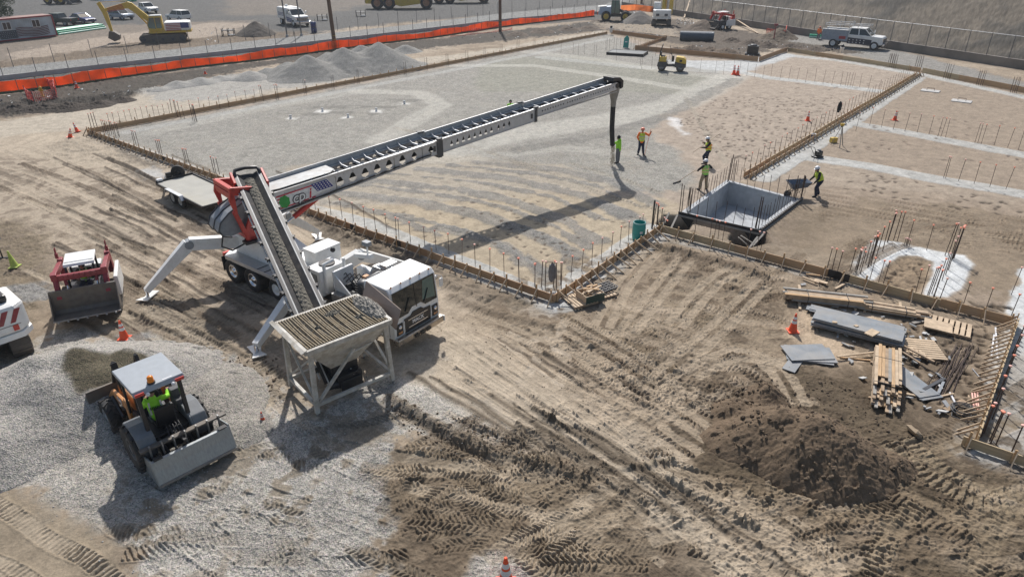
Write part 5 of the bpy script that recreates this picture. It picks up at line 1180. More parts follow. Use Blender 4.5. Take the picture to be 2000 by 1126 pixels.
# ---------------------------------------------------------------- grizzly hopper
HR = R(40.7)
hop = thing('grizzly_hopper', 'weathered white steel hopper on legs with a slatted top grate, beside the truck cab', 'hopper', (-5.42, 17.55, 0), HR)
LX, LY, ZT = 1.38, 1.05, 2.30
OW = WHITE_OLD
m = MB()
tops = [(-LX, -LY, ZT), (LX, -LY, ZT), (LX, LY, ZT), (-LX, LY, ZT)]; bots = [(-0.42, -0.34, 1.02), (0.42, -0.34, 1.02), (0.42, 0.34, 1.02), (-0.42, 0.34, 1.02)]
m.add(tops+bots, [(0, 1, 5, 4), (1, 2, 6, 5), (2, 3, 7, 6), (3, 0, 4, 7)]); b_o = m.build('bin', OW, hop); md = b_o.modifiers.new('t', 'SOLIDIFY'); md.thickness = 0.03
for a, b in ((0, 1), (1, 2), (2, 3), (3, 0)):
    p, q = Vector(tops[a]), Vector(tops[b]); MB().bar(p, q, 0.11, 0.16).build('rim', OW, hop, bev=0.01)
m = MB(); m.bar((-LX-0.09, -LY, ZT+0.04), (-LX-0.09, LY+0.1, ZT+0.10), 0.03, 0.12, up=(1, 0, 0.4)); m.build('splash_lip', OW, hop)
GRT = mat('rusty_grate', (0.25, 0.20, 0.13), 0.75, 0.2, var=0.35, scale=8, dust=0.4, dustcol=(0.42, 0.38, 0.30))
m = MB(); ns = 31
for k in range(ns):
    x = -LX+0.1+(2*LX-0.2)*k/(ns-1); pts = []
    for j in range(9):
        t = j/8; pts.append((x+0.03*math.sin(t*PI)*math.sin(k*1.9), -LY+0.05+(2*LY-0.1)*t, ZT+0.08-0.05*math.sin(t*PI)*(0.6+0.5*math.sin(k*1.3)**2)))
    for a, b in zip(pts, pts[1:]): m.bar(a, b, 0.026, 0.05)
for y in (-0.55, 0, 0.55): m.cyl((-LX, y, ZT-0.05), (LX, y, ZT-0.05), 0.018, n=6)
m.build('grate', GRT, hop)
legs = {}
for sx in (-1, 1):
    for sy in (-1, 1):
        a = Vector((sx*1.22, sy*0.90, ZT-0.15)); b = Vector((sx*1.30, sy*0.92, 0.10)); legs[(sx, sy)] = (a, b)
        MB().bar(a, b, 0.13, 0.13).build('leg', OW, hop, bev=0.008)
        MB().cyl(b+Vector((0, 0, -0.25)), b+Vector((0, 0, 0.1)), 0.04, n=8).build('jack_pin', STEEL, hop)
def lp(sx, sy, z):
    a, b = legs[(sx, sy)]; t = (a.z-z)/(a.z-b.z); return a+(b-a)*t
for (A, B) in (((-1, -1), (1, -1)), ((-1, 1), (1, 1)), ((-1, -1), (-1, 1)), ((1, -1), (1, 1))):
    MB().bar(lp(*A, 0.38), lp(*B, 0.38), 0.10, 0.10).build('base_rail', OW, hop, bev=0.005)
MB().bar(lp(-1, -1, 0.42)+Vector((0.05, 0, 0)), (0.15, -0.86, 1.75), 0.09, 0.07).build('diagonal_brace', OW, hop)
MB().bar(lp(1, 1, 0.42), (-0.15, 0.86, 1.75), 0.07, 0.07).build('diagonal_brace', OW, hop)
MB().bar(lp(-1, -1, 0.5), lp(-1, 1, 2.0), 0.06, 0.06).build('diagonal_brace', OW, hop)
MB().bar(lp(-1, 1, 0.5)+Vector((0.06, 0, 0)), lp(-1, -1, 2.0)+Vector((0.06, 0, 0)), 0.06, 0.06).build('diagonal_brace', OW, hop)
MB().bar(lp(1, -1, 0.5), lp(1, 1, 2.0), 0.08, 0.06).build('diagonal_brace', OW, hop)
MB().bar(lp(1, 1, 0.5)+Vector((-0.07, 0, 0)), lp(1, -1, 2.0)+Vector((-0.07, 0, 0)), 0.08, 0.06).build('diagonal_brace', OW, hop)
MB().bar((0.0, -0.80, 1.6), (0.75, -0.86, 1.72), 0.06, 0.05).build('gate_lever', OW, hop)
m = MB(); m.box((0, 0, 0.88), (0.9, 0.74, 0.34)); m.box((0.05, -0.15, 0.55), (0.8, 0.9, 0.4)); m.box((0.05, -0.62, 0.42), (0.72, 0.08, 0.35)); m.bar((-0.4, -0.3, 0.25), (0.5, -0.5, 0.2), 0.08, 0.08); m.build('discharge_chute', BLACK, hop, bev=0.02)
BRN = mat('brown_board', (0.30, 0.23, 0.19), 0.75, var=0.06)
m = MB(); m.plate([(LX+0.12, -LY-0.02, ZT-0.35), (LX+0.38, -LY+0.02, ZT+0.25), (LX+0.40, LY+0.02, ZT+0.42), (LX+0.14, LY-0.1, ZT+0.0)], 0.02, (1, 0, 0.2)); m.build('splash_board', BRN, hop)
def heap(name, label, parent_M, cx, cy, z, rx, ry, h, mt, seed=0, n=26, rotz=0, kind=None, cat='gravel', bump_=0.03):
    r = random.Random(seed); vs = []; fs = []
    for i in range(n+1):
        for j in range(n+1):
            u, v = (i/n-0.5)*2.0, (j/n-0.5)*2.0; q = math.hypot(u, v); hh = h*max(0, 1-q)**0.75-0.03*(q > 0.95)
            vs.append((u*rx+r.uniform(-1, 1)*rx/n*0.6, v*ry+r.uniform(-1, 1)*ry/n*0.6, hh+r.uniform(-1, 1)*bump_*(q < 0.97)))
    for i in range(n):
        for j in range(n):
            if math.hypot((i+0.5)/n-0.5, (j+0.5)/n-0.5) < 0.5: a = i*(n+1)+j; fs.append((a, a+1, a+n+2, a+n+1))
    m = MB(parent_M@Matrix.Translation((cx, cy, z))@Matrix.Rotation(rotz, 4, 'Z')); m.add(vs, fs); o = m.build(name, mt, None, fixn=False); return tag(o, label, cat, kind=kind)
HM = Matrix.Translation((-5.42, 17.55, 0))@Matrix.Rotation(HR, 4, 'Z')
heap('gravel_heap', 'ridge of pale gravel piled against the cab end of the hopper grate', HM, LX-0.12, 0.05, ZT+0.06, 0.32, 0.95, 0.30, STNL, 1, kind='stuff')
heap('gravel_clump', 'clump of damp gravel lying mid-way across the hopper grate', HM, 0.2, 0.45, ZT+0.05, 0.30, 0.16, 0.10, STN, 2, n=14)
heap('gravel_clump', 'small gravel clump near the cab side of the hopper grate front edge', HM, 0.75, -0.25, ZT+0.04, 0.22, 0.12, 0.08, STN, 3, n=12)
heap('gravel_clump', 'tiny gravel clump on the left half of the hopper grate', HM, -0.55, -0.05, ZT+0.04, 0.12, 0.08, 0.07, STN, 4, n=10)
# ---------------------------------------------------------------- vehicles and plant
FLB = mat('wrap_blue', (0.05, 0.07, 0.22), 0.4, dust=0.1); FLR = mat('wrap_red', (0.40, 0.05, 0.06), 0.4, dust=0.1)
BLUEP = mat('blue_car_paint', (0.02, 0.04, 0.16), 0.25); DGREEN = mat('dark_green_paint', (0.03, 0.05, 0.045), 0.3); SILVER = mat('silver_car_paint', (0.35, 0.40, 0.46), 0.3, 0.3)
def at(px, py, rz, name, label, cat, group=None, dz=0.0, off_=(0, 0)):
    x, y = P(px, py); x += off_[0]; y += off_[1]
    return thing(name, label, cat, (x, y, zat(x, y)+dz), rz, group)
def stripes(parent, quad, n, m1, m2=None, th=0.012, nrm=(0, -1, 0), blue=0.35):
    """a flag-like wrap on a flat face: quad = lower left, lower right, upper right, upper left"""
    a, b, c, d = [Vector(p) for p in quad]; N_ = Vector(nrm)*th
    def pt(u, v): return (a+(b-a)*u)*(1-v)+(d+(c-d)*u)*v+N_
    m = MB()
    for k in range(n):
        v0, v1 = k/n+0.02, (k+0.55)/n; m.add([pt(blue, v0), pt(0.98, v0-0.0), pt(0.98, v1), pt(blue, v1)], [(0, 1, 2, 3)])
    m.build('flag_stripes', m1, parent, fixn=False)
    m = MB(); m.add([pt(0.0, 0.3), pt(blue, 0.3), pt(blue, 1.0), pt(0.0, 1.0)], [(0, 1, 2, 3)]); m.build('flag_star_field', FLB, parent, fixn=False)
def crawler(parent, L, y, h, wd, name='track'):
    m = MB(); r = h/2; prof = []
    for k in range(9): a = PI/2+PI*k/8; prof.append((-L/2+r+r*math.cos(a), r+r*math.sin(a)))
    for k in range(9): a = -PI/2+PI*k/8; prof.append((L/2-r+r*math.cos(a), r+r*math.sin(a)))
    m.prism(prof, y-wd/2, y+wd/2); o = m.build(name, DSTEEL, parent)
    m = MB(); per = 2*(L-2*r)+2*PI*r; n = max(16, int(per/0.17))
    for k in range(n):
        s = per*k/n
        if s < L-2*r: p = (-L/2+r+s, 0.0); a = 0
        elif s < L-2*r+PI*r: t = (s-(L-2*r))/r; p = (L/2-r+r*math.sin(t), r-r*math.cos(t)); a = -t
        elif s < 2*(L-2*r)+PI*r: q = s-(L-2*r)-PI*r; p = (L/2-r-q, 2*r); a = 0
        else: t = (s-2*(L-2*r)-PI*r)/r; p = (-L/2+r-r*math.sin(t), r+r*math.cos(t)); a = -t
        m.box((0, y, 0), (0.07, wd+0.02, 0.05), M=Matrix.Translation((p[0], 0, p[1]))@Matrix.Rotation(a, 4, 'Y'))
    m.build('track_shoes', DSTEEL, o)
    sgn_ = -1 if y < 0 else 1; m = MB()
    for k in range(5): m.cyl((-L/2+r+(L-2*r)*k/4, y+sgn_*wd*0.5, r*(0.75 if 0 < k < 4 else 1)), (-L/2+r+(L-2*r)*k/4, y+sgn_*(wd*0.5+0.03), r*(0.75 if 0 < k < 4 else 1)), r*(0.35 if 0 < k < 4 else 0.7), n=14)
    m.build('track_rollers', DGREY, o)
    return o

# ---- black and orange skip loader with operator
LH = R(136); LO = (-9.42, 14.44)
ld = thing('skip_loader', 'black and tan-orange tractor loader with grey canopy and steel box scraper on the gravel', 'loader', (LO[0], LO[1], zat(*LO)+0.02), LH)
for s in (-1, 1):
    wheel(ld, (0, s*0.78, 0.66), 0.66, 0.44, s, DGREY, hub=0.5, name='rear_wheel', dish=0.1, lugs=14)
    wheel(ld, (2.15, s*0.78, 0.50), 0.50, 0.34, s, GREY, hub=0.55, name='front_wheel', lugs=13)
    m = MB(); pr = [(-0.72, 0.90), (-0.55, 1.22), (-0.1, 1.40), (0.35, 1.32), (0.62, 1.05), (0.62, 0.98), (0.3, 1.22), (-0.1, 1.30), (-0.48, 1.12), (-0.62, 0.85)]
    m.prism(pr, s*0.50, s*0.90); m.prism([(-0.70, 0.9), (-0.55, 1.22), (-0.1, 1.40), (0.35, 1.32), (0.62, 1.05), (0.5, 0.8), (-0.5, 0.7)], s*0.46, s*0.52)
    m.build('fender', mat('fender_grey', (0.17, 0.18, 0.19), 0.45, dust=0.2), ld, bev=0.03)
    m = MB(); m.prism([(-0.70, 0.65), (-0.70, 0.98), (-0.45, 1.15), (0.05, 1.2), (0.1, 0.8)], s*0.50, s*0.84); m.build('side_tank', DGREY, ld, bev=0.05)
m = MB(); m.box((0.9, 0, 0.72), (2.9, 0.62, 0.36)); m.box((0.35, 0, 0.98), (1.5, 0.95, 0.12)); m.box((2.15, 0, 0.5), (0.3, 1.3, 0.2)); m.box((0, 0, 0.66), (0.35, 1.3, 0.3)); m.build('chassis', BLACK, ld)
m = MB(); m.prism([(1.02, 0.90), (2.48, 0.90), (2.48, 1.18), (2.30, 1.34), (1.02, 1.46)], -0.36, 0.36); m.build('hood', ORG, ld, bev=0.05)
m = MB(); m.box((0.98, 0, 1.25), (0.18, 0.7, 0.55)); m.box((0.85, 0, 1.55), (0.2, 0.5, 0.16)); m.build('dashboard', BLACK, ld, bev=0.02)
MB().tube([(0.8, 0.0, 1.45), (0.62, 0, 1.62)], 0.025).build('steering_column', BLACK, ld)
MB().lathe([(0.19, -0.015), (0.205, 0), (0.19, 0.015), (0.175, 0), (0.19, -0.015)], n=20, M=Matrix.Translation((0.60, 0, 1.62))@Matrix.Rotation(R(-35), 4, 'Y')).build('steering_wheel', BLACK, ld)
m = MB(); m.box((0.05, 0, 1.12), (0.5, 0.5, 0.12)); m.prism([(-0.22, 1.1), (-0.12, 1.1), (-0.22, 1.72), (-0.32, 1.70)], -0.24, 0.24); m.box((0.0, 0.3, 1.28), (0.35, 0.07, 0.05)); m.box((0.0, -0.3, 1.28), (0.35, 0.07, 0.05)); m.build('seat', BLACK, ld, bev=0.03)
m = MB(); m.box((0.2, -0.50, 1.35), (0.45, 0.22, 0.35)); m.box((0.3, -0.52, 1.62), (0.22, 0.28, 0.28)); m.build('control_console', DGREY, ld, bev=0.03)
MB().box((0.40, -0.52, 1.64), (0.02, 0.18, 0.16)).build('display', GLASS, ld)
for (x, y) in ((-0.38, 0.52), (-0.38, -0.52)): MB().bar((x, y, 1.0), (x+0.05, y, 2.42), 0.10, 0.10).build('canopy_post', BLACK, ld, bev=0.01)
for y in (0.52, -0.52): MB().bar((0.98, y, 1.1), (0.90, y, 2.42), 0.06, 0.06).build('canopy_post', BLACK, ld, bev=0.01)
m = MB(); m.prism([(-0.52, 2.42), (1.05, 2.42), (1.0, 2.53), (-0.45, 2.55)], -0.64, 0.64); cn = m.build('canopy', mat('canopy_grey', (0.33, 0.36, 0.39), 0.45, dust=0.15, var=0.05), ld, bev=0.02)
for s in (-1, 1):
    MB().box((-0.53, s*0.50, 2.46), (0.03, 0.22, 0.08)).build('tail_light', RED, cn)
    MB().sphere((-0.55, s*0.32, 2.40), 0.055, n=10, m=6).build('work_light', HATW, cn)
MB().cyl((-0.34, 0.12, 2.54), (-0.34, 0.12, 2.60), 0.10, n=14).build('beacon_base', BLACK, cn)
MB().lathe([(0.085, 0), (0.075, 0.13), (0.05, 0.16), (0.001, 0.165)], (-0.34, 0.12, 2.60), n=14).build('beacon', mat('amber_lens', (0.85, 0.25, 0.02), 0.2), cn)
MB().box((-0.40, -0.25, 2.553), (0.04, 0.24, 0.006)).build('canopy_sticker', HATW, cn)
m = MB(); m.tube([(1.35, -0.40, 1.3), (1.35, -0.40, 1.75), (1.38, -0.40, 2.0), (1.48, -0.42, 2.12)], [0.06, 0.055, 0.05, 0.05], n=10); m.cyl((1.35, -0.4, 1.3), (1.35, -0.4, 1.6), 0.09, n=12); m.build('exhaust', BLACK, ld)
for s in (-1, 1):
    m = MB(); m.bar((1.05, s*0.52, 1.28), (2.2, s*0.52, 1.12), 0.09, 0.26); m.bar((2.2, s*0.52, 1.14), (2.95, s*0.52, 0.52), 0.09, 0.24); m.bar((1.2, s*0.50, 0.7), (1.15, s*0.50, 1.45), 0.10, 0.22)
    m.build('loader_arm', ORG, ld, bev=0.02)
    MB().cyl((1.45, s*0.62, 0.75), (2.2, s*0.60, 1.05), 0.05, n=10).build('lift_ram', BLACK, ld)
m = MB(); m.bar((2.05, 0.30, 1.2), (2.35, 0.30, 1.98), 0.16, 0.12); m.cyl((2.35, 0.30, 1.98), (2.95, 0.3, 1.05), 0.06, n=10); m.bar((2.05, -0.30, 1.2), (2.35, -0.30, 1.98), 0.10, 0.10); m.cyl((2.35, -0.30, 1.98), (2.95, -0.3, 1.05), 0.05, n=10); m.build('bucket_linkage', BLACK, ld)
lettering('CASE', 0.17, HATW, ld, (1.6, 0.572, 1.22), (-1, 0, 0.13), (0, 0, 1), bold=0.004)
def bucket(parent, x0, w, z0, h, d, m_, name='bucket', teeth=0, lip=True):
    mm = MB(); pr = [(x0, z0+h), (x0-0.04, z0+0.12), (x0+0.08, z0+0.01), (x0+d, z0)]
    q = [(p[0], p[1]) for p in pr]
    vs = [(p[0], -w/2, p[1]) for p in q]+[(p[0], w/2, p[1]) for p in q]
    mm.add(vs, [(i, i+1, i+5, i+4) for i in range(3)]); mm.add(vs, [(0, 3, 2, 1), (4, 5, 6, 7)])
    o = mm.build(name, m_, parent, fixn=False); md = o.modifiers.new('t', 'SOLIDIFY'); md.thickness = 0.035; md.offset = 0
    if lip: MB().bar((x0+0.02, -w/2, z0+h), (x0+0.02, w/2, z0+h), 0.08, 0.06).build('bucket_rim', m_, o)
    MB().box((x0+d, 0, z0), (0.12, w+0.02, 0.03)).build('cutting_edge', STEEL, o)
    for k in range(teeth): MB().box((x0+d+0.08, -w/2+w*(k+0.5)/teeth, z0), (0.16, 0.06, 0.045), taper=0.8).build('tooth', STEEL, o)
    return o
bucket(ld, 2.92, 2.15, 0.18, 0.85, 0.85, DSTEEL)
# box scraper
bx = MB(); w2_ = 1.03; y0 = -0.18
bx.box((-1.10, y0, 0.52), (0.05, 2.06, 0.62)); bx.prism([(-1.10, 0.84), (-1.16, 0.82), (-1.24, 0.55), (-1.36, 0.22), (-1.30, 0.18), (-1.07, 0.20)], y0-w2_, y0+w2_)
for s in (-1, 1): bx.prism([(-1.34, 0.16), (-0.42, 0.16), (-0.40, 0.55), (-0.55, 0.74), (-1.12, 0.88)], y0+s*w2_-0.02, y0+s*w2_+0.02)
bxo = bx.build('scraper_box', mat('galvanised_steel', (0.33, 0.35, 0.355), 0.4, 0.5, dust=0.25, var=0.12, streak=(4, 4, 0.5)), ld, bev=0.006)
MB().box((-1.35, y0, 0.18), (0.06, 2.06, 0.08)).build('blade_edge', STEEL, bxo)
for s in (-1, 1): MB().box((-1.14, y0+s*0.85, 0.88), (0.14, 0.22, 0.03)).build('blade_stop', BLACK, bxo)
m = MB(); m.bar((-0.78, y0-1.12, 1.02), (-0.78, y0+1.12, 1.02), 0.16, 0.05); sb = m.build('scarifier_bar', DSTEEL, ld)
for k in range(7):
    yy = y0-0.9+0.3*k; MB().prism([(-0.90, 1.12), (-0.82, 1.12), (-0.80, 0.6), (-0.70, 0.42), (-0.77, 0.42), (-0.88, 0.6)], yy-0.02, yy+0.015).build('scarifier_tine', STEEL, sb)
m = MB(); m.cyl((-0.35, -0.55, 0.95), (-0.35, 0.55, 0.95), 0.07, n=10)
for s in (-1, 1): m.bar((-0.1, s*0.38, 0.75), (-1.05, s*0.42, 0.55), 0.07, 0.10); m.cyl((-0.2, s*0.38, 1.0), (-0.9, s*0.3, 0.62), 0.045, n=8)
m.bar((-0.2, 0, 1.0), (-1.05, -0.1, 0.95), 0.08, 0.08); m.box((-0.85, y0, 0.62), (0.1, 1.9, 0.08)); m.build('hitch_frame', BLACK, ld)
m = MB()
for k in range(5): m.tube([(-0.25, -0.25+0.1*k, 1.1), (-0.5, -0.2+0.08*k, 1.22), (-0.75, -0.25+0.1*k, 0.85)], 0.016, n=5)
m.build('hydraulic_hoses', BLACK, ld)
MB().box((0.85, 0.72, 0.62), (0.5, 0.3, 0.05)).build('step', DGREY, ld)
MB().box((0.75, -0.72, 0.62), (0.5, 0.3, 0.05)).build('step', DGREY, ld)

# ---- track loader (red), used twice
def track_loader(o, col, roofm, up_=0.0, bm=None, wheels=False):
    if wheels:
        for s in (-1, 1):
            for x in (-0.5, 0.5): wheel(o, (x, s*0.75, 0.38), 0.38, 0.28, s, WHITE, hub=0.5)
    else:
        for s in (-1, 1): crawler(o, 2.15, s*0.78, 0.62, 0.40)
    m = MB(); m.box((-0.15, 0, 0.75), (1.9, 1.1, 0.62)); m.build('body', DGREY, o, bev=0.03)
    m = MB(); m.prism([(-1.25, 0.5), (-0.55, 0.5), (-0.5, 1.5), (-1.15, 1.45)], -0.55, 0.55); m.build('engine_cover', roofm, o, bev=0.05)
    for s in (-1, 1):
        MB().bar((-0.45, s*0.44, 1.0), (-0.45, s*0.44, 1.95), 0.07, 0.07).build('cab_post', BLACK, o); MB().bar((0.72, s*0.44, 0.95), (0.42, s*0.44, 1.95), 0.07, 0.07).build('cab_post', BLACK, o)
    m = MB(); m.prism([(-0.62, 1.95), (0.50, 1.93), (0.45, 2.02), (-0.6, 2.05)], -0.50, 0.50); m.box((0.28, 0, 2.045), (0.04, 0.95, 0.02)); m.build('roof', roofm, o, bev=0.03)
    m = MB(); m.box((-0.1, 0, 0.95), (0.5, 0.5, 0.12)); m.box((-0.32, 0, 1.25), (0.1, 0.48, 0.55)); m.build('seat', BLACK, o, bev=0.02)
    for s in (-1, 1):
        m = MB(); a = Vector((-1.05, s*0.80, 1.55)); b = Vector((0.75, s*0.80, 1.70+up_)); c = Vector((1.18, s*0.78, 0.95+up_))
        m.bar(a, b, 0.16, 0.24); m.bar(b+Vector((-0.05, 0, 0.08)), c, 0.16, 0.28, th=0.8); m.prism([(-1.3, 0.9), (-0.8, 0.9), (-0.85, 1.75), (-1.15, 1.75)], s*0.70, s*0.88); m.box((0.80, s*0.80, 1.72+up_), (0.34, 0.2, 0.26))
        m.build('lift_arm', col, o, bev=0.02)
        m = MB(); m.cyl((0.72, s*0.52, 1.72+up_), (0.92, s*0.48, 1.35+up_), 0.06, n=10); m.build('tilt_ram', col, o)
        MB().cyl((0.92, s*0.48, 1.35+up_), (1.15, s*0.45, 0.95+up_), 0.03, n=8).build('ram_rod', CHROME, o)
        m = MB(); m.box((-0.9, s*0.84, 1.9), (0.10, 0.10, 0.2))
        for q in (0, 0.12): m.bar((-0.95+q, s*0.84, 1.9), (-1.0+q, s*0.84, 2.2), 0.04, 0.03)
        m.build('guard_post', col, o)
    m = MB(); m.bar((0.85, -0.80, 1.66+up_), (0.85, 0.80, 1.66+up_), 0.15, 0.22)
    for k in range(6): m.box((0.93, -0.45+0.18*k, 1.68+up_), (0.04, 0.13, 0.15))
    m.build('cross_tube', col, o, bev=0.015)
    return o
SK = (-16.2, 22.75); sk = thing('track_loader', 'red and white track loader with raised dirty bucket facing the camera', 'loader', (SK[0], SK[1], zat(*SK)+0.02), R(-64))
track_loader(sk, DRED, WHITE, up_=0.05)
m = MB()
bkt = bucket(sk, 1.22, 2.12, 0.48, 0.88, 0.62, DSTEEL, teeth=7)
MB().box((-0.1, 1.05, 0.95), (1.6, 0.14, 0.8)).build('side_panel', WHITE, sk, bev=0.03)
MB().box((-0.2, 0.72, 1.45), (1.2, 0.22, 0.12)).build('side_tray', DGREY, sk, bev=0.02)
mt_ = at(1408, 57, R(205), 'skid_steer', 'small red and white skid steer loader on wheels by the retaining wall', 'loader')
track_loader(mt_, RED, WHITE, 0.2, wheels=True); mt_.scale = (1.25, 1.25, 1.25)
bucket(mt_, 1.2, 1.9, 0.25, 0.6, 0.6, DSTEEL)
MB().prism([(-1.3, 0.45), (0.1, 0.45), (0.1, 1.1), (-1.25, 1.25)], 0.9, 1.0).build('side_panel', WHITE, mt_, bev=0.04)

# ---- excavators
def excavator(o, sc_, body, arm, L, boom, tr_L=4.0, tr_w=0.6, gauge=2.6, rear=-2.6, width=2.7, h=1.15, cabm_=None, hoodm=None, wrap=True, cabside=1, spin=0.0, bucket_=True):
    s = sc_; T = (gauge/2-tr_w/2)*s
    tb = MB(); tb.box((0, 0, 0.45*s), (tr_L*0.5*s, (gauge-tr_w)*s, 0.35*s)); und = tb.build('undercarriage', DSTEEL, o)
    und.rotation_euler = (0, 0, spin)
    for y in (-T, T):
        tk = crawler(o, tr_L*s, y, 0.85*s, tr_w*s); tk.rotation_euler = (0, 0, spin)
    MB().cyl((0, 0, 0.6*s), (0, 0, 1.0*s), 0.65*s, n=24).build('slew_ring', BLACK, o)
    z0 = 1.0*s; w = width/2*s
    m = MB(); pr = [(rear*s, -w*0.75), (rear*0.85*s, -w), (1.2*s, -w), (1.4*s, -w*0.8), (1.4*s, w*0.8), (1.2*s, w), (rear*0.85*s, w), (rear*s, w*0.75)]
    m.prism(pr, z0, z0+0.22*s, axis='z'); m.build('deck', body, o, bev=0.02*s)
    m = MB(); q = [(rear*s, -w*0.72), (rear*0.88*s, -w*0.98), (-0.4*s, -w*0.98), (-0.4*s, w*0.98), (rear*0.88*s, w*0.98), (rear*s, w*0.72)]
    m.prism(q, z0+0.22*s, z0+h*s, axis='z'); eh = m.build('counterweight', body if not wrap else WHITE, o, bev=0.14*s)
    if hoodm:
        MB().box(((rear+0.75)*s+0.3*s, 0, z0+(h+0.13)*s), (1.3*s, width*0.7*s, 0.28*s)).build('engine_hood', hoodm, o, bev=0.08*s)
    cy = cabside*(w-0.5*s)
    m = MB(); m.prism([(-0.3*s, z0+0.22*s), (1.25*s, z0+0.22*s), (1.35*s, z0+0.9*s), (1.0*s, z0+1.85*s), (-0.3*s, z0+1.85*s)], cy-0.48*s, cy+0.48*s); cb = m.build('cab', cabm_ or body, o, bev=0.04*s)
    m = MB()
    for e in (-1, 1): m.prism([(-0.15*s, z0+0.55*s), (0.42*s, z0+0.55*s), (0.42*s, z0+1.7*s), (-0.15*s, z0+1.7*s)], cy+e*0.487*s-0.004, cy+e*0.487*s+0.004); m.prism([(0.5*s, z0+0.5*s), (1.22*s, z0+0.6*s), (1.28*s, z0+0.9*s), (0.97*s, z0+1.72*s), (0.5*s, z0+1.72*s)], cy+e*0.487*s-0.004, cy+e*0.487*s+0.004)
    m.add([(1.37*s, cy-0.4*s, z0+0.95*s), (1.37*s, cy+0.4*s, z0+0.95*s), (1.05*s, cy+0.4*s, z0+1.78*s), (1.05*s, cy-0.4*s, z0+1.78*s)], [(0, 1, 2, 3)])
    m.build('cab_glass', GGLASS, cb)
    MB().prism([(-0.3*s, z0+1.86*s), (1.02*s, z0+1.86*s), (0.9*s, z0+1.95*s), (-0.25*s, z0+1.97*s)], cy-0.45*s, cy+0.45*s).build('cab_roof', WHITE, cb, bev=0.02)
    # boom: [(x,z)] foot, apex, tip ; stick tip
    (fx, fz), (ax, az), (tx_, tz_), (sx0, sz0), (sx, sz) = boom; yb_ = -cabside*0.1*s
    def slab(name, pts, wd, mt2):
        mm = MB(); mm.prism(pts, yb_-wd/2, yb_+wd/2); return mm.build(name, mt2, o, bev=0.03*s)
    a = 0.34*s
    bo = slab('boom', [(fx, fz-a*0.6), (ax+a*0.3, az-a*1.7), (tx_, tz_-a*0.4), (tx_-a*0.2, tz_+a*0.5), (ax, az+a*0.35), (ax-a*1.1, az+0.0), (fx-a*0.9, fz+a*0.5)], 0.42*s, arm)
    st = slab('stick', [(sx0-a*0.2, sz0+a*0.4), (sx0+a*0.9, sz0-a*0.2), (tx_+a*0.9, tz_-a*0.9), (sx+a*0.4, sz), (sx-a*0.3, sz), (tx_-a*0.6, tz_-a*0.9)], 0.34*s, arm)
    MB().cyl((fx+0.5*s, yb_-0.3*s, fz-0.5*s+0.2*s), (ax-0.1*s, yb_-0.3*s, az-a*1.4), 0.09*s, n=8).build('boom_ram', arm, bo)
    MB().cyl((ax, yb_, az+a*0.8), (sx0, yb_, sz0+a*0.3), 0.08*s, n=8).build('stick_ram', CHROME, bo)
    if bucket_:
        m = MB(); b0 = Vector((sx, 0, sz)); pr = [(sx+0.25*s, sz+0.1*s), (sx-0.25*s, sz+0.05*s), (sx-0.75*s, sz-0.35*s), (sx-0.7*s, sz-0.8*s), (sx-0.1*s, sz-1.0*s), (sx+0.5*s, sz-0.6*s)]
        m.prism(pr, yb_-0.55*s, yb_+0.55*s); m.build('bucket', DSTEEL, o, bev=0.02)
    return eh, bo
# yellow excavator
x_, y_ = P(322, 80); e1 = thing('excavator', 'large yellow excavator with flag-wrapped boom beyond the access road', 'excavator', (x_, y_, 0.0), R(200))
eh, bo = excavator(e1, 1.15, YEL, YEL, 0, [(0.9, 2.2), (3.4, 4.9), (6.3, 4.1), (6.7, 5.0), (6.1, 1.4)], tr_L=5.0, rear=-3.2, wrap=True, cabside=1, spin=R(0))
stripes(bo, [(3.9, 0.13, 4.1), (6.0, 0.13, 3.85), (6.0, 0.13, 4.4), (4.1, 0.13, 4.9)], 5, FLR, nrm=(0, 1, 0), th=0.02, blue=0.0)
stripes(eh, [(-3.5, 1.56, 1.42), (-0.6, 1.56, 1.42), (-0.6, 1.56, 2.4), (-3.5, 1.56, 2.4)], 5, FLR, nrm=(0, 1, 0), th=0.02)
# mini excavator, white, seen from behind
x_, y_ = P(1291, 50); e2 = thing('excavator', 'compact white excavator with yellow arm working at the far corner', 'excavator', (x_, y_, 0.0), R(78))
excavator(e2, 1.15, WHITE, YEL, 0, [(1.0, 1.8), (2.6, 4.4), (4.6, 4.2), (4.8, 4.6), (5.4, 1.0)], tr_L=3.0, tr_w=0.5, gauge=2.6, rear=-1.7, width=2.5, wrap=False, cabm_=WHITE)
m = MB()
for x in (-0.65, 0.65): m.box((-1.98, x, 1.75), (0.03, 0.5, 0.35))
m.build('rear_grilles', DGREY, e2)
MB().prism([(0, 0), (0.9, 0.15), (0.9, 4.0), (0.15, 4.1)], -0.3, 0.3, M=Matrix.Translation((1.7, -1.3, 1.5))).build('raised_arm', YEL, e2, bev=0.05)
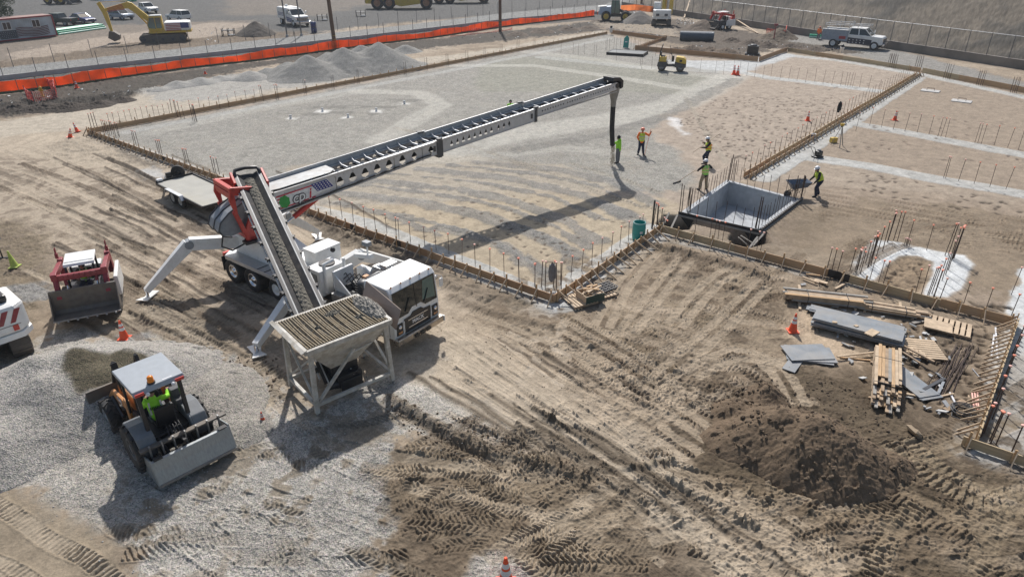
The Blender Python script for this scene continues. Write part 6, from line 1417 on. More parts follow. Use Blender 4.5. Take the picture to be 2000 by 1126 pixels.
# white excavator cut by the left edge
e3 = thing('excavator', 'white excavator with maroon stripes, only its tail showing at the left edge', 'excavator', (-18.45, 19.7, 0.0), R(140))
excavator(e3, 0.95, WHITE, WHITE, 0, [(1.0, 1.8), (3.6, 4.4), (6.2, 3.6), (6.5, 4.2), (6.8, 1.2)], tr_L=3.7, rear=-2.35, width=2.7, h=1.25, wrap=True, hoodm=BLACK, spin=R(-5))
m = MB(); xr = -2.35*0.95-0.012
for k in range(4):
    y = 0.35-0.34*k; m.add([(xr, y, 1.55), (xr, y-0.15, 1.55), (xr, y-0.40, 2.0), (xr, y-0.22, 2.0)], [(0, 1, 2, 3)])
m.build('maroon_stripes', DRED, e3, fixn=False)
MB().box((xr, -0.78, 1.36), (0.012, 0.16, 0.2)).build('red_reflector', RED, e3)
m = MB(); m.box((xr, 0, 1.47), (0.01, 1.9, 0.015)); m.box((xr, 0.3, 1.3), (0.01, 0.012, 0.35)); m.build('panel_seams', DSTEEL, e3)

# ---- wheel loader, scrapers, roller
x_, y_ = P(1203, 41); wl = thing('wheel_loader', 'blue and white wheel loader with bucket parked before the orange barrier', 'loader', (x_, y_, 0.0), R(-8))
for x in (-1.7, 1.5):
    for s in (-1, 1): wheel(wl, (x, s*1.1, 0.8), 0.8, 0.55, s, YEL, hub=0.55)
m = MB(); m.box((-0.1, 0, 0.95), (4.2, 1.3, 0.5)); m.build('chassis', BLACK, wl)
m = MB(); m.prism([(-3.0, 1.0), (-0.9, 1.0), (-0.9, 2.35), (-2.8, 2.15)], -0.85, 0.85); m.build('engine_hood', mat('pale_blue_paint', (0.42, 0.50, 0.62), 0.4), wl, bev=0.08)
m = MB(); m.prism([(-3.05, 2.16), (-1.7, 2.3), (-1.7, 2.38), (-3.1, 2.26)], -0.85, 0.85); m.build('hood_top', WHITE, wl)
m = MB(); m.prism([(-0.95, 1.3), (0.5, 1.3), (0.55, 2.2), (0.35, 3.25), (-0.85, 3.25)], -0.75, 0.75); cbx = m.build('cab', GGLASS, wl, bev=0.04)
m = MB()
for x, x2 in ((-0.95, -0.85), (0.55, 0.35), (-0.3, -0.25)):
    for s in (-1, 1): m.bar((x, s*0.76, 1.3), (x2, s*0.76, 3.25), 0.08, 0.08)
m.build('cab_pillars', BLACK, cbx)
MB().box((-0.25, 0, 3.32), (1.5, 1.6, 0.12)).build('cab_roof', WHITE, cbx, bev=0.03)
for s in (-1, 1): MB().bar((0.5, s*0.5, 1.7), (2.9, s*0.5, 0.8), 0.18, 0.35).build('lift_arm', BLACK, wl)
bucket(wl, 2.9, 2.7, 0.15, 1.2, 1.1, mat('grey_bucket', (0.30, 0.33, 0.37), 0.5, 0.3, dust=0.3))
MB().box((-3.15, 0.6, 1.1), (0.1, 0.7, 0.5)).build('rear_panel', CONE, wl)
def scraper(px, py, rz, label, dx=0):
    x, y = P(px, py); o = thing('wheel_scraper', label, 'scraper', (x, y, 0.0), rz, 'yellow wheel scrapers parked in the far lot')
    for x2 in (-5.2, 2.0, 4.3):
        for s in (-1, 1): wheel(o, (x2, s*1.35, 1.15), 1.15, 0.8, s, mat('tan_rim', (0.35, 0.18, 0.10), 0.6), hub=0.55)
    m = MB(); m.prism([(-5.9, 1.2), (-3.6, 0.9), (-0.3, 0.5), (0.9, 0.8), (1.0, 3.2), (-3.4, 3.4), (-5.6, 2.4)], -1.5, 1.5); m.build('bowl', YEL, o, bev=0.08)
    m = MB(); m.prism([(0.6, 1.4), (1.1, 1.4), (2.6, 2.5), (2.6, 3.0), (1.0, 2.6)], -0.4, 0.4); m.build('gooseneck', YEL, o, bev=0.05)
    m = MB(); m.prism([(2.6, 1.0), (6.6, 1.0), (6.6, 2.0), (5.6, 2.5), (2.6, 2.5)], -1.2, 1.2); m.build('tractor', YEL, o, bev=0.1)
    m = MB(); m.prism([(2.9, 2.5), (4.3, 2.5), (4.2, 3.9), (3.0, 3.9)], -0.8, 0.8); m.build('cab', GGLASS, o, bev=0.05)
    m = MB(); m.box((6.65, 0, 1.5), (0.08, 2.0, 0.7)); m.build('radiator_grille', BLACK, o)
    return o
scraper(782, 17, R(184), 'yellow wheel scraper standing in the far lot right of the tall wood pole')
scraper(897, 6, R(186), 'yellow wheel scraper farther right, its wheels at the top edge of the photo')
x_, y_ = P(118, 8); bl = thing('wheel_loader', 'dusty yellow wheel loader behind the parked cars at the top left', 'loader', (x_, y_, 0.0), R(-10))
for x in (-1.7, 1.5):
    for s in (-1, 1): wheel(bl, (x, s*1.2, 0.9), 0.9, 0.6, s, YEL, hub=0.5)
m = MB(); m.prism([(-3.1, 1.0), (0.8, 1.0), (0.8, 1.6), (-0.6, 2.4), (-2.9, 2.4)], -0.9, 0.9); m.build('engine_hood', YEL, bl, bev=0.06)
m = MB(); m.prism([(-0.7, 2.0), (0.6, 1.6), (0.5, 3.6), (-0.6, 3.6)], -0.75, 0.75); m.build('cab', GGLASS, bl, bev=0.04)
bucket(bl, 2.9, 3.0, 0.15, 1.4, 1.3, DGREY)
for s in (-1, 1): MB().bar((0.5, s*0.5, 1.8), (2.9, s*0.5, 0.8), 0.2, 0.35).build('lift_arm', YEL, bl)
# roller
x_, y_ = P(1310, 139); rl = thing('tandem_roller', 'small yellow and black tandem roller with folded roll bar on the gravel pad', 'roller', (x_, y_, zat(x_, y_)+0.01), R(-16))
for x in (-0.95, 0.95):
    m = MB(); m.lathe([(0.001, -0.5), (0.40, -0.5), (0.42, -0.48), (0.42, 0.48), (0.40, 0.5), (0.001, 0.5)], (x, 0, 0.42), 'y', n=28); m.build('drum', DSTEEL, rl)
    MB().lathe([(0.2, -0.51), (0.24, -0.53), (0.001, -0.53)], (x, 0, 0.42), 'y', n=16).build('drum_hub', GREY, rl)
m = MB(); m.prism([(-1.45, 0.45), (-0.45, 0.45), (-0.45, 0.95), (-1.4, 0.95)], -0.56, 0.56); m.prism([(0.35, 0.45), (1.5, 0.45), (1.5, 0.75), (0.35, 1.0)], -0.56, 0.56); m.box((0, 0, 0.6), (0.9, 0.5, 0.25)); m.build('frame', DGREY, rl, bev=0.03)
m = MB(); m.prism([(0.35, 0.98), (1.52, 0.78), (1.45, 1.25), (1.2, 1.45), (0.45, 1.52)], -0.50, 0.50); m.build('hood', YEL, rl, bev=0.07)
MB().box((0.95, -0.505, 1.12), (0.28, 0.02, 0.22)).build('hood_vent', BLACK, rl)
m = MB(); m.prism([(-1.35, 0.96), (-0.55, 0.96), (-0.6, 1.45), (-1.3, 1.45)], -0.5, 0.5); m.build('rear_cover', YEL, rl, bev=0.05)
m = MB(); m.box((-0.95, 0, 1.50), (0.5, 0.5, 0.12)); m.box((-1.15, 0, 1.7), (0.1, 0.48, 0.4)); m.box((0.1, 0, 1.25), (0.25, 0.4, 0.6)); m.cyl((0.05, 0, 1.5), (-0.15, 0, 1.75), 0.03); m.lathe([(0.15, 0), (0.17, 0.015), (0.15, 0.03)], (-0.15, 0, 1.75), n=14); m.build('seat', BLACK, rl, bev=0.02)
m = MB()
for s in (-1, 1): m.bar((-1.3, s*0.48, 1.0), (-1.25, s*0.48, 1.9), 0.07, 0.07); m.bar((-1.25, s*0.48, 1.9), (-1.05, s*0.48, 2.65), 0.07, 0.07)
m.bar((-1.05, -0.48, 2.65), (-1.05, 0.48, 2.65), 0.07, 0.07); m.build('roll_bar', BLACK, rl)

# ---- cars and trucks
def car(px, py, rz, label, kind, col, group='vehicles parked beyond the access road', name=None, cat=None, off_=(0, 0)):
    o = at(px, py, rz, name or {'sedan': 'parked_car', 'pickup': 'pickup_truck', 'suv': 'parked_car'}[kind], label, cat or ('car' if kind != 'pickup' else 'pickup'), group, off_=off_)
    if kind == 'sedan': pr = [(-2.3, 0.35), (-2.35, 0.8), (-2.2, 0.95), (-1.5, 0.98), (0.9, 0.93), (2.1, 0.78), (2.35, 0.6), (2.35, 0.32)]; gh = [(-1.75, 0.95), (-1.05, 1.42), (0.1, 1.44), (0.95, 0.93)]; wb = 1.4; wr = 0.33; w = 0.9
    elif kind == 'suv': pr = [(-2.2, 0.4), (-2.25, 1.0), (0.95, 1.0), (2.1, 0.92), (2.25, 0.7), (2.25, 0.4)]; gh = [(-2.15, 1.0), (-1.95, 1.62), (0.3, 1.66), (1.05, 1.0)]; wb = 1.4; wr = 0.37; w = 0.93
    else: pr = [(-2.85, 0.5), (-2.85, 1.1), (-0.75, 1.1), (-0.75, 1.12), (1.35, 1.12), (2.55, 1.08), (2.8, 0.9), (2.8, 0.45)]; gh = [(-0.8, 1.12), (-0.62, 1.75), (0.75, 1.78), (1.4, 1.12)]; wb = 1.75; wr = 0.42; w = 0.98
    m = MB(); m.prism(pr, -w, w); b = m.build('body', col, o, bev=0.07)
    m = MB(); x0, z0 = gh[0]; vs = []
    for y, k in ((-w+0.06, 0), (w-0.06, 0)):
        vs += [(gh[0][0], y, gh[0][1]), (gh[3][0], y, gh[3][1])]
    top_ = [(gh[1][0], -w+0.2, gh[1][1]), (gh[2][0], -w+0.2, gh[2][1]), (gh[1][0], w-0.2, gh[1][1]), (gh[2][0], w-0.2, gh[2][1])]
    v = [vs[0], vs[1], vs[3], vs[2], top_[0], top_[1], top_[3], top_[2]]
    m.add(v, [(3, 2, 1, 0), (4, 5, 6, 7), (0, 1, 5, 4), (1, 2, 6, 5), (2, 3, 7, 6), (3, 0, 4, 7)]); m.build('windows', GLASS, o, bev=0.03)
    m = MB(); m.box(((gh[1][0]+gh[2][0])/2, 0, gh[1][1]+0.015), (gh[2][0]-gh[1][0]+0.1, 2*w-0.36, 0.06)); m.build('roof', col, o, bev=0.02)
    m = MB()
    for s in (-1, 1):
        for i in (0, 1): m.bar(v[{(-1, 0): 0, (-1, 1): 1, (1, 0): 3, (1, 1): 2}[(s, i)]], v[{(-1, 0): 4, (-1, 1): 5, (1, 0): 7, (1, 1): 6}[(s, i)]], 0.07, 0.06)
        xm = (gh[1][0]+gh[2][0])/2; m.bar((xm, s*(w-0.06), gh[0][1]), (xm, s*(w-0.19), gh[1][1]), 0.06, 0.06)
    m.build('pillars', col, o)
    if kind == 'pickup':
        MB().box((-1.8, 0, 1.105), (1.9, 1.6, 0.02)).build('truck_bed', DGREY, o)
    for x in (-wb, wb):
        for s in (-1, 1): wheel(o, (x, s*(w-0.1), wr), wr, 0.24, s, ALU, hub=0.62)
    for s in (-1, 1):
        MB().box((pr[-1][0]-0.02, s*(w-0.25), pr[-2][1]), (0.08, 0.3, 0.14)).build('headlight', CHROME, o)
        MB().box((pr[0][0], s*(w-0.15), 0.85), (0.06, 0.18, 0.2)).build('tail_light', RED, o)
    MB().box((pr[-1][0]+0.02, 0, 0.6), (0.06, 1.0, 0.2)).build('grille', BLACK, o)
    return o
car(118, 49, R(170), 'dark green pickup truck seen from behind, next to the blue sedan', 'pickup', DGREEN)
car(163, 45, R(-28), 'dark blue sedan with glare on its bonnet beside the green pipe stack', 'sedan', BLUEP)
car(287, 25, R(-38), 'white pickup truck parked behind the raised boom of the yellow excavator', 'pickup', WHITE)
car(238, 38, R(-25), 'pale blue-grey car half hidden behind the stick of the yellow excavator', 'suv', SILVER)
car(350, 40, R(150), 'white car mostly hidden behind the tail of the yellow excavator', 'suv', WHITE)
def service_truck(px, py, rz, label, crew=False, rack=False, tank=False, s=1.0, off_=(0, 0)):
    o = at(px, py, rz, 'service_truck', label, 'truck', off_=off_); o.scale = (s, s, s)
    w = 1.05; xc = -0.5 if crew else 0.1
    m = MB(); m.prism([(xc, 0.55), (3.1, 0.55), (3.15, 1.15), (3.0, 1.38), (1.75, 1.45), (1.2, 1.5), (xc, 1.5)], -w+0.05, w-0.05); b = m.build('body', WHITE, o, bev=0.08)
    for s_ in (-1, 1):
        m = MB(); m.prism([(xc, 0.52), (2.0, 0.52), (2.0, 1.05), (xc, 1.18)], s_*(w-0.03)-0.01, s_*(w-0.03)+0.01); m.mat(1)
        for i in range(10): m.box((xc+0.2+(i % 5)*0.38, s_*(w-0.012), 0.68+0.26*(i//5)), (0.10, 0.012, 0.10))
        m.build('wrap_panel', [mat('wrap_navy', (0.03, 0.035, 0.06), 0.35, dust=0.2) if crew else FLB, WHITE], o)
        MB().prism([(2.7, 1.0), (3.17, 1.0), (3.17, 1.25), (2.8, 1.25)], s_*(w-0.22)-0.14, s_*(w-0.22)+0.18).build('headlight', CHROME, o)
        MB().box((1.75, s_*(w+0.14), 1.75), (0.12, 0.2, 0.28)).build('mirror', WHITE, o, bev=0.03)
        wheel(o, (2.35, s_*0.92, 0.45), 0.45, 0.26, s_, WHITE, hub=0.6, dish=-0.04)
        wheel(o, (-2.0, s_*0.88, 0.45), 0.45, 0.42, s_, WHITE, hub=0.6)
    m = MB(); v = [(xc, -w+0.08, 1.5), (1.85, -w+0.08, 1.45), (1.85, w-0.08, 1.45), (xc, w-0.08, 1.5), (xc+0.1, -w+0.22, 2.12), (1.1, -w+0.22, 2.12), (1.1, w-0.22, 2.12), (xc+0.1, w-0.22, 2.12)]
    m.add(v, [(3, 2, 1, 0), (4, 5, 6, 7), (0, 1, 5, 4), (1, 2, 6, 5), (2, 3, 7, 6), (3, 0, 4, 7)]); m.build('windows', GLASS, o)
    m = MB(); m.box(((xc+1.1)/2, 0, 2.14), (1.1-xc+0.1, 1.75, 0.08))
    for a, b2 in ((0, 4), (1, 5), (2, 6), (3, 7)): m.bar(v[a], v[b2], 0.08, 0.08)
    for s_ in (-1, 1): m.bar((0.55, s_*(w-0.08), 1.5), (0.45, s_*(w-0.22), 2.12), 0.1, 0.08)
    m.build('cab_frame', WHITE, o)
    m = MB(); m.box((3.18, 0, 1.02), (0.05, 1.5, 0.42)); g_ = m.build('grille', DGREY, o)
    m = MB()
    for z in (0.9, 1.04, 1.18): m.box((3.21, 0, z), (0.03, 1.4, 0.03))
    m.build('grille_bar', CHROME, g_)
    MB().box((3.28, 0, 0.6), (0.22, 2.0, 0.26)).build('bumper', CHROME, o, bev=0.04)
    if tank:
        m = MB(); m.prism([(-3.1, 0.75), (0.0, 0.75), (0.0, 1.9), (-0.2, 2.3), (-2.9, 2.3), (-3.1, 2.0)], -1.12, 1.12); t2 = m.build('water_tank', WHITE, o, bev=0.15)
        MB().cyl((-2.0, 0, 2.3), (-2.0, 0, 2.55), 0.2, n=12).build('tank_hatch', WHITE, t2)
        for s_ in (-1, 1): stripes(t2, [(-0.2, s_*1.13, 1.2), (-2.6, s_*1.13, 1.2), (-2.6, s_*1.13, 1.7), (-0.2, s_*1.13, 1.7)], 3, FLB, nrm=(0, s_, 0), th=0.01, blue=0.0)
    else:
        for s_ in (-1, 1):
            m = MB(); m.box((-1.95, s_*0.86, 1.30), (2.8, 0.42, 1.15)); sd = m.build('side_box', mat('grey_blue_wrap', (0.28, 0.33, 0.40), 0.35, dust=0.15), o, bev=0.02)
            MB().box((-1.95, s_*0.86, 1.90), (2.85, 0.46, 0.05)).build('box_lid', WHITE, sd)
            MB().box((-1.1, s_*1.075, 1.1), (0.7, 0.02, 0.3)).build('wrap_patch', FLR, sd)
        MB().box((-1.95, 0, 0.85), (2.8, 1.3, 0.1)).build('bed_floor', DGREY, o)
        MB().box((-3.45, 0, 0.7), (0.4, 1.9, 0.12)).build('rear_bumper', DGREY, o)
    if rack:
        m = MB()
        for s_ in (-1, 1): m.tube([(-3.2, s_*0.95, 2.35), (1.5, s_*0.85, 2.5)], 0.035, n=6); m.tube([(-3.2, s_*0.95, 2.55), (-0.4, s_*0.95, 2.6)], 0.03, n=6)
        for x in (-3.2, -2.0, -0.6, 0.3, 1.4):
            m.tube([(x, -0.92, 2.42), (x, 0.92, 2.42)], 0.03, n=6)
            for s_ in (-1, 1): m.tube([(x, s_*0.95, 1.9 if x < 0 else 2.1), (x, s_*0.95, 2.75 if x < 0 else 2.5)], 0.03, n=6)
        m.build('ladder_rack', ALU, o)
    return o
service_truck(575, 49, R(-52), 'white water truck with blue flag wrap parked beyond the access road', tank=True, s=1.15)
service_truck(1665, 93, R(-37), 'white crew-cab service truck with ladder rack and starry flag wrap by the retaining wall', crew=True, rack=True, s=1.12)

# ---- flatbed trailer
tl = thing('flatbed_trailer', 'flat steel-deck trailer with a spare wheel, parked along the form behind the turret', 'trailer', (-16.75, 34.05, zat(-16.75, 34.05)), R(-42))
DK = mat('trailer_deck', (0.36, 0.35, 0.31), 0.7, var=0.12, scale=1.2, dust=0.35, dustcol=(0.42, 0.38, 0.27))
m = MB(); m.box((0, 0, 0.68), (5.3, 2.0, 0.05)); m.build('deck', DK, tl)
m = MB(); m.bar((-2.7, 1.02, 0.70), (2.7, 1.02, 0.70), 0.06, 0.16); m.bar((-2.7, -1.02, 0.64), (2.7, -1.02, 0.64), 0.06, 0.14); m.bar((-2.7, -1.02, 0.72), (-2.7, 1.02, 0.72), 0.06, 0.18); m.bar((2.7, -1.02, 0.64), (2.7, 1.02, 0.64), 0.06, 0.14)
for x in (-2, -1, 0, 1, 2): m.box((x, 0, 0.58), (0.08, 2.0, 0.12))
m.build('chassis_frame', BLACK, tl)
for x in (-0.45, 0.45):
    for s in (-1, 1): wheel(tl, (x-0.3, s*0.98, 0.34), 0.34, 0.22, s, WHITE_OLD, hub=0.6)
m = MB(); m.prism([(-1.3, 0.55), (-1.15, 0.78), (0.55, 0.78), (0.75, 0.55), (0.7, 0.55), (0.5, 0.74), (-1.1, 0.74), (-1.25, 0.55)], -1.22, -1.0); m.build('fender', ALU, tl, bev=0.01)
wheel(tl, (-2.95, 0.35, 0.95), 0.36, 0.22, -1, BLACK, hub=0.5, name='spare_wheel').rotation_euler = (0, 0, R(60))
m = MB(); m.bar((-2.7, 0.6, 0.6), (-3.9, 0, 0.55), 0.1, 0.12); m.bar((-2.7, -0.6, 0.6), (-3.9, 0, 0.55), 0.1, 0.12); m.box((-2.9, -0.2, 0.8), (0.12, 0.3, 0.5)); m.build('drawbar', BLACK, tl)
m = MB(); m.box((-2.72, -0.8, 0.82), (0.2, 0.3, 0.1)); m.build('toolbox', HATW, tl)
# ---------------------------------------------------------------- stockpiles and spoil heaps
PILEZ = {}
def pile(name, label, cones, slope, col, grav=0.0, patches=(), res=0.05, nz=0.12, cl=0.05, back=None, cat='pile', p=10):
    """heap built from peaks: (px, py of the peak in the photo, height) joined smoothly"""
    pk = [(*P(x, y, h), h) for x, y, h in cones]
    R_ = max(h for *_, h in pk)/slope+0.8
    x0, x1 = min(q[0] for q in pk)-R_, max(q[0] for q in pk)+R_; y0, y1 = min(q[1] for q in pk)-R_, max(q[1] for q in pk)+R_
    nx, ny = int((x1-x0)/res), int((y1-y0)/res); xs = np.linspace(x0, x1, nx); ys = np.linspace(y0, y1, ny)
    X, Y = np.meshgrid(xs, ys); X = X.astype(np.float32); Y = Y.astype(np.float32)
    n1 = fbm(X, Y, 0.5, 4, 51); n2 = fbm(X, Y, 2.2, 4, 61); n3 = fbm(X, Y, 9, 3, 71); n4 = np.abs(fbm(X, Y, 5, 3, 81))
    acc = np.zeros_like(X)
    for a, b, h in pk:
        d = np.hypot(X-a, Y-b)*(1+0.35*n1); c = np.maximum(h-slope*(np.sqrt(d*d+0.05)-0.2), -0.5); acc += np.exp(np.clip(c*p, -20, 60))
    Z = np.log(acc/1.0)/p
    k = np.clip(Z/0.3, 0, 1)
    n5 = fbm(X, Y, 22, 2, 91); Z = Z+(nz*n1+nz*0.4*n2+cl*(n3*0.8+n4*0.8+n5*0.6))*np.clip(k+0.15, 0, 1)
    gr = np.array([[zat(x, y) for x in xs[::8]] for y in ys[::8]], np.float32)
    gi = np.repeat(np.repeat(gr, 8, 0), 8, 1)[:ny, :nx]
    if gi.shape != Z.shape: gi = np.pad(gi, ((0, ny-gi.shape[0]), (0, nx-gi.shape[1])), 'edge')
    Zt = gi+np.where(Z > 0.02, Z, Z*2-0.02); Zt = np.maximum(Zt, gi-0.5)
    C = np.zeros((*X.shape, 4), np.float32)
    for c in range(3): C[..., c] = col[c]
    C[..., 3] = grav
    for pts, pc, pg, soft in patches:
        pw = [P(x, y, z) for x, y, z in pts]; m_ = 1-sstep(-soft, soft, sdist(X, Y, pw)+0.6*n1+0.4*n2)
        for c in range(3): C[..., c] += (pc[c]-C[..., c])*m_
        C[..., 3] += (pg-C[..., 3])*m_
    g2 = 1+0.3*n2+0.3*n3
    for c in range(3): C[..., c] = np.clip(C[..., c]*g2, 0.01, 0.9)
    if grav: Zt = Zt+0.02*(vnoise(X*17, Y*17, 5)-0.5)
    PILEZ[label] = (xs, ys, Zt, Z)
    o = grid_mesh(name, X, Y, Zt, C, SOIL); me = o.data
    # drop the faces that are buried
    b = bmesh.new(); b.from_mesh(me); zz = (Z < -0.10).ravel(); b.verts.ensure_lookup_table()
    bmesh.ops.delete(b, geom=[v for v in b.verts if zz[v.index]], context='VERTS'); b.to_mesh(me); b.free()
    return tag(o, label, cat)
pile('dirt_pile', 'big heap of dark brown dug soil below the lumber stacks', [(1600, 812, 1.30), (1535, 800, 1.12), (1640, 838, 1.15), (1480, 826, 0.72), (1430, 852, 0.35), (1700, 870, 0.62), (1750, 890, 0.38), (1570, 835, 1.05), (1440, 785, 0.45), (1640, 855, 0.8), (1500, 755, 0.4), (1400, 842, 0.2)],
     0.80, (0.145, 0.105, 0.070), 0.0, nz=0.16, cl=0.09, res=0.028, p=13)
pile('gravel_pile', 'broad pale gravel pile with a damp olive slope at the left edge behind the loader', [(150, 680, 1.45), (60, 698, 1.4), (-60, 745, 1.35), (245, 682, 1.25), (80, 740, 1.2), (320, 702, 0.7), (-40, 840, 0.9), (190, 725, 1.1), (30, 820, 0.7)],
     0.58, (0.37, 0.35, 0.315), 1.0, patches=[([(135, 690, 1.2), (250, 682, 1.2), (340, 715, 0.6), (240, 770, 0.5), (165, 795, 0.4), (115, 735, 0.9)], (0.125, 0.108, 0.072), 0.9, 0.15)], nz=0.10, cl=0.012, res=0.04, p=7)
pile('gravel_pile', 'long grey gravel pile with several peaks behind the far left form', [(600, 108, 2.0), (640, 102, 1.7), (670, 92, 2.3), (705, 88, 1.9), (738, 83, 2.5), (560, 120, 1.3), (520, 133, 0.6), (790, 86, 0.9), (575, 128, 1.2)],
     0.55, (0.27, 0.265, 0.245), 0.7, nz=0.35, cl=0.03, res=0.16, p=5)
pile('gravel_pile', 'low grey gravel ridge left of the long gravel pile', [(345, 157, 0.55), (390, 150, 0.6), (430, 146, 0.45), (487, 137, 0.8), (310, 170, 0.3)], 0.45, (0.34, 0.33, 0.305), 0.6, nz=0.25, cl=0.03, res=0.12, p=6)
pile('dirt_pile', 'conical grey spoil pile between the wheel loader and the compact excavator', [(1250, 20, 1.9), (1262, 29, 1.0), (1238, 32, 0.8)], 0.65, (0.19, 0.175, 0.16), 0.2, nz=0.3, cl=0.1, res=0.16, p=5)
pile('dirt_pile', 'brown spoil pile left of the red skid steer', [(1375, 38, 1.3), (1355, 48, 0.6)], 0.55, (0.17, 0.135, 0.105), 0.1, nz=0.3, cl=0.2, res=0.14, p=5)
pile('dirt_pile', 'dark spoil pile left of the white water truck beyond the road', [(497, 42, 1.8), (508, 60, 0.6)], 0.65, (0.12, 0.105, 0.09), 0.1, nz=0.3, cl=0.2, res=0.16, p=5)
pile('dirt_pile', 'dark brown spoil pile against the retaining wall left of the service truck', [(1525, 55, 1.3), (1500, 66, 0.6)], 0.55, (0.15, 0.12, 0.09), 0.1, nz=0.4, cl=0.25, res=0.12, p=5)
pile('gravel_pile', 'small mound of damp gravel between the loader and the hopper', [(405, 745, 0.42), (430, 775, 0.3), (470, 830, 0.22)], 0.3, (0.32, 0.30, 0.265), 1.0, nz=0.06, cl=0.01, res=0.035, p=8)

pile('dirt_pile', 'long low brown spoil bank in front of the corrugated pipe', [(1320, 92, 0.5), (1350, 90, 0.6), (1385, 92, 0.5), (1420, 95, 0.6)], 0.4, (0.15, 0.115, 0.085), 0.1, nz=0.4, cl=0.3, res=0.1, p=6)
pile('dirt_pile', 'low dark spoil ridge right of the corrugated pipe', [(1430, 74, 0.5), (1470, 78, 0.6), (1500, 84, 0.5), (1545, 86, 0.5), (1590, 92, 0.4)], 0.4, (0.12, 0.095, 0.075), 0.1, nz=0.4, cl=0.35, res=0.1, p=6)
pile('dirt_pile', 'low dark earth bank below the far end of the orange barrier', [(1010, 62, 0.5), (1060, 55, 0.6), (1110, 52, 0.5), (1150, 50, 0.5)], 0.35, (0.15, 0.12, 0.095), 0.1, nz=0.4, cl=0.3, res=0.12, p=6)
pile('dirt_pile', 'low black mud bank at the far left behind the leaning cones', [(30, 205, 0.35), (80, 203, 0.45), (130, 202, 0.45), (190, 198, 0.35), (240, 190, 0.3)], 0.35, (0.075, 0.062, 0.052), 0.0, nz=0.3, cl=0.3, res=0.07, p=8)
def rocks(name, label, pts, r0, r1, m_, seed=0, cat='rock', kind=None, flat=0.6, zf=None):
    r = random.Random(seed); m = MB()
    for x, y in pts:
        q = r0+(r1-r0)*r.random()**2.2; z = (zf or zat)(x, y); n = 7; vs = []; k = 4
        M = Matrix.Translation((x, y, z+q*0.25))@Euler((r.uniform(0, 1), r.uniform(0, 1), r.uniform(0, 6))).to_matrix().to_4x4()
        for i in range(k+1):
            for j in range(n):
                a = 2*PI*j/n; t = PI*i/k; rr = q*(0.75+0.4*r.random()); vs.append((rr*math.sin(t)*math.cos(a), rr*math.sin(t)*math.sin(a), -rr*flat*math.cos(t)))
        m.add(vs, [(i*n+j, i*n+(j+1) % n, (i+1)*n+(j+1) % n, (i+1)*n+j) for i in range(k) for j in range(n)], M=M)
    o = m.build(name, m_, None, fixn=False); return tag(o, label, cat, kind=kind)
CLOD = mat('soil_clod', (0.14, 0.102, 0.068), 0.95, var=0.3, scale=12, bump=0.5); TROCK = mat('tan_rock', (0.28, 0.215, 0.145), 0.9, var=0.2, bump=0.4)
rr_ = random.Random(4)
def scat(poly, n):
    pw = [P(x, y) for x, y in poly]; xs = [p[0] for p in pw]; ys = [p[1] for p in pw]; out = []
    while len(out) < n:
        x, y = rr_.uniform(min(xs), max(xs)), rr_.uniform(min(ys), max(ys))
        if sdist(np.array([[x]]), np.array([[y]]), pw)[0, 0] < 0: out.append((x, y))
    return out
rocks('soil_clods', 'loose soil clods scattered round the big dark dirt heap', scat([(1380, 780), (1500, 740), (1640, 745), (1790, 860), (1820, 920), (1760, 960), (1560, 960), (1400, 900)], 520), 0.015, 0.07, CLOD, 1, 'soil', 'stuff')
rocks('soil_clods', 'churned clods along the torn ruts in front of the hopper', scat([(740, 770), (860, 800), (1060, 880), (1180, 940), (1150, 970), (900, 900), (760, 820)], 420), 0.012, 0.05, CLOD, 2, 'soil', 'stuff')
rocks('soil_clods', 'dark clods on the ground left of the hopper legs', scat([(440, 700), (540, 690), (560, 760), (480, 790)], 160), 0.015, 0.06, CLOD, 3, 'soil', 'stuff')
rocks('soil_clods', 'clods and crumbs over the muddy yard', scat([(820, 620), (1250, 480), (1550, 560), (1500, 760), (1990, 960), (1990, 1120), (760, 1120), (900, 900)], 900), 0.008, 0.032, CLOD, 5, 'soil', 'stuff')
rocks('stray_stones', 'stray stones scattered past the edge of the gravel apron', scat([(380, 700), (760, 740), (1000, 830), (1050, 900), (780, 900), (740, 1120), (200, 1120), (0, 950), (300, 660)], 1500), 0.008, 0.026, mat('pale_stone', (0.40, 0.39, 0.37), 0.9, var=0.3, scale=15), 6, 'gravel', 'stuff')
_xs, _ys, _zt, _z = PILEZ['big heap of dark brown dug soil below the lumber stacks']
def zpile(x, y): return float(_zt[min(len(_ys)-1, int(np.searchsorted(_ys, y))), min(len(_xs)-1, int(np.searchsorted(_xs, x)))])
rocks('soil_clods', 'clods studding the surface of the big dark dirt heap', [q for q in [(rr_.uniform(_xs[0], _xs[-1]), rr_.uniform(_ys[0], _ys[-1])) for _ in range(2200)] if _z[min(len(_ys)-1, int(np.searchsorted(_ys, q[1]))), min(len(_xs)-1, int(np.searchsorted(_xs, q[0])))] > -0.05], 0.010, 0.075, CLOD, 21, 'soil', 'stuff', zf=zpile)
rocks('rock', 'single tan rock on the dirt below the tall lumber stack', [P(1787, 848)], 0.28, 0.3, TROCK, 7, 'rock', flat=0.4)

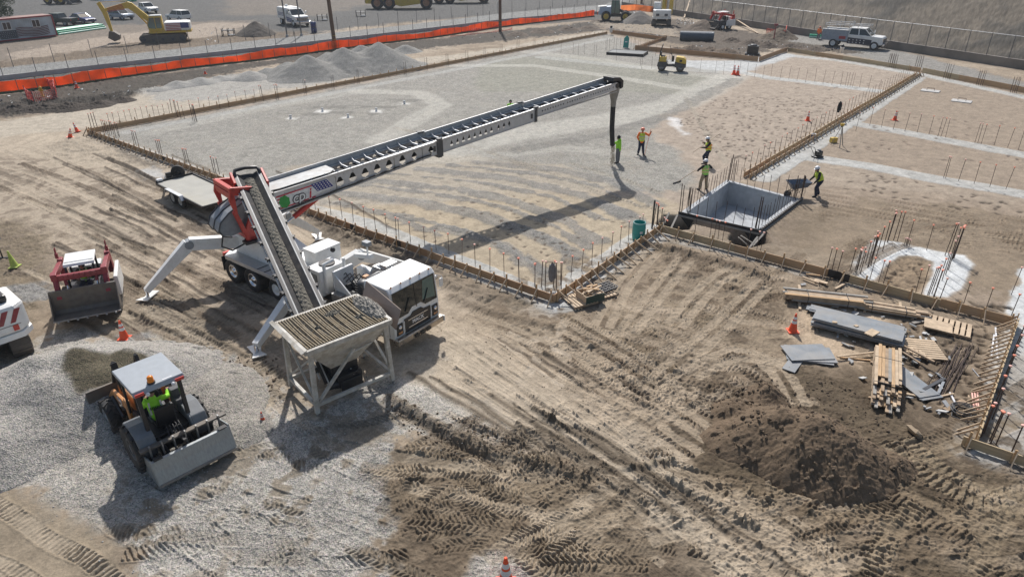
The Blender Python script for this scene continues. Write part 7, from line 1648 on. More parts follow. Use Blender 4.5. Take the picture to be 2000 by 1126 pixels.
# ---------------------------------------------------------------- fences, walls, poles
def polyline(pts, step):
    pw = [Vector(P(x, y)) for x, y in pts]; out = []
    for a, b in zip(pw, pw[1:]):
        n = max(1, int((b-a).length/step))
        for k in range(n): out.append(a+(b-a)*k/n)
    out.append(pw[-1]); return out
GALV = mat('galvanised_pipe', (0.16, 0.16, 0.165), 0.5, 0.4)
def chain_fence(label, pts, h, step, base=0.0, rail=True, mesh=True, pr=0.035, zf=None, wire=0.006, dist=0.5, matp=None):
    pl_ = polyline(pts, step); t = thing('chain_link_fence', label, 'fence', (pl_[0].x, pl_[0].y, 0)); o0 = pl_[0]; matp = matp or GALV
    zf = zf or (lambda p: zat(p.x, p.y))
    loc_ = [Vector((p.x-o0.x, p.y-o0.y, zf(p)+base)) for p in pl_]
    p0 = None
    for k, p in enumerate(loc_[:98]):
        if p0 is None: p0 = MB().cyl((0, 0, -0.1), (0, 0, h), pr, n=6).build('post', matp, t); q = p0
        else: q = p0.copy(); COL.objects.link(q); q.parent = t
        q.location = p
    m = MB()
    for a, b in zip(loc_, loc_[1:]):
        if rail: m.cyl(a+Vector((0, 0, h-0.03)), b+Vector((0, 0, h-0.03)), pr*0.7, n=5, caps=False)
    if rail: m.build('rail', ALU, t)
    m = MB()
    for a, b in zip(loc_, loc_[1:]): m.cyl(a+Vector((0, 0, 0.1)), b+Vector((0, 0, 0.1)), wire*1.5, n=4, caps=False)
    m.build('bottom_wire', matp, t)
    if mesh:
        m = MB()
        for a, b in zip(loc_, loc_[1:]):
            L = (b-a).length; n = max(2, int(L/dist))
            for k in range(n):
                for s in (0, 1):
                    u0, u1 = k/n, min(1, (k+1.0)/n+h/L*0.0)
                    z0_, z1_ = (0.05, h-0.05) if s else (h-0.05, 0.05)
                    m.cyl(a+(b-a)*u0+Vector((0, 0, z0_)), a+(b-a)*u1+Vector((0, 0, z1_)), wire, n=3, caps=False, smooth=False)
        m.build('wire_mesh', GALV, t)
    return t
chain_fence('chain link fence on the low wall between the access road and the orange barrier', [(-60, 164), (250, 128), (500, 100), (750, 71), (1000, 41), (1165, 27)], 1.5, 2.6, base=0.35, rail=False, wire=0.004, dist=0.6)
chain_fence('chain link fence along the far edge of the access road', [(-60, 141), (250, 104), (480, 79), (700, 57), (1000, 23), (1150, 8)], 2.0, 3.6, rail=False, wire=0.004, dist=0.7)
WB = Vector(P(2300, 183)) ; wallpts = [(1215, 14), (2010, 138), (2300, 184)]
chain_fence('tall chain link fence with top rail on the right retaining wall', wallpts, 2.5, 2.45, base=0.75, rail=True, zf=lambda p: 0.0, wire=0.006, dist=0.5, pr=0.045)
rw = [Vector(P(x, y)) for x, y in wallpts]; m = MB()
for a, b in zip(rw, rw[1:]): m.bar((a.x, a.y, 0.3), (b.x, b.y, 0.3), 0.35, 1.3)
tag(m.build('retaining_wall', mat('stained_wall', (0.19, 0.17, 0.15), 0.9, var=0.25, scale=0.6, bump=0.2), None), 'long low brown concrete retaining wall at the foot of the bare slope', 'wall')
m = MB(); q = [Vector(P(x, y)) for x, y in [(-120, 171), (250, 128), (500, 100), (750, 71), (1000, 41), (1170, 27)]]
for a, b in zip(q, q[1:]): m.bar((a.x, a.y, 0.2), (b.x, b.y, 0.2), 0.18, 0.5)
tag(m.build('low_wall', mat('pale_kerb', (0.45, 0.44, 0.42), 0.85, var=0.15, scale=1), None), 'low pale concrete wall along the near edge of the access road', 'wall')
SILT = mat('orange_barrier_cloth', (0.90, 0.26, 0.08), 0.7, var=0.22, scale=0.6, dust=0.12, bump=0.2, bscale=4)
def translucent(m_, fac):
    N = m_.node_tree.nodes; L = m_.node_tree.links; b = N['Principled BSDF']; out = N['Material Output']; tr = N.new('ShaderNodeBsdfTranslucent'); mx = N.new('ShaderNodeMixShader'); mx.inputs[0].default_value = fac
    src = b.inputs['Base Color'].links[0].from_socket; L.new(src, tr.inputs[0]); L.new(b.outputs[0], mx.inputs[1]); L.new(tr.outputs[0], mx.inputs[2]); L.new(mx.outputs[0], out.inputs[0])
translucent(SILT, 0.6)
sp_ = polyline([(-80, 192), (125, 168), (250, 149), (375, 132), (500, 118), (650, 98), (750, 84), (842, 74), (1000, 50), (1160, 32)], 0.5)
t = thing('silt_fence', 'long bright orange fabric barrier with dark stakes along the access road', 'fence', (sp_[0].x, sp_[0].y, 0)); o0 = sp_[0]; vs = []; r = random.Random(3)
for k, p in enumerate(sp_):
    z = zat(p.x, p.y); w_ = 0.10*math.sin(k*0.9)+r.uniform(-0.05, 0.05)
    for j in range(4): vs.append((p.x-o0.x+w_*0.4*(j-1), p.y-o0.y+w_*(1-j/3)*0.8, z-0.05+(0.94+0.10*math.sin(k*0.35)+0.09*math.sin(k*0.11)+r.uniform(-0.05, 0.05))*j/3))
m = MB(); m.add(vs, [(k*4+j, k*4+j+1, k*4+j+5, k*4+j+4) for k in range(len(sp_)-1) for j in range(3)]); c_o = m.build('fabric', SILT, t, fixn=False); md = c_o.modifiers.new('t', 'SOLIDIFY'); md.thickness = 0.015
st = None
for k in range(0, len(sp_), max(3, len(sp_)//90)):
    p = sp_[k]
    if st is None: st = MB().bar((0, 0, -0.1), (0, 0, 1.15), 0.05, 0.05, up=(1, 0, 0)).build('stake', WOOD3, t); q = st
    else: q = st.copy(); COL.objects.link(q); q.parent = t
    q.location = (p.x-o0.x-0.03, p.y-o0.y-0.09, zat(p.x, p.y))
m = MB()
for a, b in zip(sp_[::2], sp_[2::2]): m.bar((a.x-o0.x, a.y-o0.y-0.35+r.uniform(-0.12, 0.12), zat(a.x, a.y)+0.05), (b.x-o0.x, b.y-o0.y-0.35+r.uniform(-0.12, 0.12), zat(b.x, b.y)+0.05), 0.35, 0.16)
m.build('green_hem', mat('green_hem_cloth', (0.05, 0.13, 0.06), 0.8, dust=0.35), t)
sp2 = polyline([(1212, 22), (1240, 20), (1275, 24)], 0.6); t = thing('silt_fence', 'short piece of orange barrier behind the grey spoil pile', 'fence', (sp2[0].x, sp2[0].y, 0)); vs = []
for k, p in enumerate(sp2):
    for j in range(3): vs.append((p.x-sp2[0].x, p.y-sp2[0].y+0.1*math.sin(k), 0.5*j))
m = MB(); m.add(vs, [(k*3+j, k*3+j+1, k*3+j+4, k*3+j+3) for k in range(len(sp2)-1) for j in range(2)]); m.build('fabric', SILT, t, fixn=False)
PW = mat('pole_wood', (0.17, 0.105, 0.07), 0.85, var=0.3, scale=2, streak=(6, 6, 0.4))
def pole(px, py, label, h=12, r=0.2, lean=0.0):
    x, y = P(px, py); t = thing('utility_pole', label, 'pole', (x, y, 0), 0, 'wooden utility poles')
    MB().cyl((0, 0, -0.2), (lean, 0, h), r, r*0.75, n=14).build('shaft', PW, t)
    for z in (0.9, 1.15, 1.6): MB().cyl((0, 0, z), (0, 0, z+0.04), r*1.03, n=14).build('band', CAPO if z < 1 else YEL, t)
pole(655, 96, 'nearest thick wooden pole rising behind the grey gravel piles', r=0.26, lean=-0.3); pole(977, 62, 'middle wooden pole beside the crumpled orange netting', r=0.24); pole(1252, 16, 'short-looking wooden pole behind the grey spoil pile', r=0.24)
for px, py, lb in ((561, 72, 'left thin grey post in front of the white water truck'), (589, 70, 'right thin dark post in front of the white water truck')):
    x, y = P(px, py); t = thing('steel_post', lb, 'post', (x, y, 0)); MB().cyl((0, 0, -0.2), (0, 0, 8), 0.10, n=10).build('shaft', GALV, t); MB().cyl((0, 0, -0.1), (0, 0, 0.25), 0.2, n=10).build('base', CONC, t)

# ---------------------------------------------------------------- yard clutter
def cone(px, py, label, h=0.74, rz=0, tilt=None, col=CONE, collars=True, group=None, off_=0.0):
    x, y = P(px, py); t = thing('traffic_cone', label, 'cone', (x, y, zat(x, y)+off_), rz, group, rot=tilt); s = h/0.74
    m = MB(); m.box((0, 0, 0.02*s), (0.38*s, 0.38*s, 0.04*s)); m.build('base', BLACK if col is CONE and h > 0.6 and rz > 9 else col, t, bev=0.01)
    MB().lathe([(0.165*s, 0.03*s), (0.15*s, 0.06*s), (0.035*s, 0.70*s), (0.03*s, 0.74*s), (0.001, 0.74*s)], n=20).build('body', col, t)
    if collars:
        for a, b in ((0.36, 0.47), (0.52, 0.62)):
            ra = 0.15-(a-0.06)/0.64*0.115; rb = 0.15-(b-0.06)/0.64*0.115
            MB().lathe([(ra*s+0.004, a*s), (rb*s+0.004, b*s)], n=20).build('reflective_collar', CONEW, t)
cone(243, 659, 'orange cone with two white bands in front of the red track loader'); cone(1548, 645, 'orange cone with white bands standing on pale dirt left of the stacked panels')
cone(988, 1143, 'orange cone at the bottom edge of the photo on a patch of gravel', 0.9); cone(514, 824, 'very small orange cone on the gravel left of the hopper legs', 0.36)
cone(30, 522, 'lime green cone beside the work lamp at the left edge', 0.75, col=mat('lime_cone', (0.42, 0.52, 0.10), 0.6, dust=0.3), collars=False, tilt=(0, R(-6), 0))
cone(137, 268, 'leaning orange cone nearer the camera outside the far left slab corner', 0.74, tilt=(R(10), R(22), 0)); cone(152, 258, 'orange cone tipped behind its neighbour outside the far left slab corner', 0.7, tilt=(R(-8), R(-18), 0))
cone(151, 173, 'orange cone beside the orange barrier right of the red netting'); cone(1747, 235, 'orange cone alone on the bay at the right'); cone(1577, 236, 'orange cone in the bay left of the long wall form')
cone(1433, 146, 'left one of two dark orange cones on the far gravel edge', 0.95); cone(1440, 147, 'right one of two dark orange cones on the far gravel edge', 0.95); cone(401, 145, 'orange cone on the dark dirt near the low gravel ridge', 0.6)
# barrel
x, y = P(1246, 469); t = thing('barrel', 'teal open-top plastic barrel with a pale sticker inside the form corner', 'barrel', (x, y, zat(x, y)), 0.3)
MB().lathe([(0.001, 0.02), (0.26, 0.0), (0.285, 0.06), (0.30, 0.25), (0.31, 0.28), (0.30, 0.31), (0.305, 0.55), (0.315, 0.58), (0.305, 0.61), (0.295, 0.82), (0.285, 0.86), (0.265, 0.86), (0.27, 0.80), (0.28, 0.3), (0.001, 0.25)], n=32).build('body', TEAL, t)
MB().lathe([(0.288, 0.81), (0.30, 0.84), (0.29, 0.87), (0.27, 0.87)], n=32).build('rim', mat('pale_teal', (0.20, 0.42, 0.40), 0.5), t)
MB().lathe([(0.309, 0.36), (0.309, 0.48)], n=40).build('sticker_band', TEAL, t)
m = MB(); m.add([(0.312*math.cos(a), 0.312*math.sin(a), z) for z in (0.38, 0.50) for a in (-1.9, -1.75, -1.6, -1.45)], [(0, 1, 5, 4), (1, 2, 6, 5), (2, 3, 7, 6)]); m.build('sticker', CONEW, t, fixn=False)
x, y = P(1273, 449); t = thing('steel_pipe_post', 'thick black pipe standing upright right of the teal barrel', 'post', (x, y, zat(x, y))); MB().cyl((0, 0, -0.1), (0, 0, 1.45), 0.045, n=10).build('pipe', BLACK, t)
# jackets left on bars
def jacket(px, py, h, label, m_=GCLOTH):
    x, y = P(px, py, h); o = MB(); vs = []; n = 12; r = random.Random(2); prof = [(0.03, 0), (0.06, -0.06), (0.09, -0.2), (0.10, -0.45), (0.11, -0.75), (0.07, -0.86)]
    for k, (rad, z) in enumerate(prof):
        for i in range(n): a = 2*PI*i/n; q = rad*(1+0.3*math.cos(3*a+k)*(k > 0)); vs.append((q*math.cos(a), q*math.sin(a)*0.6, z+r.uniform(-0.02, 0.02)))
    o.add(vs, [(k*n+i, k*n+(i+1) % n, (k+1)*n+(i+1) % n, (k+1)*n+i) for k in range(len(prof)-1) for i in range(n)], True); o.tube([(0.06, 0, -0.1), (0.12, 0, -0.4), (0.11, 0.02, -0.7)], [0.06, 0.055, 0.045], n=7); o.tube([(-0.06, 0, -0.1), (-0.11, 0, -0.4), (-0.10, 0.02, -0.66)], [0.06, 0.055, 0.045], n=7)
    b = o.build('jacket', m_, None, fixn=False); b.location = (x, y, h+zat(x, y)); tag(b, label, 'jacket')
jacket(1079, 516, 1.18, 'grey jacket hanging on the dowels at the near slab corner'); jacket(1642, 199, 1.5, 'black jacket hanging on a dowel of the long wall form', BCLOTH)

def lumber(label, p0, p1, wd, layers, per, seed, zoff=0.0, mats=(WOOD2, WOOD, WOOD3, WOODG), th=0.045, ragged=0.5, name='lumber_stack', straps=2, taper_=0.0):
    a, b = Vector(P(*p0)), Vector(P(*p1)); L = (b-a).length; rz = math.atan2((b-a).y, (b-a).x); r = random.Random(seed)
    t = thing(name, label, 'lumber', (a.x, a.y, zat(a.x, a.y)+zoff), rz); bw = wd/per
    for k in range(2 if layers > 1 else 0): MB().box((L*(0.15+0.7*k), 0, 0.04), (0.09, wd*1.15, 0.09)).build('bearer', WOOD3, t)
    for j in range(layers):
        for i in range(per):
            if r.random() < 0.06 and j == layers-1: continue
            e0_, e1_ = r.uniform(-ragged, ragged)*0.4, r.uniform(-ragged, ragged)*0.7-taper_*j*r.uniform(0.5, 1.4)
            MB().box(((L+e0_+e1_)/2, -wd/2+bw*(i+0.5)+r.uniform(-0.006, 0.006), 0.10+th*(j+0.5)+r.uniform(0, 0.004)), (L+e1_-e0_, bw*0.95, th*0.93)).build('board', mats[r.choice([0, 0, 1, 2, 2, 3]) if len(mats) > 2 else r.randrange(len(mats))], t)
    for k in range(straps): MB().box((L*(0.25+0.5*k), 0, 0.10+th*layers/2), (0.025, wd*1.01, th*layers+0.012)).build('strap', BLACK, t)
    return t
lumber('long dark lumber bundle nearest the pale form', (1536, 585), (1690, 602), 0.62, 6, 5, 1)
lumber('second long lumber bundle running on to the right of the first', (1668, 600), (1800, 622), 0.5, 4, 5, 2, ragged=0.4)
lumber('tall ragged stack of short pale studs pointing at the dirt heap', (1729, 700), (1727, 800), 0.78, 9, 8, 3, ragged=0.4, taper_=0.13)
def sheets(label, c, ex, ey, n, rz, seed, sz=(2.44, 1.22), th=0.03, spread=0.08, name='panel_stack', m_=PLY, zoff=0.0, fan=0.0):
    x, y = P(*c); t = thing(name, label, 'panels', (x, y, zat(x, y)+zoff), rz); r = random.Random(seed)
    for k in range(n):
        o = MB().box((0, 0, 0), (sz[0], sz[1], th*0.9)).build('panel', m_, t, bev=0.003); o.location = (r.uniform(-spread, spread), r.uniform(-spread, spread), 0.08+th*(k+0.5)); o.rotation_euler = (0, 0, r.uniform(-0.02, 0.02)+fan*k)
    return t
pa, pb = Vector(P(1600, 640, 0.3)), Vector(P(1722, 672, 0.3)); rzp = math.atan2((pb-pa).y, (pb-pa).x)
sheets('thick stack of grey coated panels beside the pale dirt patch', (1672, 652), 0, 0, 12, rzp, 1, sz=(2.9, 0.85), zoff=0.02)
sheets('narrow grey planks lying behind the thick panel stack', (1668, 628), 0, 0, 4, rzp+0.03, 2, sz=(3.2, 0.42), spread=0.12)
sheets('three loose grey panels fanned out left of the thick panel stack', (1582, 694), 0, 0, 3, R(-14), 3, sz=(1.5, 0.95), spread=0.10, fan=0.16, th=0.03, zoff=-0.05)
sheets('grey plank poking out from under the fanned panels', (1554, 704), 0, 0, 1, R(52), 4, sz=(1.5, 0.42), spread=0, zoff=-0.06)
sheets('dark grey panels half under the tall stud stack', (1772, 742), 0, 0, 3, R(-78), 5, sz=(2.0, 0.75), spread=0.06, zoff=-0.03)
for px, py, z_, sx, lb in ((1630, 630, 0.42, 0.16, 'pale wood block left on the thick panel stack, left one'), (1672, 637, 0.42, 0.14, 'white block left on the thick panel stack, right one'), (1703, 650, 0.42, 0.5, 'tan board scrap lying on the right end of the thick panel stack')):
    x, y = P(px, py, z_); b = MB().box((0, 0, 0), (sx, 0.12 if sx < 0.3 else 0.3, 0.04)).build('offcut', WOOD2, None, bev=0.003); b.location = (x, y, zat(x, y)+0.47); b.rotation_euler = (0, 0, rng.uniform(-1, 1)); tag(b, lb, 'offcut')
def pallet(c, rz, label, w=1.22, d=1.02, z=0.0, n=8, name='pallet', dark=WOOD2, tilt=None):
    x, y = P(*c); t = thing(name, label, 'pallet', (x, y, zat(x, y)+z), rz, rot=tilt and (tilt[0], tilt[1], rz))
    for k in range(3): MB().box((0, -d/2+0.05+(d-0.1)*k/2, 0.06), (w, 0.045, 0.09)).build('stringer', WOOD3, t)
    for k in range(n): MB().box((-w/2+w*(k+0.5)/n, 0, 0.115), (w/n*0.72, d, 0.018)).build('deck_board', dark, t)
    return t
pallet((1850, 640), R(-35), 'wooden pallet under a ply sheet behind the tied rebar', w=1.5, d=1.1)
x, y = P(1833, 634, 0.2); b = MB().box((0, 0, 0), (0.9, 0.75, 0.03)).build('plywood_sheet', WOOD2, None); b.location = (x, y, zat(x, y)+0.17); b.rotation_euler = (0, 0.03, R(-30)); tag(b, 'small pale plywood sheet on the far pallet', 'panel')
pallet((1798, 684), R(80), 'wooden pallet right of the tall stud stack', w=1.3, d=1.25, n=9)
for k in range(5):
    x, y = P(1778+7*k, 680+2*k, 0.2); b = MB().box((0, 0, 0), (0.40, 0.085, 0.04)).build('offcut', WOOD2, None); b.location = (x, y, zat(x, y)+0.16); b.rotation_euler = (0, 0, R(75+rng.uniform(-8, 8))); tag(b, 'short wood offcut lying in the row on the nearer pallet', 'offcut', 'wood offcuts on the nearer pallet')
pallet((1165, 576), R(28), 'wooden pallet carrying steel grids at the outer side of the near slab corner', w=1.3, d=1.0)
pallet((1132, 590), R(28), 'wooden pallet under the offcut box at the near slab corner', w=1.1, d=1.0)
x, y = P(1152, 588); t = thing('offcut_box', 'open plywood box with dark green side full of wood offcuts', 'box', (x, y, zat(x, y)+0.13), R(28))
m = MB(); m.box((0, -0.36, 0.16), (0.85, 0.03, 0.32)); m.build('front_side', mat('dark_green_side', (0.02, 0.05, 0.04), 0.6), t)
m = MB(); m.box((0, 0.36, 0.16), (0.85, 0.03, 0.32)); m.box((-0.41, 0, 0.16), (0.03, 0.7, 0.32)); m.box((0.41, 0, 0.16), (0.03, 0.7, 0.32)); m.box((0, 0, 0.03), (0.8, 0.7, 0.03)); m.box((0.1, -0.2, 0.33), (0.4, 0.3, 0.03)); m.build('sides', WOOD2, t)
for k in range(14): MB().bar((rng.uniform(-0.45, 0.0), rng.uniform(-0.3, 0.3), 0.28+0.015*k), (rng.uniform(0.1, 0.5), rng.uniform(-0.3, 0.3), 0.30+0.015*k), 0.08, 0.035).build('offcut', [WOOD2, WOOD, WOOD3][k % 3], t)
x, y = P(1180, 562, 0.2)
for k in range(3):
    m = MB()
    for i in range(5): m.bar((-0.38, -0.3+0.15*i, 0), (0.38, -0.3+0.15*i, 0), 0.025, 0.025); m.bar((-0.38+0.19*i, -0.3, 0.0), (-0.38+0.19*i, 0.3, 0.0), 0.025, 0.03)
    b = m.build('steel_grid', DGREY, None); b.location = (x+0.04*k, y+0.03*k, zat(x, y)+0.15+0.035*k); b.rotation_euler = (0, 0, R(28+4*k)); tag(b, 'black steel grid in the small stack on the pallet by the slab corner', 'grid', 'stacked black steel grids')
def plank(p0, p1, label, w=0.09, h=0.04, z=0.03, m_=WOOD2, name='loose_board', cat='board', group=None):
    a, b = G(*p0, dz=z), G(*p1, dz=z); c = (a+b)/2; o = MB().bar(a-c, b-c, w, h).build(name, m_, None); o.location = c; return tag(o, label, cat, group)
plank((1634, 700), (1722, 690), 'pale loose board leading from the fanned panels to the stud stack', 0.06, 0.04, 0.12); plank((1640, 697), (1700, 703), 'short loose board under the pale one right of the fanned panels', 0.05, 0.04, 0.03, WOOD)
plank((1728, 668), (1820, 720), 'brown board lying diagonally across the near pallet', 0.07, 0.05, 0.30, WOOD3); plank((1727, 674), (1795, 714), 'second brown board beside the diagonal one over the near pallet', 0.06, 0.04, 0.22, WOOD3)
plank((1770, 770), (1815, 776), 'board at the foot of the dark grey panels', 0.08, 0.04, 0.05, WOOD2); plank((1815, 777), (1862, 769), 'thin pale board right of the dark grey panels', 0.06, 0.04, 0.05, WOOD2); plank((1855, 766), (1865, 785), 'short white stick above the wide plank', 0.05, 0.03, 0.03, HATW)
plank((1846, 800), (1884, 780), 'wide weathered plank lying left of the cable coil', 0.17, 0.045, 0.04, WOOD3); plank((1560, 558), (1562, 566), 'tiny block by the long lumber', 0.1, 0.06, 0.03, WOOD2)
plank((1561, 595), (1562, 606), 'short block standing out below the first long lumber bundle', 0.09, 0.06, 0.04, WOOD2); plank((1630, 568), (1648, 558), 'offcut lying behind the long lumber bundle', 0.09, 0.05, 0.04, WOOD2)
plank((1566, 545), (1598, 558), 'board end behind the left end of the long lumber', 0.08, 0.05, 0.12, WOOD2); plank((1590, 550), (1615, 558), 'wide pale board behind the left end of the long lumber', 0.18, 0.04, 0.1, WOOD2); plank((1573, 541), (1600, 545), 'thin stick behind the left end of the long lumber', 0.05, 0.04, 0.16, WOOD)
plank((1782, 632), (1822, 624), 'greyed plank left of the far pallet', 0.13, 0.04, 0.04, WOODG); plank((1757, 592), (1758, 601), 'short pale block between the long lumber and the form', 0.1, 0.05, 0.04, WOOD2)
plank((1803, 763), (1844, 741), 'dark grey plastic pipe left of the loose rebar', 0.10, 0.10, 0.05, DGREY, 'plastic_pipe', 'pipe'); plank((1832, 769), (1842, 747), 'short grey pipe beside the longer one', 0.08, 0.08, 0.05, GREY, 'plastic_pipe', 'pipe')
plank((1936, 695), (1941, 655), 'left white conduit lying by the kicker comb', 0.05, 0.05, 0.03, HATW, 'conduit', 'pipe'); plank((1948, 705), (1944, 640), 'right longer white conduit lying by the kicker comb', 0.05, 0.05, 0.03, HATW, 'conduit', 'pipe'); plank((1899, 720), (1916, 740), 'thin grey conduit lying right of the loose rebar', 0.025, 0.025, 0.03, ALU, 'conduit', 'pipe')
for k in range(22):
    u = k/21; s = rng.uniform(-8, 8)
    plank((1862+42*u+rng.uniform(-10, 10), 668+rng.uniform(0, 22)), (1812+48*u+s+rng.uniform(-8, 8), 770+rng.uniform(-20, 14)), 'loose rusty bar in the spread of rebar between the pallets and the kicker comb', 0.016, 0.016, 0.03+0.01*(k % 4), REBAR, 'loose_rebar', 'rebar', 'loose rebar spread on the dirt')
for k in range(4): plank((1893+5*k, 768), (1899+4*k, 806-2*k), 'marker stake with pink tape in the small pile by the cable coil', 0.04, 0.025, 0.04+0.01*k, WOOD2 if k == 0 else CAPP, 'marker_stake', 'stake', 'pink-taped marker stakes')
x, y = P(1880, 803); t = MB()
for k in range(7):
    rr2 = 0.25+0.03*(k % 4)+rng.uniform(-0.01, 0.01); t.tube([(rr2*math.cos(a)*1.0, rr2*math.sin(a), 0.02+0.022*k+0.01*math.sin(a*3)) for a in [2*PI*i/20 for i in range(21)]], 0.014, n=6, caps=False)
t.tube([(-0.25, 0.1, 0.03), (-0.45, -0.2, 0.02), (-0.2, -0.45, 0.02), (0.3, -0.5, 0.02)], 0.014, n=6)
o = t.build('cable_coil', DGREY, None); o.location = (x, y, zat(x, y)); tag(o, 'coil of black cable by the right-edge form', 'cable')
# surveying gear and small items in the bays
x, y = P(1636, 285); t = thing('survey_tripod', 'survey tripod with a level in the right bay', 'tripod', (x, y, zat(x, y)))
for k in range(3): a = 2*PI*k/3+0.4; MB().bar((0.03*math.cos(a), 0.03*math.sin(a), 1.35), (0.45*math.cos(a), 0.45*math.sin(a), 0), 0.05, 0.03).build('leg', WOODG, t)
MB().cyl((0, 0, 1.33), (0, 0, 1.38), 0.09, n=14).build('head', DGREY, t); m = MB(); m.box((0, 0, 1.47), (0.22, 0.14, 0.16)); m.cyl((-0.15, 0, 1.5), (0.15, 0, 1.5), 0.04); m.build('level', YEL, t, bev=0.01)
def crate(px, py, dims, rz, m1, label, name, cat, z=0):
    x, y = P(px, py); t = thing(name, label, cat, (x, y, zat(x, y)+z), rz); MB().box((0, 0, dims[2]*0.42), (dims[0], dims[1], dims[2]*0.84)).build('body', m1, t, bev=0.02); MB().box((0, 0, dims[2]*0.92), (dims[0]*1.03, dims[1]*1.03, dims[2]*0.14)).build('lid', m1, t, bev=0.015); MB().tube([(-dims[0]*0.2, 0, dims[2]), (0, 0, dims[2]+0.05), (dims[0]*0.2, 0, dims[2])], 0.012).build('handle', BLACK, t); return t
crate(1627, 278, (0.45, 0.3, 0.35), 0.3, YEL, 'yellow instrument case beside the survey tripod', 'instrument_case', 'case')
x, y = P(1587, 273); t = thing('bucket', 'white bucket with blue band on the near edge of the long wall form', 'bucket', (x, y, zat(x, y)+0.02)); MB().lathe([(0.001, 0.01), (0.13, 0.0), (0.155, 0.36), (0.165, 0.37), (0.15, 0.38), (0.14, 0.36), (0.12, 0.05), (0.001, 0.05)], n=20).build('body', HATW, t); MB().lathe([(0.138, 0.08), (0.151, 0.26)], n=20).build('band', BLUEP, t)
x, y = P(1596, 308); t = thing('plate_compactor', 'small black plate compactor on the nearer white footing strip', 'compactor', (x, y, zat(x, y)), 0.4); MB().box((0, 0, 0.06), (0.65, 0.45, 0.1)).build('plate', BLACK, t, bev=0.03); MB().box((0.05, 0, 0.28), (0.4, 0.35, 0.3)).build('engine', BLACK, t, bev=0.04); MB().cyl((0.05, 0, 0.42), (0.05, 0, 0.5), 0.12).build('filter', DGREY, t); MB().tube([(-0.2, -0.15, 0.2), (-0.6, -0.18, 0.75), (-0.6, 0.18, 0.75), (-0.2, 0.15, 0.2)], 0.02).build('handle', BLACK, t)
for cx, cy, lb in ((568, 231, 'leftmost'), (630, 217, 'second'), (680, 229, 'nearest'), (735, 217, 'fourth'), (790, 203, 'farthest right')):
    x, y = P(cx, cy); t = thing('drain_stub', 'small white capped pipe stub on the gravel pad, %s of five' % lb, 'pipe', (x, y, zat(x, y))); MB().cyl((0, 0, -0.1), (0, 0, 0.22), 0.09, n=14).build('pipe', HATW, t); MB().cyl((0, 0, 0.22), (0, 0, 0.26), 0.11, n=14).build('cap', GREY, t)
for px, py, lb in ((1817, 178, 'left pale concrete blockout square in the far right bay'), (1878, 198, 'right pale concrete blockout square in the far right bay')):
    x, y = P(px, py); t = thing('concrete_patch', lb, 'concrete', (x, y, zat(x, y)-0.02), R(-38)); MB().box((0, 0, 0.03), (1.5, 1.1, 0.1)).build('slab', mat('pale_concrete', (0.47, 0.46, 0.44), 0.85), t); MB().tube([(-0.3, 0, 0.08), (-0.3, 0, 0.3), (0.3, 0, 0.3), (0.3, 0, 0.08)], 0.02).build('hoop', REBAR, t)
def rake(p0, p1, z0, z1, label, head=True, m_=WOOD2):
    a = Vector((*p0, z0)); b = Vector((*p1, z1)); t = thing('rake', label, 'rake', a); MB().cyl((0, 0, 0), b-a, 0.016, n=6).build('shaft', m_, t)
    if head:
        d = (b-a).normalized(); s = Vector((-d.y, d.x, 0)).normalized(); m = MB(); m.bar(-s*0.35, s*0.35, 0.03, 0.10); m.build('head', DGREY, t)
    return t
# far corner: pipe, covers, manhole
x0_, y0_ = P(1327, 79); x1_, y1_ = P(1393, 81); m = MB(); a = Vector((x0_, y0_, 0.62)); b = Vector((x1_, y1_, 0.62)); T_ = frame(a, b); L = (b-a).length; prof = []; n = 36
for k in range(n):
    for u, r_ in ((0.0, 0.55), (0.3, 0.62), (0.7, 0.62), (1.0, 0.55)): prof.append((r_, L*(k+u)/n))
prof2 = prof+[(0.52, L), (0.52, 0), (0.55, 0)]
m.lathe(prof2, axis='x', n=28, M=T_); tag(m.build('corrugated_pipe', mat('dark_blue_grey_plastic', (0.10, 0.13, 0.16), 0.45), None), 'large dark corrugated drain pipe lying at the far corner', 'pipe')
x, y = P(1225, 106); t = thing('sump_cover', 'dark square platform over a sump inside the far corner', 'cover', (x, y, 0.02), R(-22)); MB().box((0, 0, 0.18), (4.2, 2.6, 0.16)).build('deck', mat('dark_sump_deck', (0.06, 0.075, 0.085), 0.5), t)
for s in (-1, 1): MB().box((0, s*1.33, 0.14), (4.5, 0.12, 0.3)).build('edge_beam', BLACK, t); MB().box((s*2.15, 0, 0.14), (0.12, 2.5, 0.3)).build('edge_beam', BLACK, t)
x, y = P(1222, 94); t = thing('teal_sheet', 'teal sheet propped upright behind the dark sump platform', 'sheet', (x, y, 0), 0.1); MB().prism([(-0.35, 0.05), (0.35, 0.0), (0.38, 1.2), (0.1, 1.55), (-0.28, 1.2)], 0, 0.05).build('sheet', TEAL, t); MB().box((0.02, -0.01, 0.75), (0.3, 0.02, 0.14)).build('lettering_patch', HATW, t)
x, y = P(1469, 107); t = thing('manhole_box', 'black box-shaped manhole riser inside the far form corner', 'manhole', (x, y, 0.1), R(-20)); MB().box((0, 0, 0.5), (1.3, 1.1, 0.9)).build('riser', BLACK, t, bev=0.03); MB().lathe([(0.4, 0.95), (0.42, 1.05), (0.3, 1.1), (0.001, 1.1)], n=20).build('lid', DGREY, t); MB().box((0, 0, 0.05), (1.7, 1.5, 0.1)).build('base', BLACK, t)
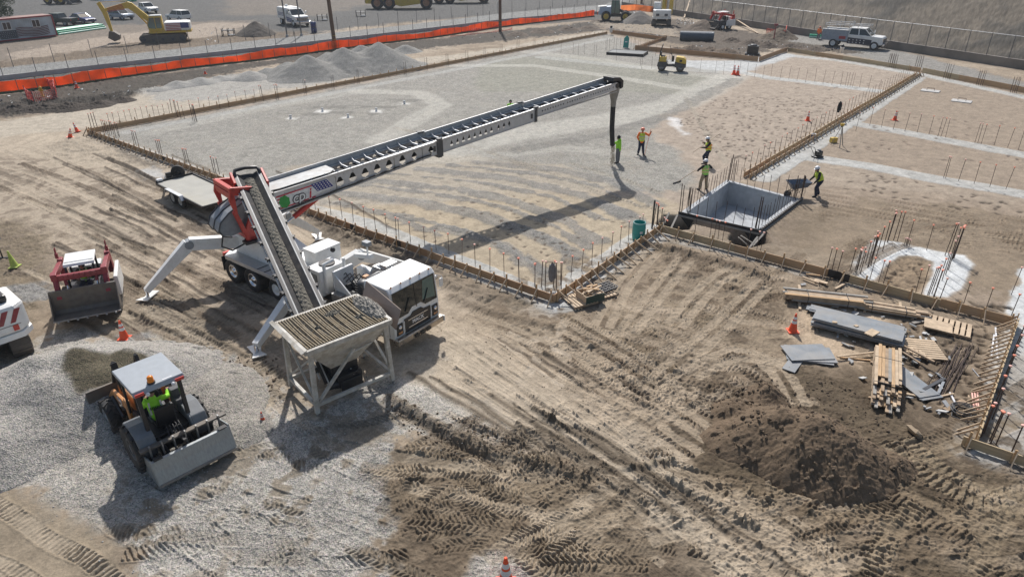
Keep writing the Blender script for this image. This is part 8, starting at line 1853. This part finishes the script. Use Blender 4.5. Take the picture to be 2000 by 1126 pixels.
for px, py, lb in ((1193, 68, 'white pail on the far corner form'), (1642, 108, 'white pail on the far right form')):
    x, y = P(px, py); t = thing('pail', lb, 'bucket', (x, y, 0.3)); MB().lathe([(0.001, 0), (0.2, 0), (0.24, 0.6), (0.26, 0.62), (0.2, 0.62), (0.001, 0.55)], n=16).build('body', HATW, t); MB().sphere((0, 0, 0.75), 0.2, n=8, m=5).build('black_bag', BLACK, t)
# netting
def netting(pts, h, label, m_, posts=True, sag=0.0, name='safety_netting', closed=False, cell=0.14, r=0.02):
    pw = [Vector(P(x, y)) for x, y in pts]; o0 = pw[0]; t = thing(name, label, 'netting', (o0.x, o0.y, 0)); m = MB(); rr3 = random.Random(8)
    seq = pw+([pw[0]] if closed else [])
    for a, b in zip(seq, seq[1:]):
        L = (b-a).length; n = max(2, int(L/cell)); k2 = max(2, int(h/cell)); g_ = {}
        for i in range(n+1):
            for j in range(k2+1):
                p = a+(b-a)*i/n-o0; s = math.sin(PI*i/n)*sag; g_[(i, j)] = Vector((p.x+rr3.uniform(-0.03, 0.03), p.y+rr3.uniform(-0.03, 0.03), zat(a.x, a.y)+h*j/k2*(1-s)+rr3.uniform(-0.03, 0.03)))
        for i in range(n+1):
            for j in range(k2+1):
                if i < n: m.bar(g_[(i, j)], g_[(i+1, j)], r*2, r)
                if j < k2: m.bar(g_[(i, j)], g_[(i, j+1)], r*2, r)
    m.build('mesh', m_, t)
    if posts:
        for p in pw: MB().cyl((p.x-o0.x, p.y-o0.y, -0.1), (p.x-o0.x, p.y-o0.y, h+0.15), 0.03, n=6).build('post', GALV, t)
    return t
ONET = mat('orange_netting', (0.85, 0.12, 0.07), 0.6); PNET = mat('faded_red_netting', (0.62, 0.10, 0.08), 0.6)
netting([(53, 192), (68, 200), (112, 194), (110, 177), (92, 170)], 0.95, 'faded red netting round the yellow hydrant near the orange barrier', PNET, closed=False, sag=0.15)
x, y = P(84, 190); t = thing('hydrant', 'yellow hydrant standing inside the red netting', 'hydrant', (x, y, zat(x, y))); MB().lathe([(0.16, 0), (0.16, 0.05), (0.10, 0.08), (0.10, 0.65), (0.14, 0.68), (0.12, 0.82), (0.03, 0.9), (0.001, 0.92)], n=14).build('barrel', YEL, t); MB().cyl((-0.2, 0, 0.55), (0.2, 0, 0.55), 0.06).build('outlet', YEL, t)
netting([(1495, 72), (1532, 76), (1534, 66)], 1.1, 'bright orange netting round the red standpipe at the far corner', ONET, sag=0.1, cell=0.16, r=0.025)
x, y = P(1511, 78); t = thing('standpipe', 'dark red standpipe between the orange netting panels', 'standpipe', (x, y, 0)); MB().cyl((0, 0, 0), (0, 0, 2.0), 0.07).build('pipe', DRED, t); MB().box((0, 0, 1.95), (0.5, 0.2, 0.25)).build('valve', DRED, t)
netting([(850, 72), (870, 68), (930, 62), (975, 54)], 0.5, 'crumpled orange netting heaped in front of the barrier', PNET, posts=False, sag=0.6, cell=0.14, r=0.022); netting([(880, 73), (920, 68), (975, 62), (1000, 58)], 0.3, 'lower fold of crumpled netting on the dirt before the barrier', PNET, posts=False, sag=0.7, cell=0.14, r=0.022)
# beyond the road: container, pipes, barrel, racks, tree
cA, cB = Vector(P(-90, 93)), Vector(P(113, 71)); Lc = (cB-cA).length; rzc = math.atan2((cB-cA).y, (cB-cA).x); t = thing('site_container', 'site office container with red frame and faded flag mural at the left edge', 'container', (cA.x, cA.y, 0), rzc)
GW = mat('faded_white_siding', (0.42, 0.47, 0.52), 0.6, var=0.25, scale=0.7, dust=0.3); m = MB(); m.box((Lc/2, 1.3, 1.45), (Lc, 2.55, 2.7)); m.build('body', GW, t)
m = MB()
for k in range(int(Lc/0.3)): m.box((0.15+0.3*k, 0.015, 1.45), (0.12, 0.03, 2.6))
m.build('corrugation', GW, t)
for z in (0.15, 2.78): MB().box((Lc/2, 0.0, z), (Lc, 0.14, 0.16)).build('frame_rail', DRED, t)
for x in (0.05, Lc-0.05): MB().box((x, 0.0, 1.45), (0.16, 0.16, 2.7)).build('corner_post', DRED, t)
MB().box((Lc-0.02, 2.55, 1.45), (0.16, 0.12, 2.7)).build('corner_post', DRED, t); MB().box((Lc/2, 1.3, 2.84), (Lc, 2.5, 0.06)).build('roof', mat('faded_red_roof', (0.30, 0.17, 0.15), 0.7, dust=0.4), t)
for wx in (Lc-2.4, Lc-6.1):
    f_ = MB().box((wx, -0.05, 1.95), (1.05, 0.06, 1.0)).build('window', HATW, t)
    for s in (-1, 1): MB().box((wx+s*0.25, -0.09, 1.95), (0.42, 0.03, 0.86)).build('pane', mat('brown_pane', (0.06, 0.045, 0.045), 0.3), f_)
m = MB()
for k in range(6):
    z = 0.45+0.2*k
    for j in range(6): x = Lc-5.1+0.7*j; dz = 0.10*math.sin(j*1.1+0.5); m.add([(x, -0.04, z+dz), (x+0.7, -0.04, z+0.10*math.sin((j+1)*1.1+0.5)), (x+0.7, -0.04, z+0.10*math.sin((j+1)*1.1+0.5)+0.10), (x, -0.04, z+dz+0.10)], [(0, 1, 2, 3)])
m.build('mural_stripes', mat('faded_maroon', (0.14, 0.06, 0.07), 0.6), t, fixn=False)
MB().box((Lc-6.2, -0.03, 0.85), (2.2, 0.02, 1.0)).build('mural_star_field', mat('faded_navy', (0.04, 0.05, 0.07), 0.6), t); m = MB()
for i in range(8):
    for j in range(4): m.box((Lc-7.15+0.27*i+0.13*(j % 2), -0.05, 0.5+0.22*j), (0.09, 0.02, 0.09))
m.build('mural_stars', GREY, t)
GP = mat('green_pipe_plastic', (0.02, 0.42, 0.22), 0.45, dust=0.1); GP2 = mat('pale_green_pipe', (0.35, 0.62, 0.50), 0.4)
def pipestack(p0, p1, n, label, lay=3):
    a, b = Vector((*P(*p0), 0)), Vector((*P(*p1), 0)); t = thing('pipe_stack', label, 'pipes', a); d = (b-a).normalized(); s = Vector((-d.y, d.x, 0)); i = 0
    for j in range(lay):
        for k in range(n-j): o = MB().cyl(s*(0.26*(k+j*0.5))+Vector((0, 0, 0.13+0.23*j)), (b-a)+s*(0.26*(k+j*0.5))+Vector((0, 0, 0.13+0.23*j))-d*rng.uniform(0, 0.5), 0.125, n=12).build('pipe', GP if (k+j) % 5 else GP2, t)
pipestack((116, 69), (208, 56), 9, 'stack of bright green plastic pipes beside the container'); pipestack((176, 1), (258, 4), 7, 'second green pipe stack at the top edge of the photo', 3)
for px, py, sz, lb in ((1604, 72, 4, 'short stack of pale green pipes left of the service truck'),): pipestack((1580, 74), (1614, 76), 3, lb, 2)
x, y = P(614, 64); t = thing('barrel', 'dark blue barrel beyond the road right of the water truck', 'barrel', (x, y, 0)); MB().lathe([(0.001, 0), (0.4, 0), (0.42, 0.4), (0.4, 0.8), (0.42, 1.2), (0.4, 1.5), (0.001, 1.5)], n=20).build('body', BLUEP, t); MB().lathe([(0.42, 0.75), (0.43, 0.8), (0.42, 0.85)], n=20).build('hoop', BLACK, t)
for px, py, lb in ((630, 40, 'dark steel rack standing right of the water truck'), (705, 32, 'small dark crate rack left of the yellow scraper'), (447, 70, 'dark steel rack right of the yellow excavator')):
    x, y = P(px, py); t = thing('steel_rack', lb, 'rack', (x, y, 0), R(10))
    for sx in (-0.8, 0, 0.8):
        for sy in (-0.4, 0.4): MB().box((sx, sy, 0.5), (0.09, 0.09, 1.0)).build('post', BLACK, t)
    MB().box((0, 0, 0.75), (1.7, 0.9, 0.08)).build('shelf', DGREY, t); MB().box((0.4, -0.1, 0.15), (0.9, 0.7, 0.08)).build('shelf', HATW, t)
x, y = P(6, 505); t = thing('work_lamp', 'grey work lamp on a thin post at the left edge above the excavator', 'lamp', (x, y, zat(x, y))); MB().cyl((0, 0, 0), (0, 0, 0.9), 0.03).build('post', BLACK, t); m = MB(); m.box((0.02, 0, 1.0), (0.22, 0.3, 0.24)); m.build('lamp_head', GREY, t, bev=0.02); MB().box((0, 0, 0.03), (0.5, 0.1, 0.05)).build('foot', BLACK, t)
# tree at the top left
def tree(px, py, label, h, r, n, seed=1, trunk_h=3.0):
    x, y = P(px, py); t = thing('tree', label, 'tree', (x, y, 0)); rt_ = random.Random(seed); bark = mat('bark', (0.09, 0.065, 0.045), 0.9, var=0.3)
    m = MB(); m.tube([(0, 0, -0.2), (0.1, 0, 1.5), (0.05, 0.1, trunk_h), (0.2, 0, h*0.7)], [0.28, 0.22, 0.18, 0.08], n=10); tips = []
    for k in range(9): a = 2*PI*k/9+rt_.uniform(-.3, .3); q = Vector((math.cos(a)*r*0.7, math.sin(a)*r*0.7, h*rt_.uniform(0.55, 0.9))); m.tube([(0.05, 0.05, trunk_h*rt_.uniform(0.8, 1.2)), q*0.5+Vector((0, 0, 0.8)), q], [0.11, 0.07, 0.03], n=6); tips.append(q)
    m.build('trunk', bark, t)
    cl = [(rt_.gauss(0, r*0.42), rt_.gauss(0, r*0.42), h*0.68+rt_.gauss(0, h*0.13), rt_.uniform(0.6, 1.3)) for _ in range(46)]; m = MB()
    for k in range(n):
        cx_, cy_, cz_, cr = cl[rt_.randrange(len(cl))]; v = Vector((rt_.gauss(0, 1), rt_.gauss(0, 1), rt_.gauss(0, 0.8))).normalized()*cr*rt_.uniform(0.6, 1.0); c = Vector((cx_, cy_, cz_))+v
        e = Euler((rt_.uniform(0, 6), rt_.uniform(0, 6), rt_.uniform(0, 6))).to_matrix(); s = rt_.uniform(0.06, 0.13); m.cur = rt_.randrange(2)
        m.add([c+e@Vector((-s, 0, 0)), c+e@Vector((0, -s*0.5, 0)), c+e@Vector((s*1.3, 0, 0)), c+e@Vector((0, s*0.5, 0.02))], [(0, 1, 2, 3)])
    m.build('crown', [mat('leaf_dark', (0.022, 0.045, 0.018), 0.6, var=0.3), mat('leaf_mid', (0.045, 0.075, 0.03), 0.6, var=0.3)], t, fixn=False)
tree(-12, 72, 'dark leafy tree crown hanging over the container at the top left corner', 6.6, 3.6, 15000)
# litter and site scraps
scr = MB(); rs_ = random.Random(12)
for poly, n in (([(1160, 46), (1330, 60), (1330, 76), (1190, 62)], 60), ([(1318, 36), (1375, 34), (1380, 46), (1322, 50)], 150), ([(1480, 80), (1640, 95), (1620, 104), (1480, 92)], 50), ([(0, 190), (260, 165), (250, 190), (0, 215)], 40), ([(1560, 545), (1860, 640), (1850, 820), (1700, 780)], 90), ([(1300, 84), (1500, 96), (1460, 116), (1300, 96)], 60), ([(860, 60), (1160, 44), (1150, 62), (900, 90)], 40), ([(380, 60), (460, 50), (480, 75), (400, 85)], 30)):
    for (x, y) in scat(poly, n): q = rs_.uniform(0.08, 0.3); scr.box((0, 0, 0), (q, q*rs_.uniform(0.2, 0.8), 0.03), M=Matrix.Translation((x, y, zat(x, y)+0.06))@Euler((rs_.uniform(-0.5, 0.5), rs_.uniform(-0.5, 0.5), rs_.uniform(0, 6))).to_matrix().to_4x4())
tag(scr.build('site_scraps', mat('pale_scrap', (0.42, 0.42, 0.41), 0.7, var=0.3, scale=1), None), 'pale scraps and litter strewn round the far machines', 'litter', kind='stuff')
for p0, p1, lb in (((1336, 36), (1345, 25), 'pale board leaning in the rubble left of the skid steer'), ((1420, 42), (1480, 66), 'long pale board on the dirt in front of the skid steer'), ((1325, 74), (1258, 66), 'yellow strap lying toward the corrugated pipe')): plank(p0, p1, lb, 0.25, 0.05, 0.1, WOOD2)
# ---------------------------------------------------------------- people
def capsule(m, a, b, ra, rb, n=12):
    a = Vector(a); b = Vector(b); L = (b-a).length
    if L < 1e-5: b = a+Vector((0, 0, 1e-4)); L = 1e-4
    pts = []
    for k in range(4): t = -PI/2+PI/2*k/4; pts.append((max(ra*math.cos(t), 1e-4), ra*math.sin(t)))
    pts.append((ra, 0)); pts.append((rb, L))
    for k in range(1, 5): t = PI/2*k/4; pts.append((max(rb*math.cos(t), 1e-4), L+rb*math.sin(t)))
    m.lathe(pts, axis='x', n=n, M=frame(a, b))
def blob(m, c, r, sx=1, sy=1, sz=1, M=None):
    T = Matrix.Translation(c)@Matrix.Diagonal((sx, sy, sz, 1)); T = (M or Matrix.Identity(4))@T
    m.lathe([(max(r*math.sin(PI*k/10), 1e-4), -r*math.cos(PI*k/10)) for k in range(11)], n=16, M=T)
def fused(m, name, mt_, parent, vox, smooth=2):
    o = m.build(name, mt_, parent, fixn=False); r = o.modifiers.new('fuse', 'REMESH'); r.mode = 'VOXEL'; r.voxel_size = vox; r.use_smooth_shade = True
    if smooth: s = o.modifiers.new('soften', 'SMOOTH'); s.iterations = smooth; s.factor = 0.5
    return o
def hand(m, wr, d, palm_n, side, curl=0.9):
    """palm and five fingers; d = direction from the wrist, palm_n = palm normal"""
    d = Vector(d).normalized(); pn = Vector(palm_n); pn = (pn-d*pn.dot(d)).normalized(); s = d.cross(pn)*side; wr = Vector(wr)
    for k in (-1, 0, 1): capsule(m, wr+s*0.012*k, wr+d*0.085+s*0.026*k, 0.017, 0.014, 8)
    for k, ln in enumerate((0.070, 0.080, 0.074, 0.058)):
        b = wr+d*0.085+s*(0.033-0.022*k); q = d*math.cos(curl*0.5)+pn*math.sin(curl*0.5); c = b+q*ln*0.45; q2 = d*math.cos(curl*1.3)+pn*math.sin(curl*1.3); e = c+q2*ln*0.32; q3 = d*math.cos(curl*2.1)+pn*math.sin(curl*2.1)
        capsule(m, b, c, 0.0100, 0.0092, 7); capsule(m, c, e, 0.0092, 0.0085, 7); capsule(m, e, e+q3*ln*0.26, 0.0085, 0.0075, 7)
    t0 = wr+d*0.022+s*0.026; t1 = t0+(s*0.75+d*0.6+pn*0.3).normalized()*0.04; capsule(m, t0, t1, 0.013, 0.011, 7); capsule(m, t1, t1+(d*0.85+pn*0.45+s*0.1).normalized()*0.032, 0.011, 0.009, 7)
def person(label, x, y, rz, J, top=LIME, vest=None, sleeve=None, legs=NAVY, hat=HATW, hatkind='hard', boots=BLACK, z=None, band=SILV, parent=None, group=None, hood=False):
    """J: joints in the person's frame (x forward, y left, z up)"""
    t = thing('person', label, 'person', (x, y, zat(x, y) if z is None else z), rz, group)
    V = {k: Vector(v) for k, v in J.items()}; V.setdefault('pel', Vector((0, 0, 0.95))); pel, ch, nk, hd = V['pel'], V['ch'], V['nk'], V['hd']
    m = MB()
    blob(m, hd, 0.098, 1.05, 0.82, 1.22); capsule(m, nk, hd+Vector((0, 0, -0.04)), 0.055, 0.052)
    fw = V.get('face', Vector((1, 0, 0))).normalized(); lf = Vector((-fw.y, fw.x, 0)).normalized()
    capsule(m, hd+fw*0.088+Vector((0, 0, 0.012)), hd+fw*0.116+Vector((0, 0, -0.018)), 0.010, 0.013, 8); capsule(m, hd+fw*0.075+Vector((0, 0, -0.095)), hd+fw*0.085+Vector((0, 0, -0.085)), 0.028, 0.024, 8)
    capsule(m, hd+fw*0.088+lf*0.02+Vector((0, 0, -0.052)), hd+fw*0.088-lf*0.02+Vector((0, 0, -0.052)), 0.009, 0.009, 8)
    for s in (-1, 1): capsule(m, hd+lf*s*0.082+Vector((0, 0, 0.02)), hd+lf*s*0.088+Vector((0, 0, -0.025)), 0.014, 0.011, 8)
    capsule(m, pel, ch, 0.125, 0.13); capsule(m, ch, nk, 0.12, 0.06)
    for s in ('l', 'r'):
        S, E, W_, H_, K, A, T_ = (V[s+k] for k in ('sh', 'el', 'wr', 'hip', 'kn', 'an', 'toe'))
        capsule(m, S, E, 0.048, 0.038); capsule(m, E, W_, 0.038, 0.026); hand(m, W_, V.get(s+'hd', W_-E), V.get(s+'pn', Vector((1, 0, 0.1))), 1 if s == 'l' else -1)
        capsule(m, H_, K, 0.085, 0.055); capsule(m, K, A, 0.055, 0.038); capsule(m, A-Vector((0, 0, 0.03)), T_, 0.042, 0.035)
        capsule(m, ch, S, 0.09, 0.055)
    fused(m, 'body', SKIN, t, 0.0085, 1)
    for s in (-1, 1): MB().sphere(hd+fw*0.089+lf*s*0.032+Vector((0, 0, 0.02)), 0.011, n=8, m=5).build('eye', BLACK, t)
    m = MB(); capsule(m, pel+Vector((0, 0, -0.02)), ch, 0.170, 0.175); capsule(m, ch, nk+Vector((0, 0, -0.05)), 0.165, 0.09)
    for s in ('l', 'r'): S = V[s+'sh']; capsule(m, ch+Vector((0, 0, 0.02)), S, 0.11, 0.074)
    sl2 = sleeve or top
    if sleeve is None:
        for s in ('l', 'r'): S, E, W_ = V[s+'sh'], V[s+'el'], V[s+'wr']; capsule(m, S, E, 0.080, 0.064); capsule(m, E, E+(W_-E)*0.93, 0.064, 0.048)
    if hood: capsule(m, nk+Vector((-0.06, 0, -0.02)), nk+Vector((-0.07, 0, 0.05)), 0.09, 0.07)
    fused(m, 'shirt', (sleeve if vest is not None and sleeve else top), t, 0.014)
    if sleeve is not None:
        for s in ('l', 'r'): m = MB(); S, E, W_ = V[s+'sh'], V[s+'el'], V[s+'wr']; capsule(m, S, E, 0.080, 0.064); capsule(m, E, E+(W_-E)*0.93, 0.064, 0.048); fused(m, 'sleeve', sleeve, t, 0.014)
    if vest is not None:
        m = MB(); capsule(m, pel+(ch-pel)*0.18, ch, 0.188, 0.195); capsule(m, ch, nk+Vector((0, 0, -0.08)), 0.185, 0.10)
        for s in ('l', 'r'): capsule(m, ch+Vector((0, 0, 0.03)), ch+(V[s+'sh']-ch)*0.85, 0.125, 0.082)
        vo_ = fused(m, 'vest', vest, t, 0.014)
        ax = (ch-pel).normalized()
        for f in (0.45, 0.95):
            c = pel+(ch-pel)*f; MB(frame(c-ax*0.028, c+ax*0.028)).lathe([(0.197, 0), (0.197, 0.056)], axis='x', n=28).build('vest_stripe', band, vo_)
        for s in ('l', 'r'):
            for e in (-1, 1):
                a = V[s+'sh']*0.55+nk*0.45; m = MB(); m.bar(a+Vector((e*0.02, 0, 0.03)), ch*0.4+pel*0.6+(V[s+'sh']-ch)*0.45+Vector((e*0.195, 0, 0.1)), 0.04, 0.012, up=(1, 0, 0)); m.build('vest_stripe', band, vo_)
    m = MB(); capsule(m, pel+Vector((0, 0, -0.03)), pel+(ch-pel)*0.25, 0.150, 0.148)
    for s in ('l', 'r'): H_, K, A = V[s+'hip'], V[s+'kn'], V[s+'an']; capsule(m, H_, K, 0.120, 0.090); capsule(m, K, A+(K-A)*0.12, 0.090, 0.078)
    fused(m, 'trousers', legs, t, 0.014)
    for s in ('l', 'r'):
        m = MB(); A, T_ = V[s+'an'], V[s+'toe']; capsule(m, A+Vector((0, 0, 0.07)), A, 0.060, 0.062); capsule(m, A+Vector((0, 0, -0.03)), T_, 0.058, 0.050); fused(m, 'boot', boots, t, 0.012)
    if hatkind == 'hard':
        M = Matrix.Translation(hd+Vector((0, 0, 0.055)))@fw.to_track_quat('X', 'Z').to_matrix().to_4x4()
        MB(M).lathe([(0.150, -0.004), (0.153, 0.004), (0.122, 0.016), (0.118, 0.05), (0.100, 0.085), (0.065, 0.108), (0.001, 0.115)], n=26).build('hard_hat', hat, t)
        MB(M).prism([(0.08, -0.085), (0.155, -0.06), (0.178, 0.0), (0.155, 0.06), (0.08, 0.085)], 0.0, 0.010, axis='z').build('hat_brim', hat, t)
        MB().sphere(hd+Vector((-fw.x*0.03, -fw.y*0.03, 0.0)), 0.098, n=14, m=8, sz=1.05).build('hair', HAIR, t)
    else:
        MB().sphere(hd+Vector((-fw.x*0.02, -fw.y*0.02, 0.03)), 0.112, n=16, m=9, sz=1.08).build('beanie', hat, t)
    return t
def pose(**kw):
    J = dict(pel=(0, 0, 0.93), ch=(0.02, 0, 1.25), nk=(0.02, 0, 1.47), hd=(0.05, 0, 1.62), lsh=(0, 0.18, 1.40), rsh=(0, -0.18, 1.40), lel=(0.0, 0.24, 1.12), rel=(0.0, -0.24, 1.12), lwr=(0.12, 0.24, 0.90), rwr=(0.12, -0.24, 0.90),
             lhip=(0, 0.09, 0.90), rhip=(0, -0.09, 0.90), lkn=(0.03, 0.11, 0.49), rkn=(0.03, -0.11, 0.49), lan=(0, 0.12, 0.09), ran=(0, -0.12, 0.09), ltoe=(0.16, 0.14, 0.045), rtoe=(0.16, -0.14, 0.045))
    J.update(kw); return J
# worker at the hose
x, y = P(1206, 319); person('person in bright lime hoodie and grey trousers steadying the black boom hose', x, y, R(150), pose(lel=(0.22, 0.22, 1.28), lwr=(0.42, 0.12, 1.36), lpn=(0, -1, 0), rkn=(0.0, -0.12, 0.49)), LIME, None, None, GCLOTH, BCLOTH, 'beanie', hood=True)
# orange shirt, facing the camera, holding a rake upright
x, y = P(1251, 302); J = pose(rel=(0.05, -0.30, 1.16), rwr=(0.0, -0.20, 0.95), lel=(0.12, 0.42, 1.30), lwr=(0.22, 0.50, 1.52), lpn=(1, 0, 0), lan=(0.02, 0.17, 0.09), ran=(-0.02, -0.16, 0.09), ltoe=(0.17, 0.22, 0.045), rtoe=(0.13, -0.22, 0.045), face=(1, 0, -0.1))
person('person in orange shirt, yellow vest and orange hat facing the camera with a rake', x, y, R(-95), J, OCLOTH, YVEST, None, NAVY, HATO)
rake((x+0.20, y-0.30), (x+0.47, y-0.26), 0.03, 1.75, 'upright rake held by the person in orange', m_=CAPO)
a = P(1238, 308); b = P(1262, 312); rake(a, b, 0.05, 0.06, 'rake lying on the gravel in front of the person in orange', head=False, m_=GREY)
# right worker, raking, facing left
x, y = P(1380, 322); person('person in white hard hat and yellow vest with navy trousers raking gravel near the pit', x, y, R(172), pose(ch=(0.05, 0, 1.24), nk=(0.09, 0, 1.46), hd=(0.14, 0, 1.60), lel=(0.20, 0.22, 1.14), lwr=(0.42, 0.10, 1.10), rel=(0.14, -0.26, 1.25), rwr=(0.34, -0.10, 1.34), lpn=(0, -1, 0), rpn=(0, 1, 0), lkn=(0.26, 0.11, 0.56), lan=(0.16, 0.12, 0.14), ltoe=(0.32, 0.13, 0.09)), BCLOTH, YVEST, BCLOTH, NAVY, HATW, band=OCLOTH)
rake((x-0.95, y+0.1), (x+0.55, y+0.05), 0.75, 1.95, 'long thin rake carried over the arm by the person in navy trousers', head=False)
x2, y2 = x-1.2, y+0.2
# near worker with his back to the camera
x, y = P(1373, 371); person('person seen from behind in lime vest, black sleeves and tan trousers beside the pit', x, y, R(108), pose(ch=(0.04, 0, 1.24), nk=(0.06, 0, 1.46), hd=(0.10, 0, 1.60), lel=(0.08, 0.40, 1.20), lwr=(0.30, 0.30, 1.06), rel=(0.06, -0.40, 1.24), rwr=(0.28, -0.52, 1.18), lan=(0.0, 0.24, 0.09), ran=(0.02, -0.22, 0.09), ltoe=(0.16, 0.28, 0.045), rtoe=(0.17, -0.27, 0.045), lkn=(0.05, 0.18, 0.49), rkn=(0.05, -0.17, 0.49)), BCLOTH, mat('lime_vest', (0.35, 0.72, 0.14), 0.8), BCLOTH, TAN, HATW, band=mat('peach_stripe', (0.85, 0.55, 0.30), 0.6))
a = P(1322, 357); rake(a, (x-0.45, y+0.35), 0.04, 1.05, 'rake reaching left to the gravel from the person in tan trousers')
# worker with the wheelbarrow
x, y = P(1590, 384); wr_ = R(184)
person('person in white hard hat and yellow vest pushing a blue-grey wheelbarrow', x, y, wr_, pose(pel=(-0.16, 0, 0.94), ch=(0.02, 0, 1.23), nk=(0.10, 0, 1.43), hd=(0.17, 0, 1.56), lsh=(0.06, 0.18, 1.37), rsh=(0.06, -0.18, 1.37), lel=(0.10, 0.24, 1.08), rel=(0.10, -0.24, 1.08), lwr=(0.30, 0.26, 0.86), rwr=(0.30, -0.26, 0.86), lhip=(-0.16, 0.09, 0.90), rhip=(-0.16, -0.09, 0.90), lkn=(0.06, 0.11, 0.52), rkn=(-0.12, -0.11, 0.49), lan=(-0.02, 0.12, 0.09), ran=(-0.28, -0.12, 0.12), ltoe=(0.15, 0.13, 0.045), rtoe=(-0.13, -0.13, 0.05), face=(0.9, 0, -0.45)), BCLOTH, YVEST, BCLOTH, NAVY, HATW, band=YVEST)
t = thing('wheelbarrow', 'blue-grey wheelbarrow tipped toward the concrete pit', 'wheelbarrow', (x, y, zat(x, y)), wr_)
v = [(0.62, -0.22, 0.62), (1.35, -0.16, 0.50), (1.35, 0.16, 0.50), (0.62, 0.22, 0.62), (0.45, -0.36, 0.92), (1.62, -0.36, 0.88), (1.62, 0.36, 0.88), (0.45, 0.36, 0.92)]
m = MB(); m.add(v, [(0, 1, 2, 3), (0, 4, 5, 1), (1, 5, 6, 2), (2, 6, 7, 3), (3, 7, 4, 0)]); o = m.build('tray', mat('blue_grey_tray', (0.10, 0.13, 0.18), 0.45, dust=0.3), t, fixn=False); md = o.modifiers.new('t', 'SOLIDIFY'); md.thickness = 0.012
for s in (-1, 1): MB().bar((0.28, s*0.28, 0.86), (1.55, s*0.10, 0.34), 0.035, 0.045).build('handle', WOOD2, t); MB().tube([(0.75, s*0.22, 0.68), (0.70, s*0.24, 0.30), (0.85, s*0.22, 0.12), (1.1, s*0.2, 0.5)], 0.014).build('leg', DGREY, t)
wheel(t, (1.55, 0, 0.20), 0.20, 0.09, -1, DGREY, hub=0.5)
# behind the boom
x, y = P(997, 196, 1.72); person('person in lime hoodie and dark beanie, half hidden beyond the boom', x, y, R(-80), pose(), LIME, None, None, GCLOTH, BCLOTH, 'beanie', hood=True)
# seated operators
def seated(**k):
    J = dict(pel=(0, 0, 0.16), ch=(0.03, 0, 0.46), nk=(0.08, 0, 0.67), hd=(0.14, 0, 0.81), lsh=(0.04, 0.18, 0.60), rsh=(0.04, -0.18, 0.60), lel=(0.20, 0.30, 0.38), rel=(0.22, -0.30, 0.40), lwr=(0.42, 0.20, 0.46), rwr=(0.46, -0.20, 0.46),
             lhip=(0.05, 0.09, 0.13), rhip=(0.05, -0.09, 0.13), lkn=(0.45, 0.14, 0.16), rkn=(0.45, -0.14, 0.16), lan=(0.55, 0.14, -0.22), ran=(0.55, -0.14, -0.22), ltoe=(0.72, 0.15, -0.25), rtoe=(0.72, -0.15, -0.25), lpn=(0, 0, -1), rpn=(0, 0, -1)); J.update(k); return J
co_, si_ = math.cos(LH), math.sin(LH); px_, py_ = LO[0]+co_*0.02-si_*0.10, LO[1]+si_*0.02+co_*0.10
op = person('person in lime reflective shirt driving the skip loader under its grey canopy', px_, py_, LH-0.25, seated(ch=(0.02, 0.04, 0.48), hd=(0.16, -0.02, 0.86), nk=(0.08, 0.02, 0.71), rel=(0.28, -0.34, 0.46), rwr=(0.46, -0.36, 0.52)), LIME, None, None, GCLOTH, BCLOTH, 'beanie', z=zat(*LO)+1.20)
m = MB()
for k in range(7): m.box((-0.185, 0.12-0.04*k, 0.50), (0.02, 0.026, 0.07))
m.build('back_print', mat('dark_print', (0.03, 0.10, 0.02), 0.7), op)
for e in (-1, 1): MB().bar((-0.13, e*0.14, 0.66), (-0.17, e*0.14, 0.30), 0.045, 0.02).build('reflective_stripe', SILV, op)
MB(frame((0.015, 0.0, 0.33), (0.02, 0, 0.385))).lathe([(0.18, 0), (0.18, 0.05)], axis='x', n=26).build('reflective_stripe', SILV, op)
co_, si_ = math.cos(R(-64)), math.sin(R(-64)); person('person in lime vest seated inside the red track loader', SK[0]-co_*0.1, SK[1]-si_*0.1, R(-64), seated(), BCLOTH, LIME, BCLOTH, NAVY, BCLOTH, 'beanie', z=zat(*SK)+0.92)
x, y = P(1597, 78); person('person in orange shirt standing left of the flag-painted service truck', x, y, R(60), pose(hd=(0.12, 0, 1.56), nk=(0.07, 0, 1.44)), OCLOTH, None, None, GCLOTH, HATO)
# ---------------------------------------------------------------- thin summer haze
m = MB(); m.box((0, 90, 8.0), (420, 260, 24)); hz = m.build('haze', [], None, fixn=False)
hm = bpy.data.materials.new('haze_air'); hm.use_nodes = True; N = hm.node_tree.nodes; N.remove(N['Principled BSDF']); pv = N.new('ShaderNodeVolumePrincipled')
pv.inputs['Color'].default_value = (0.86, 0.92, 1.0, 1); pv.inputs['Density'].default_value = 0.00035; pv.inputs['Anisotropy'].default_value = 0.2
hm.node_tree.links.new(pv.outputs[0], N['Material Output'].inputs['Volume']); hz.data.materials.append(hm); tag(hz, 'thin pale haze in the air over the whole site', 'haze', kind='stuff')
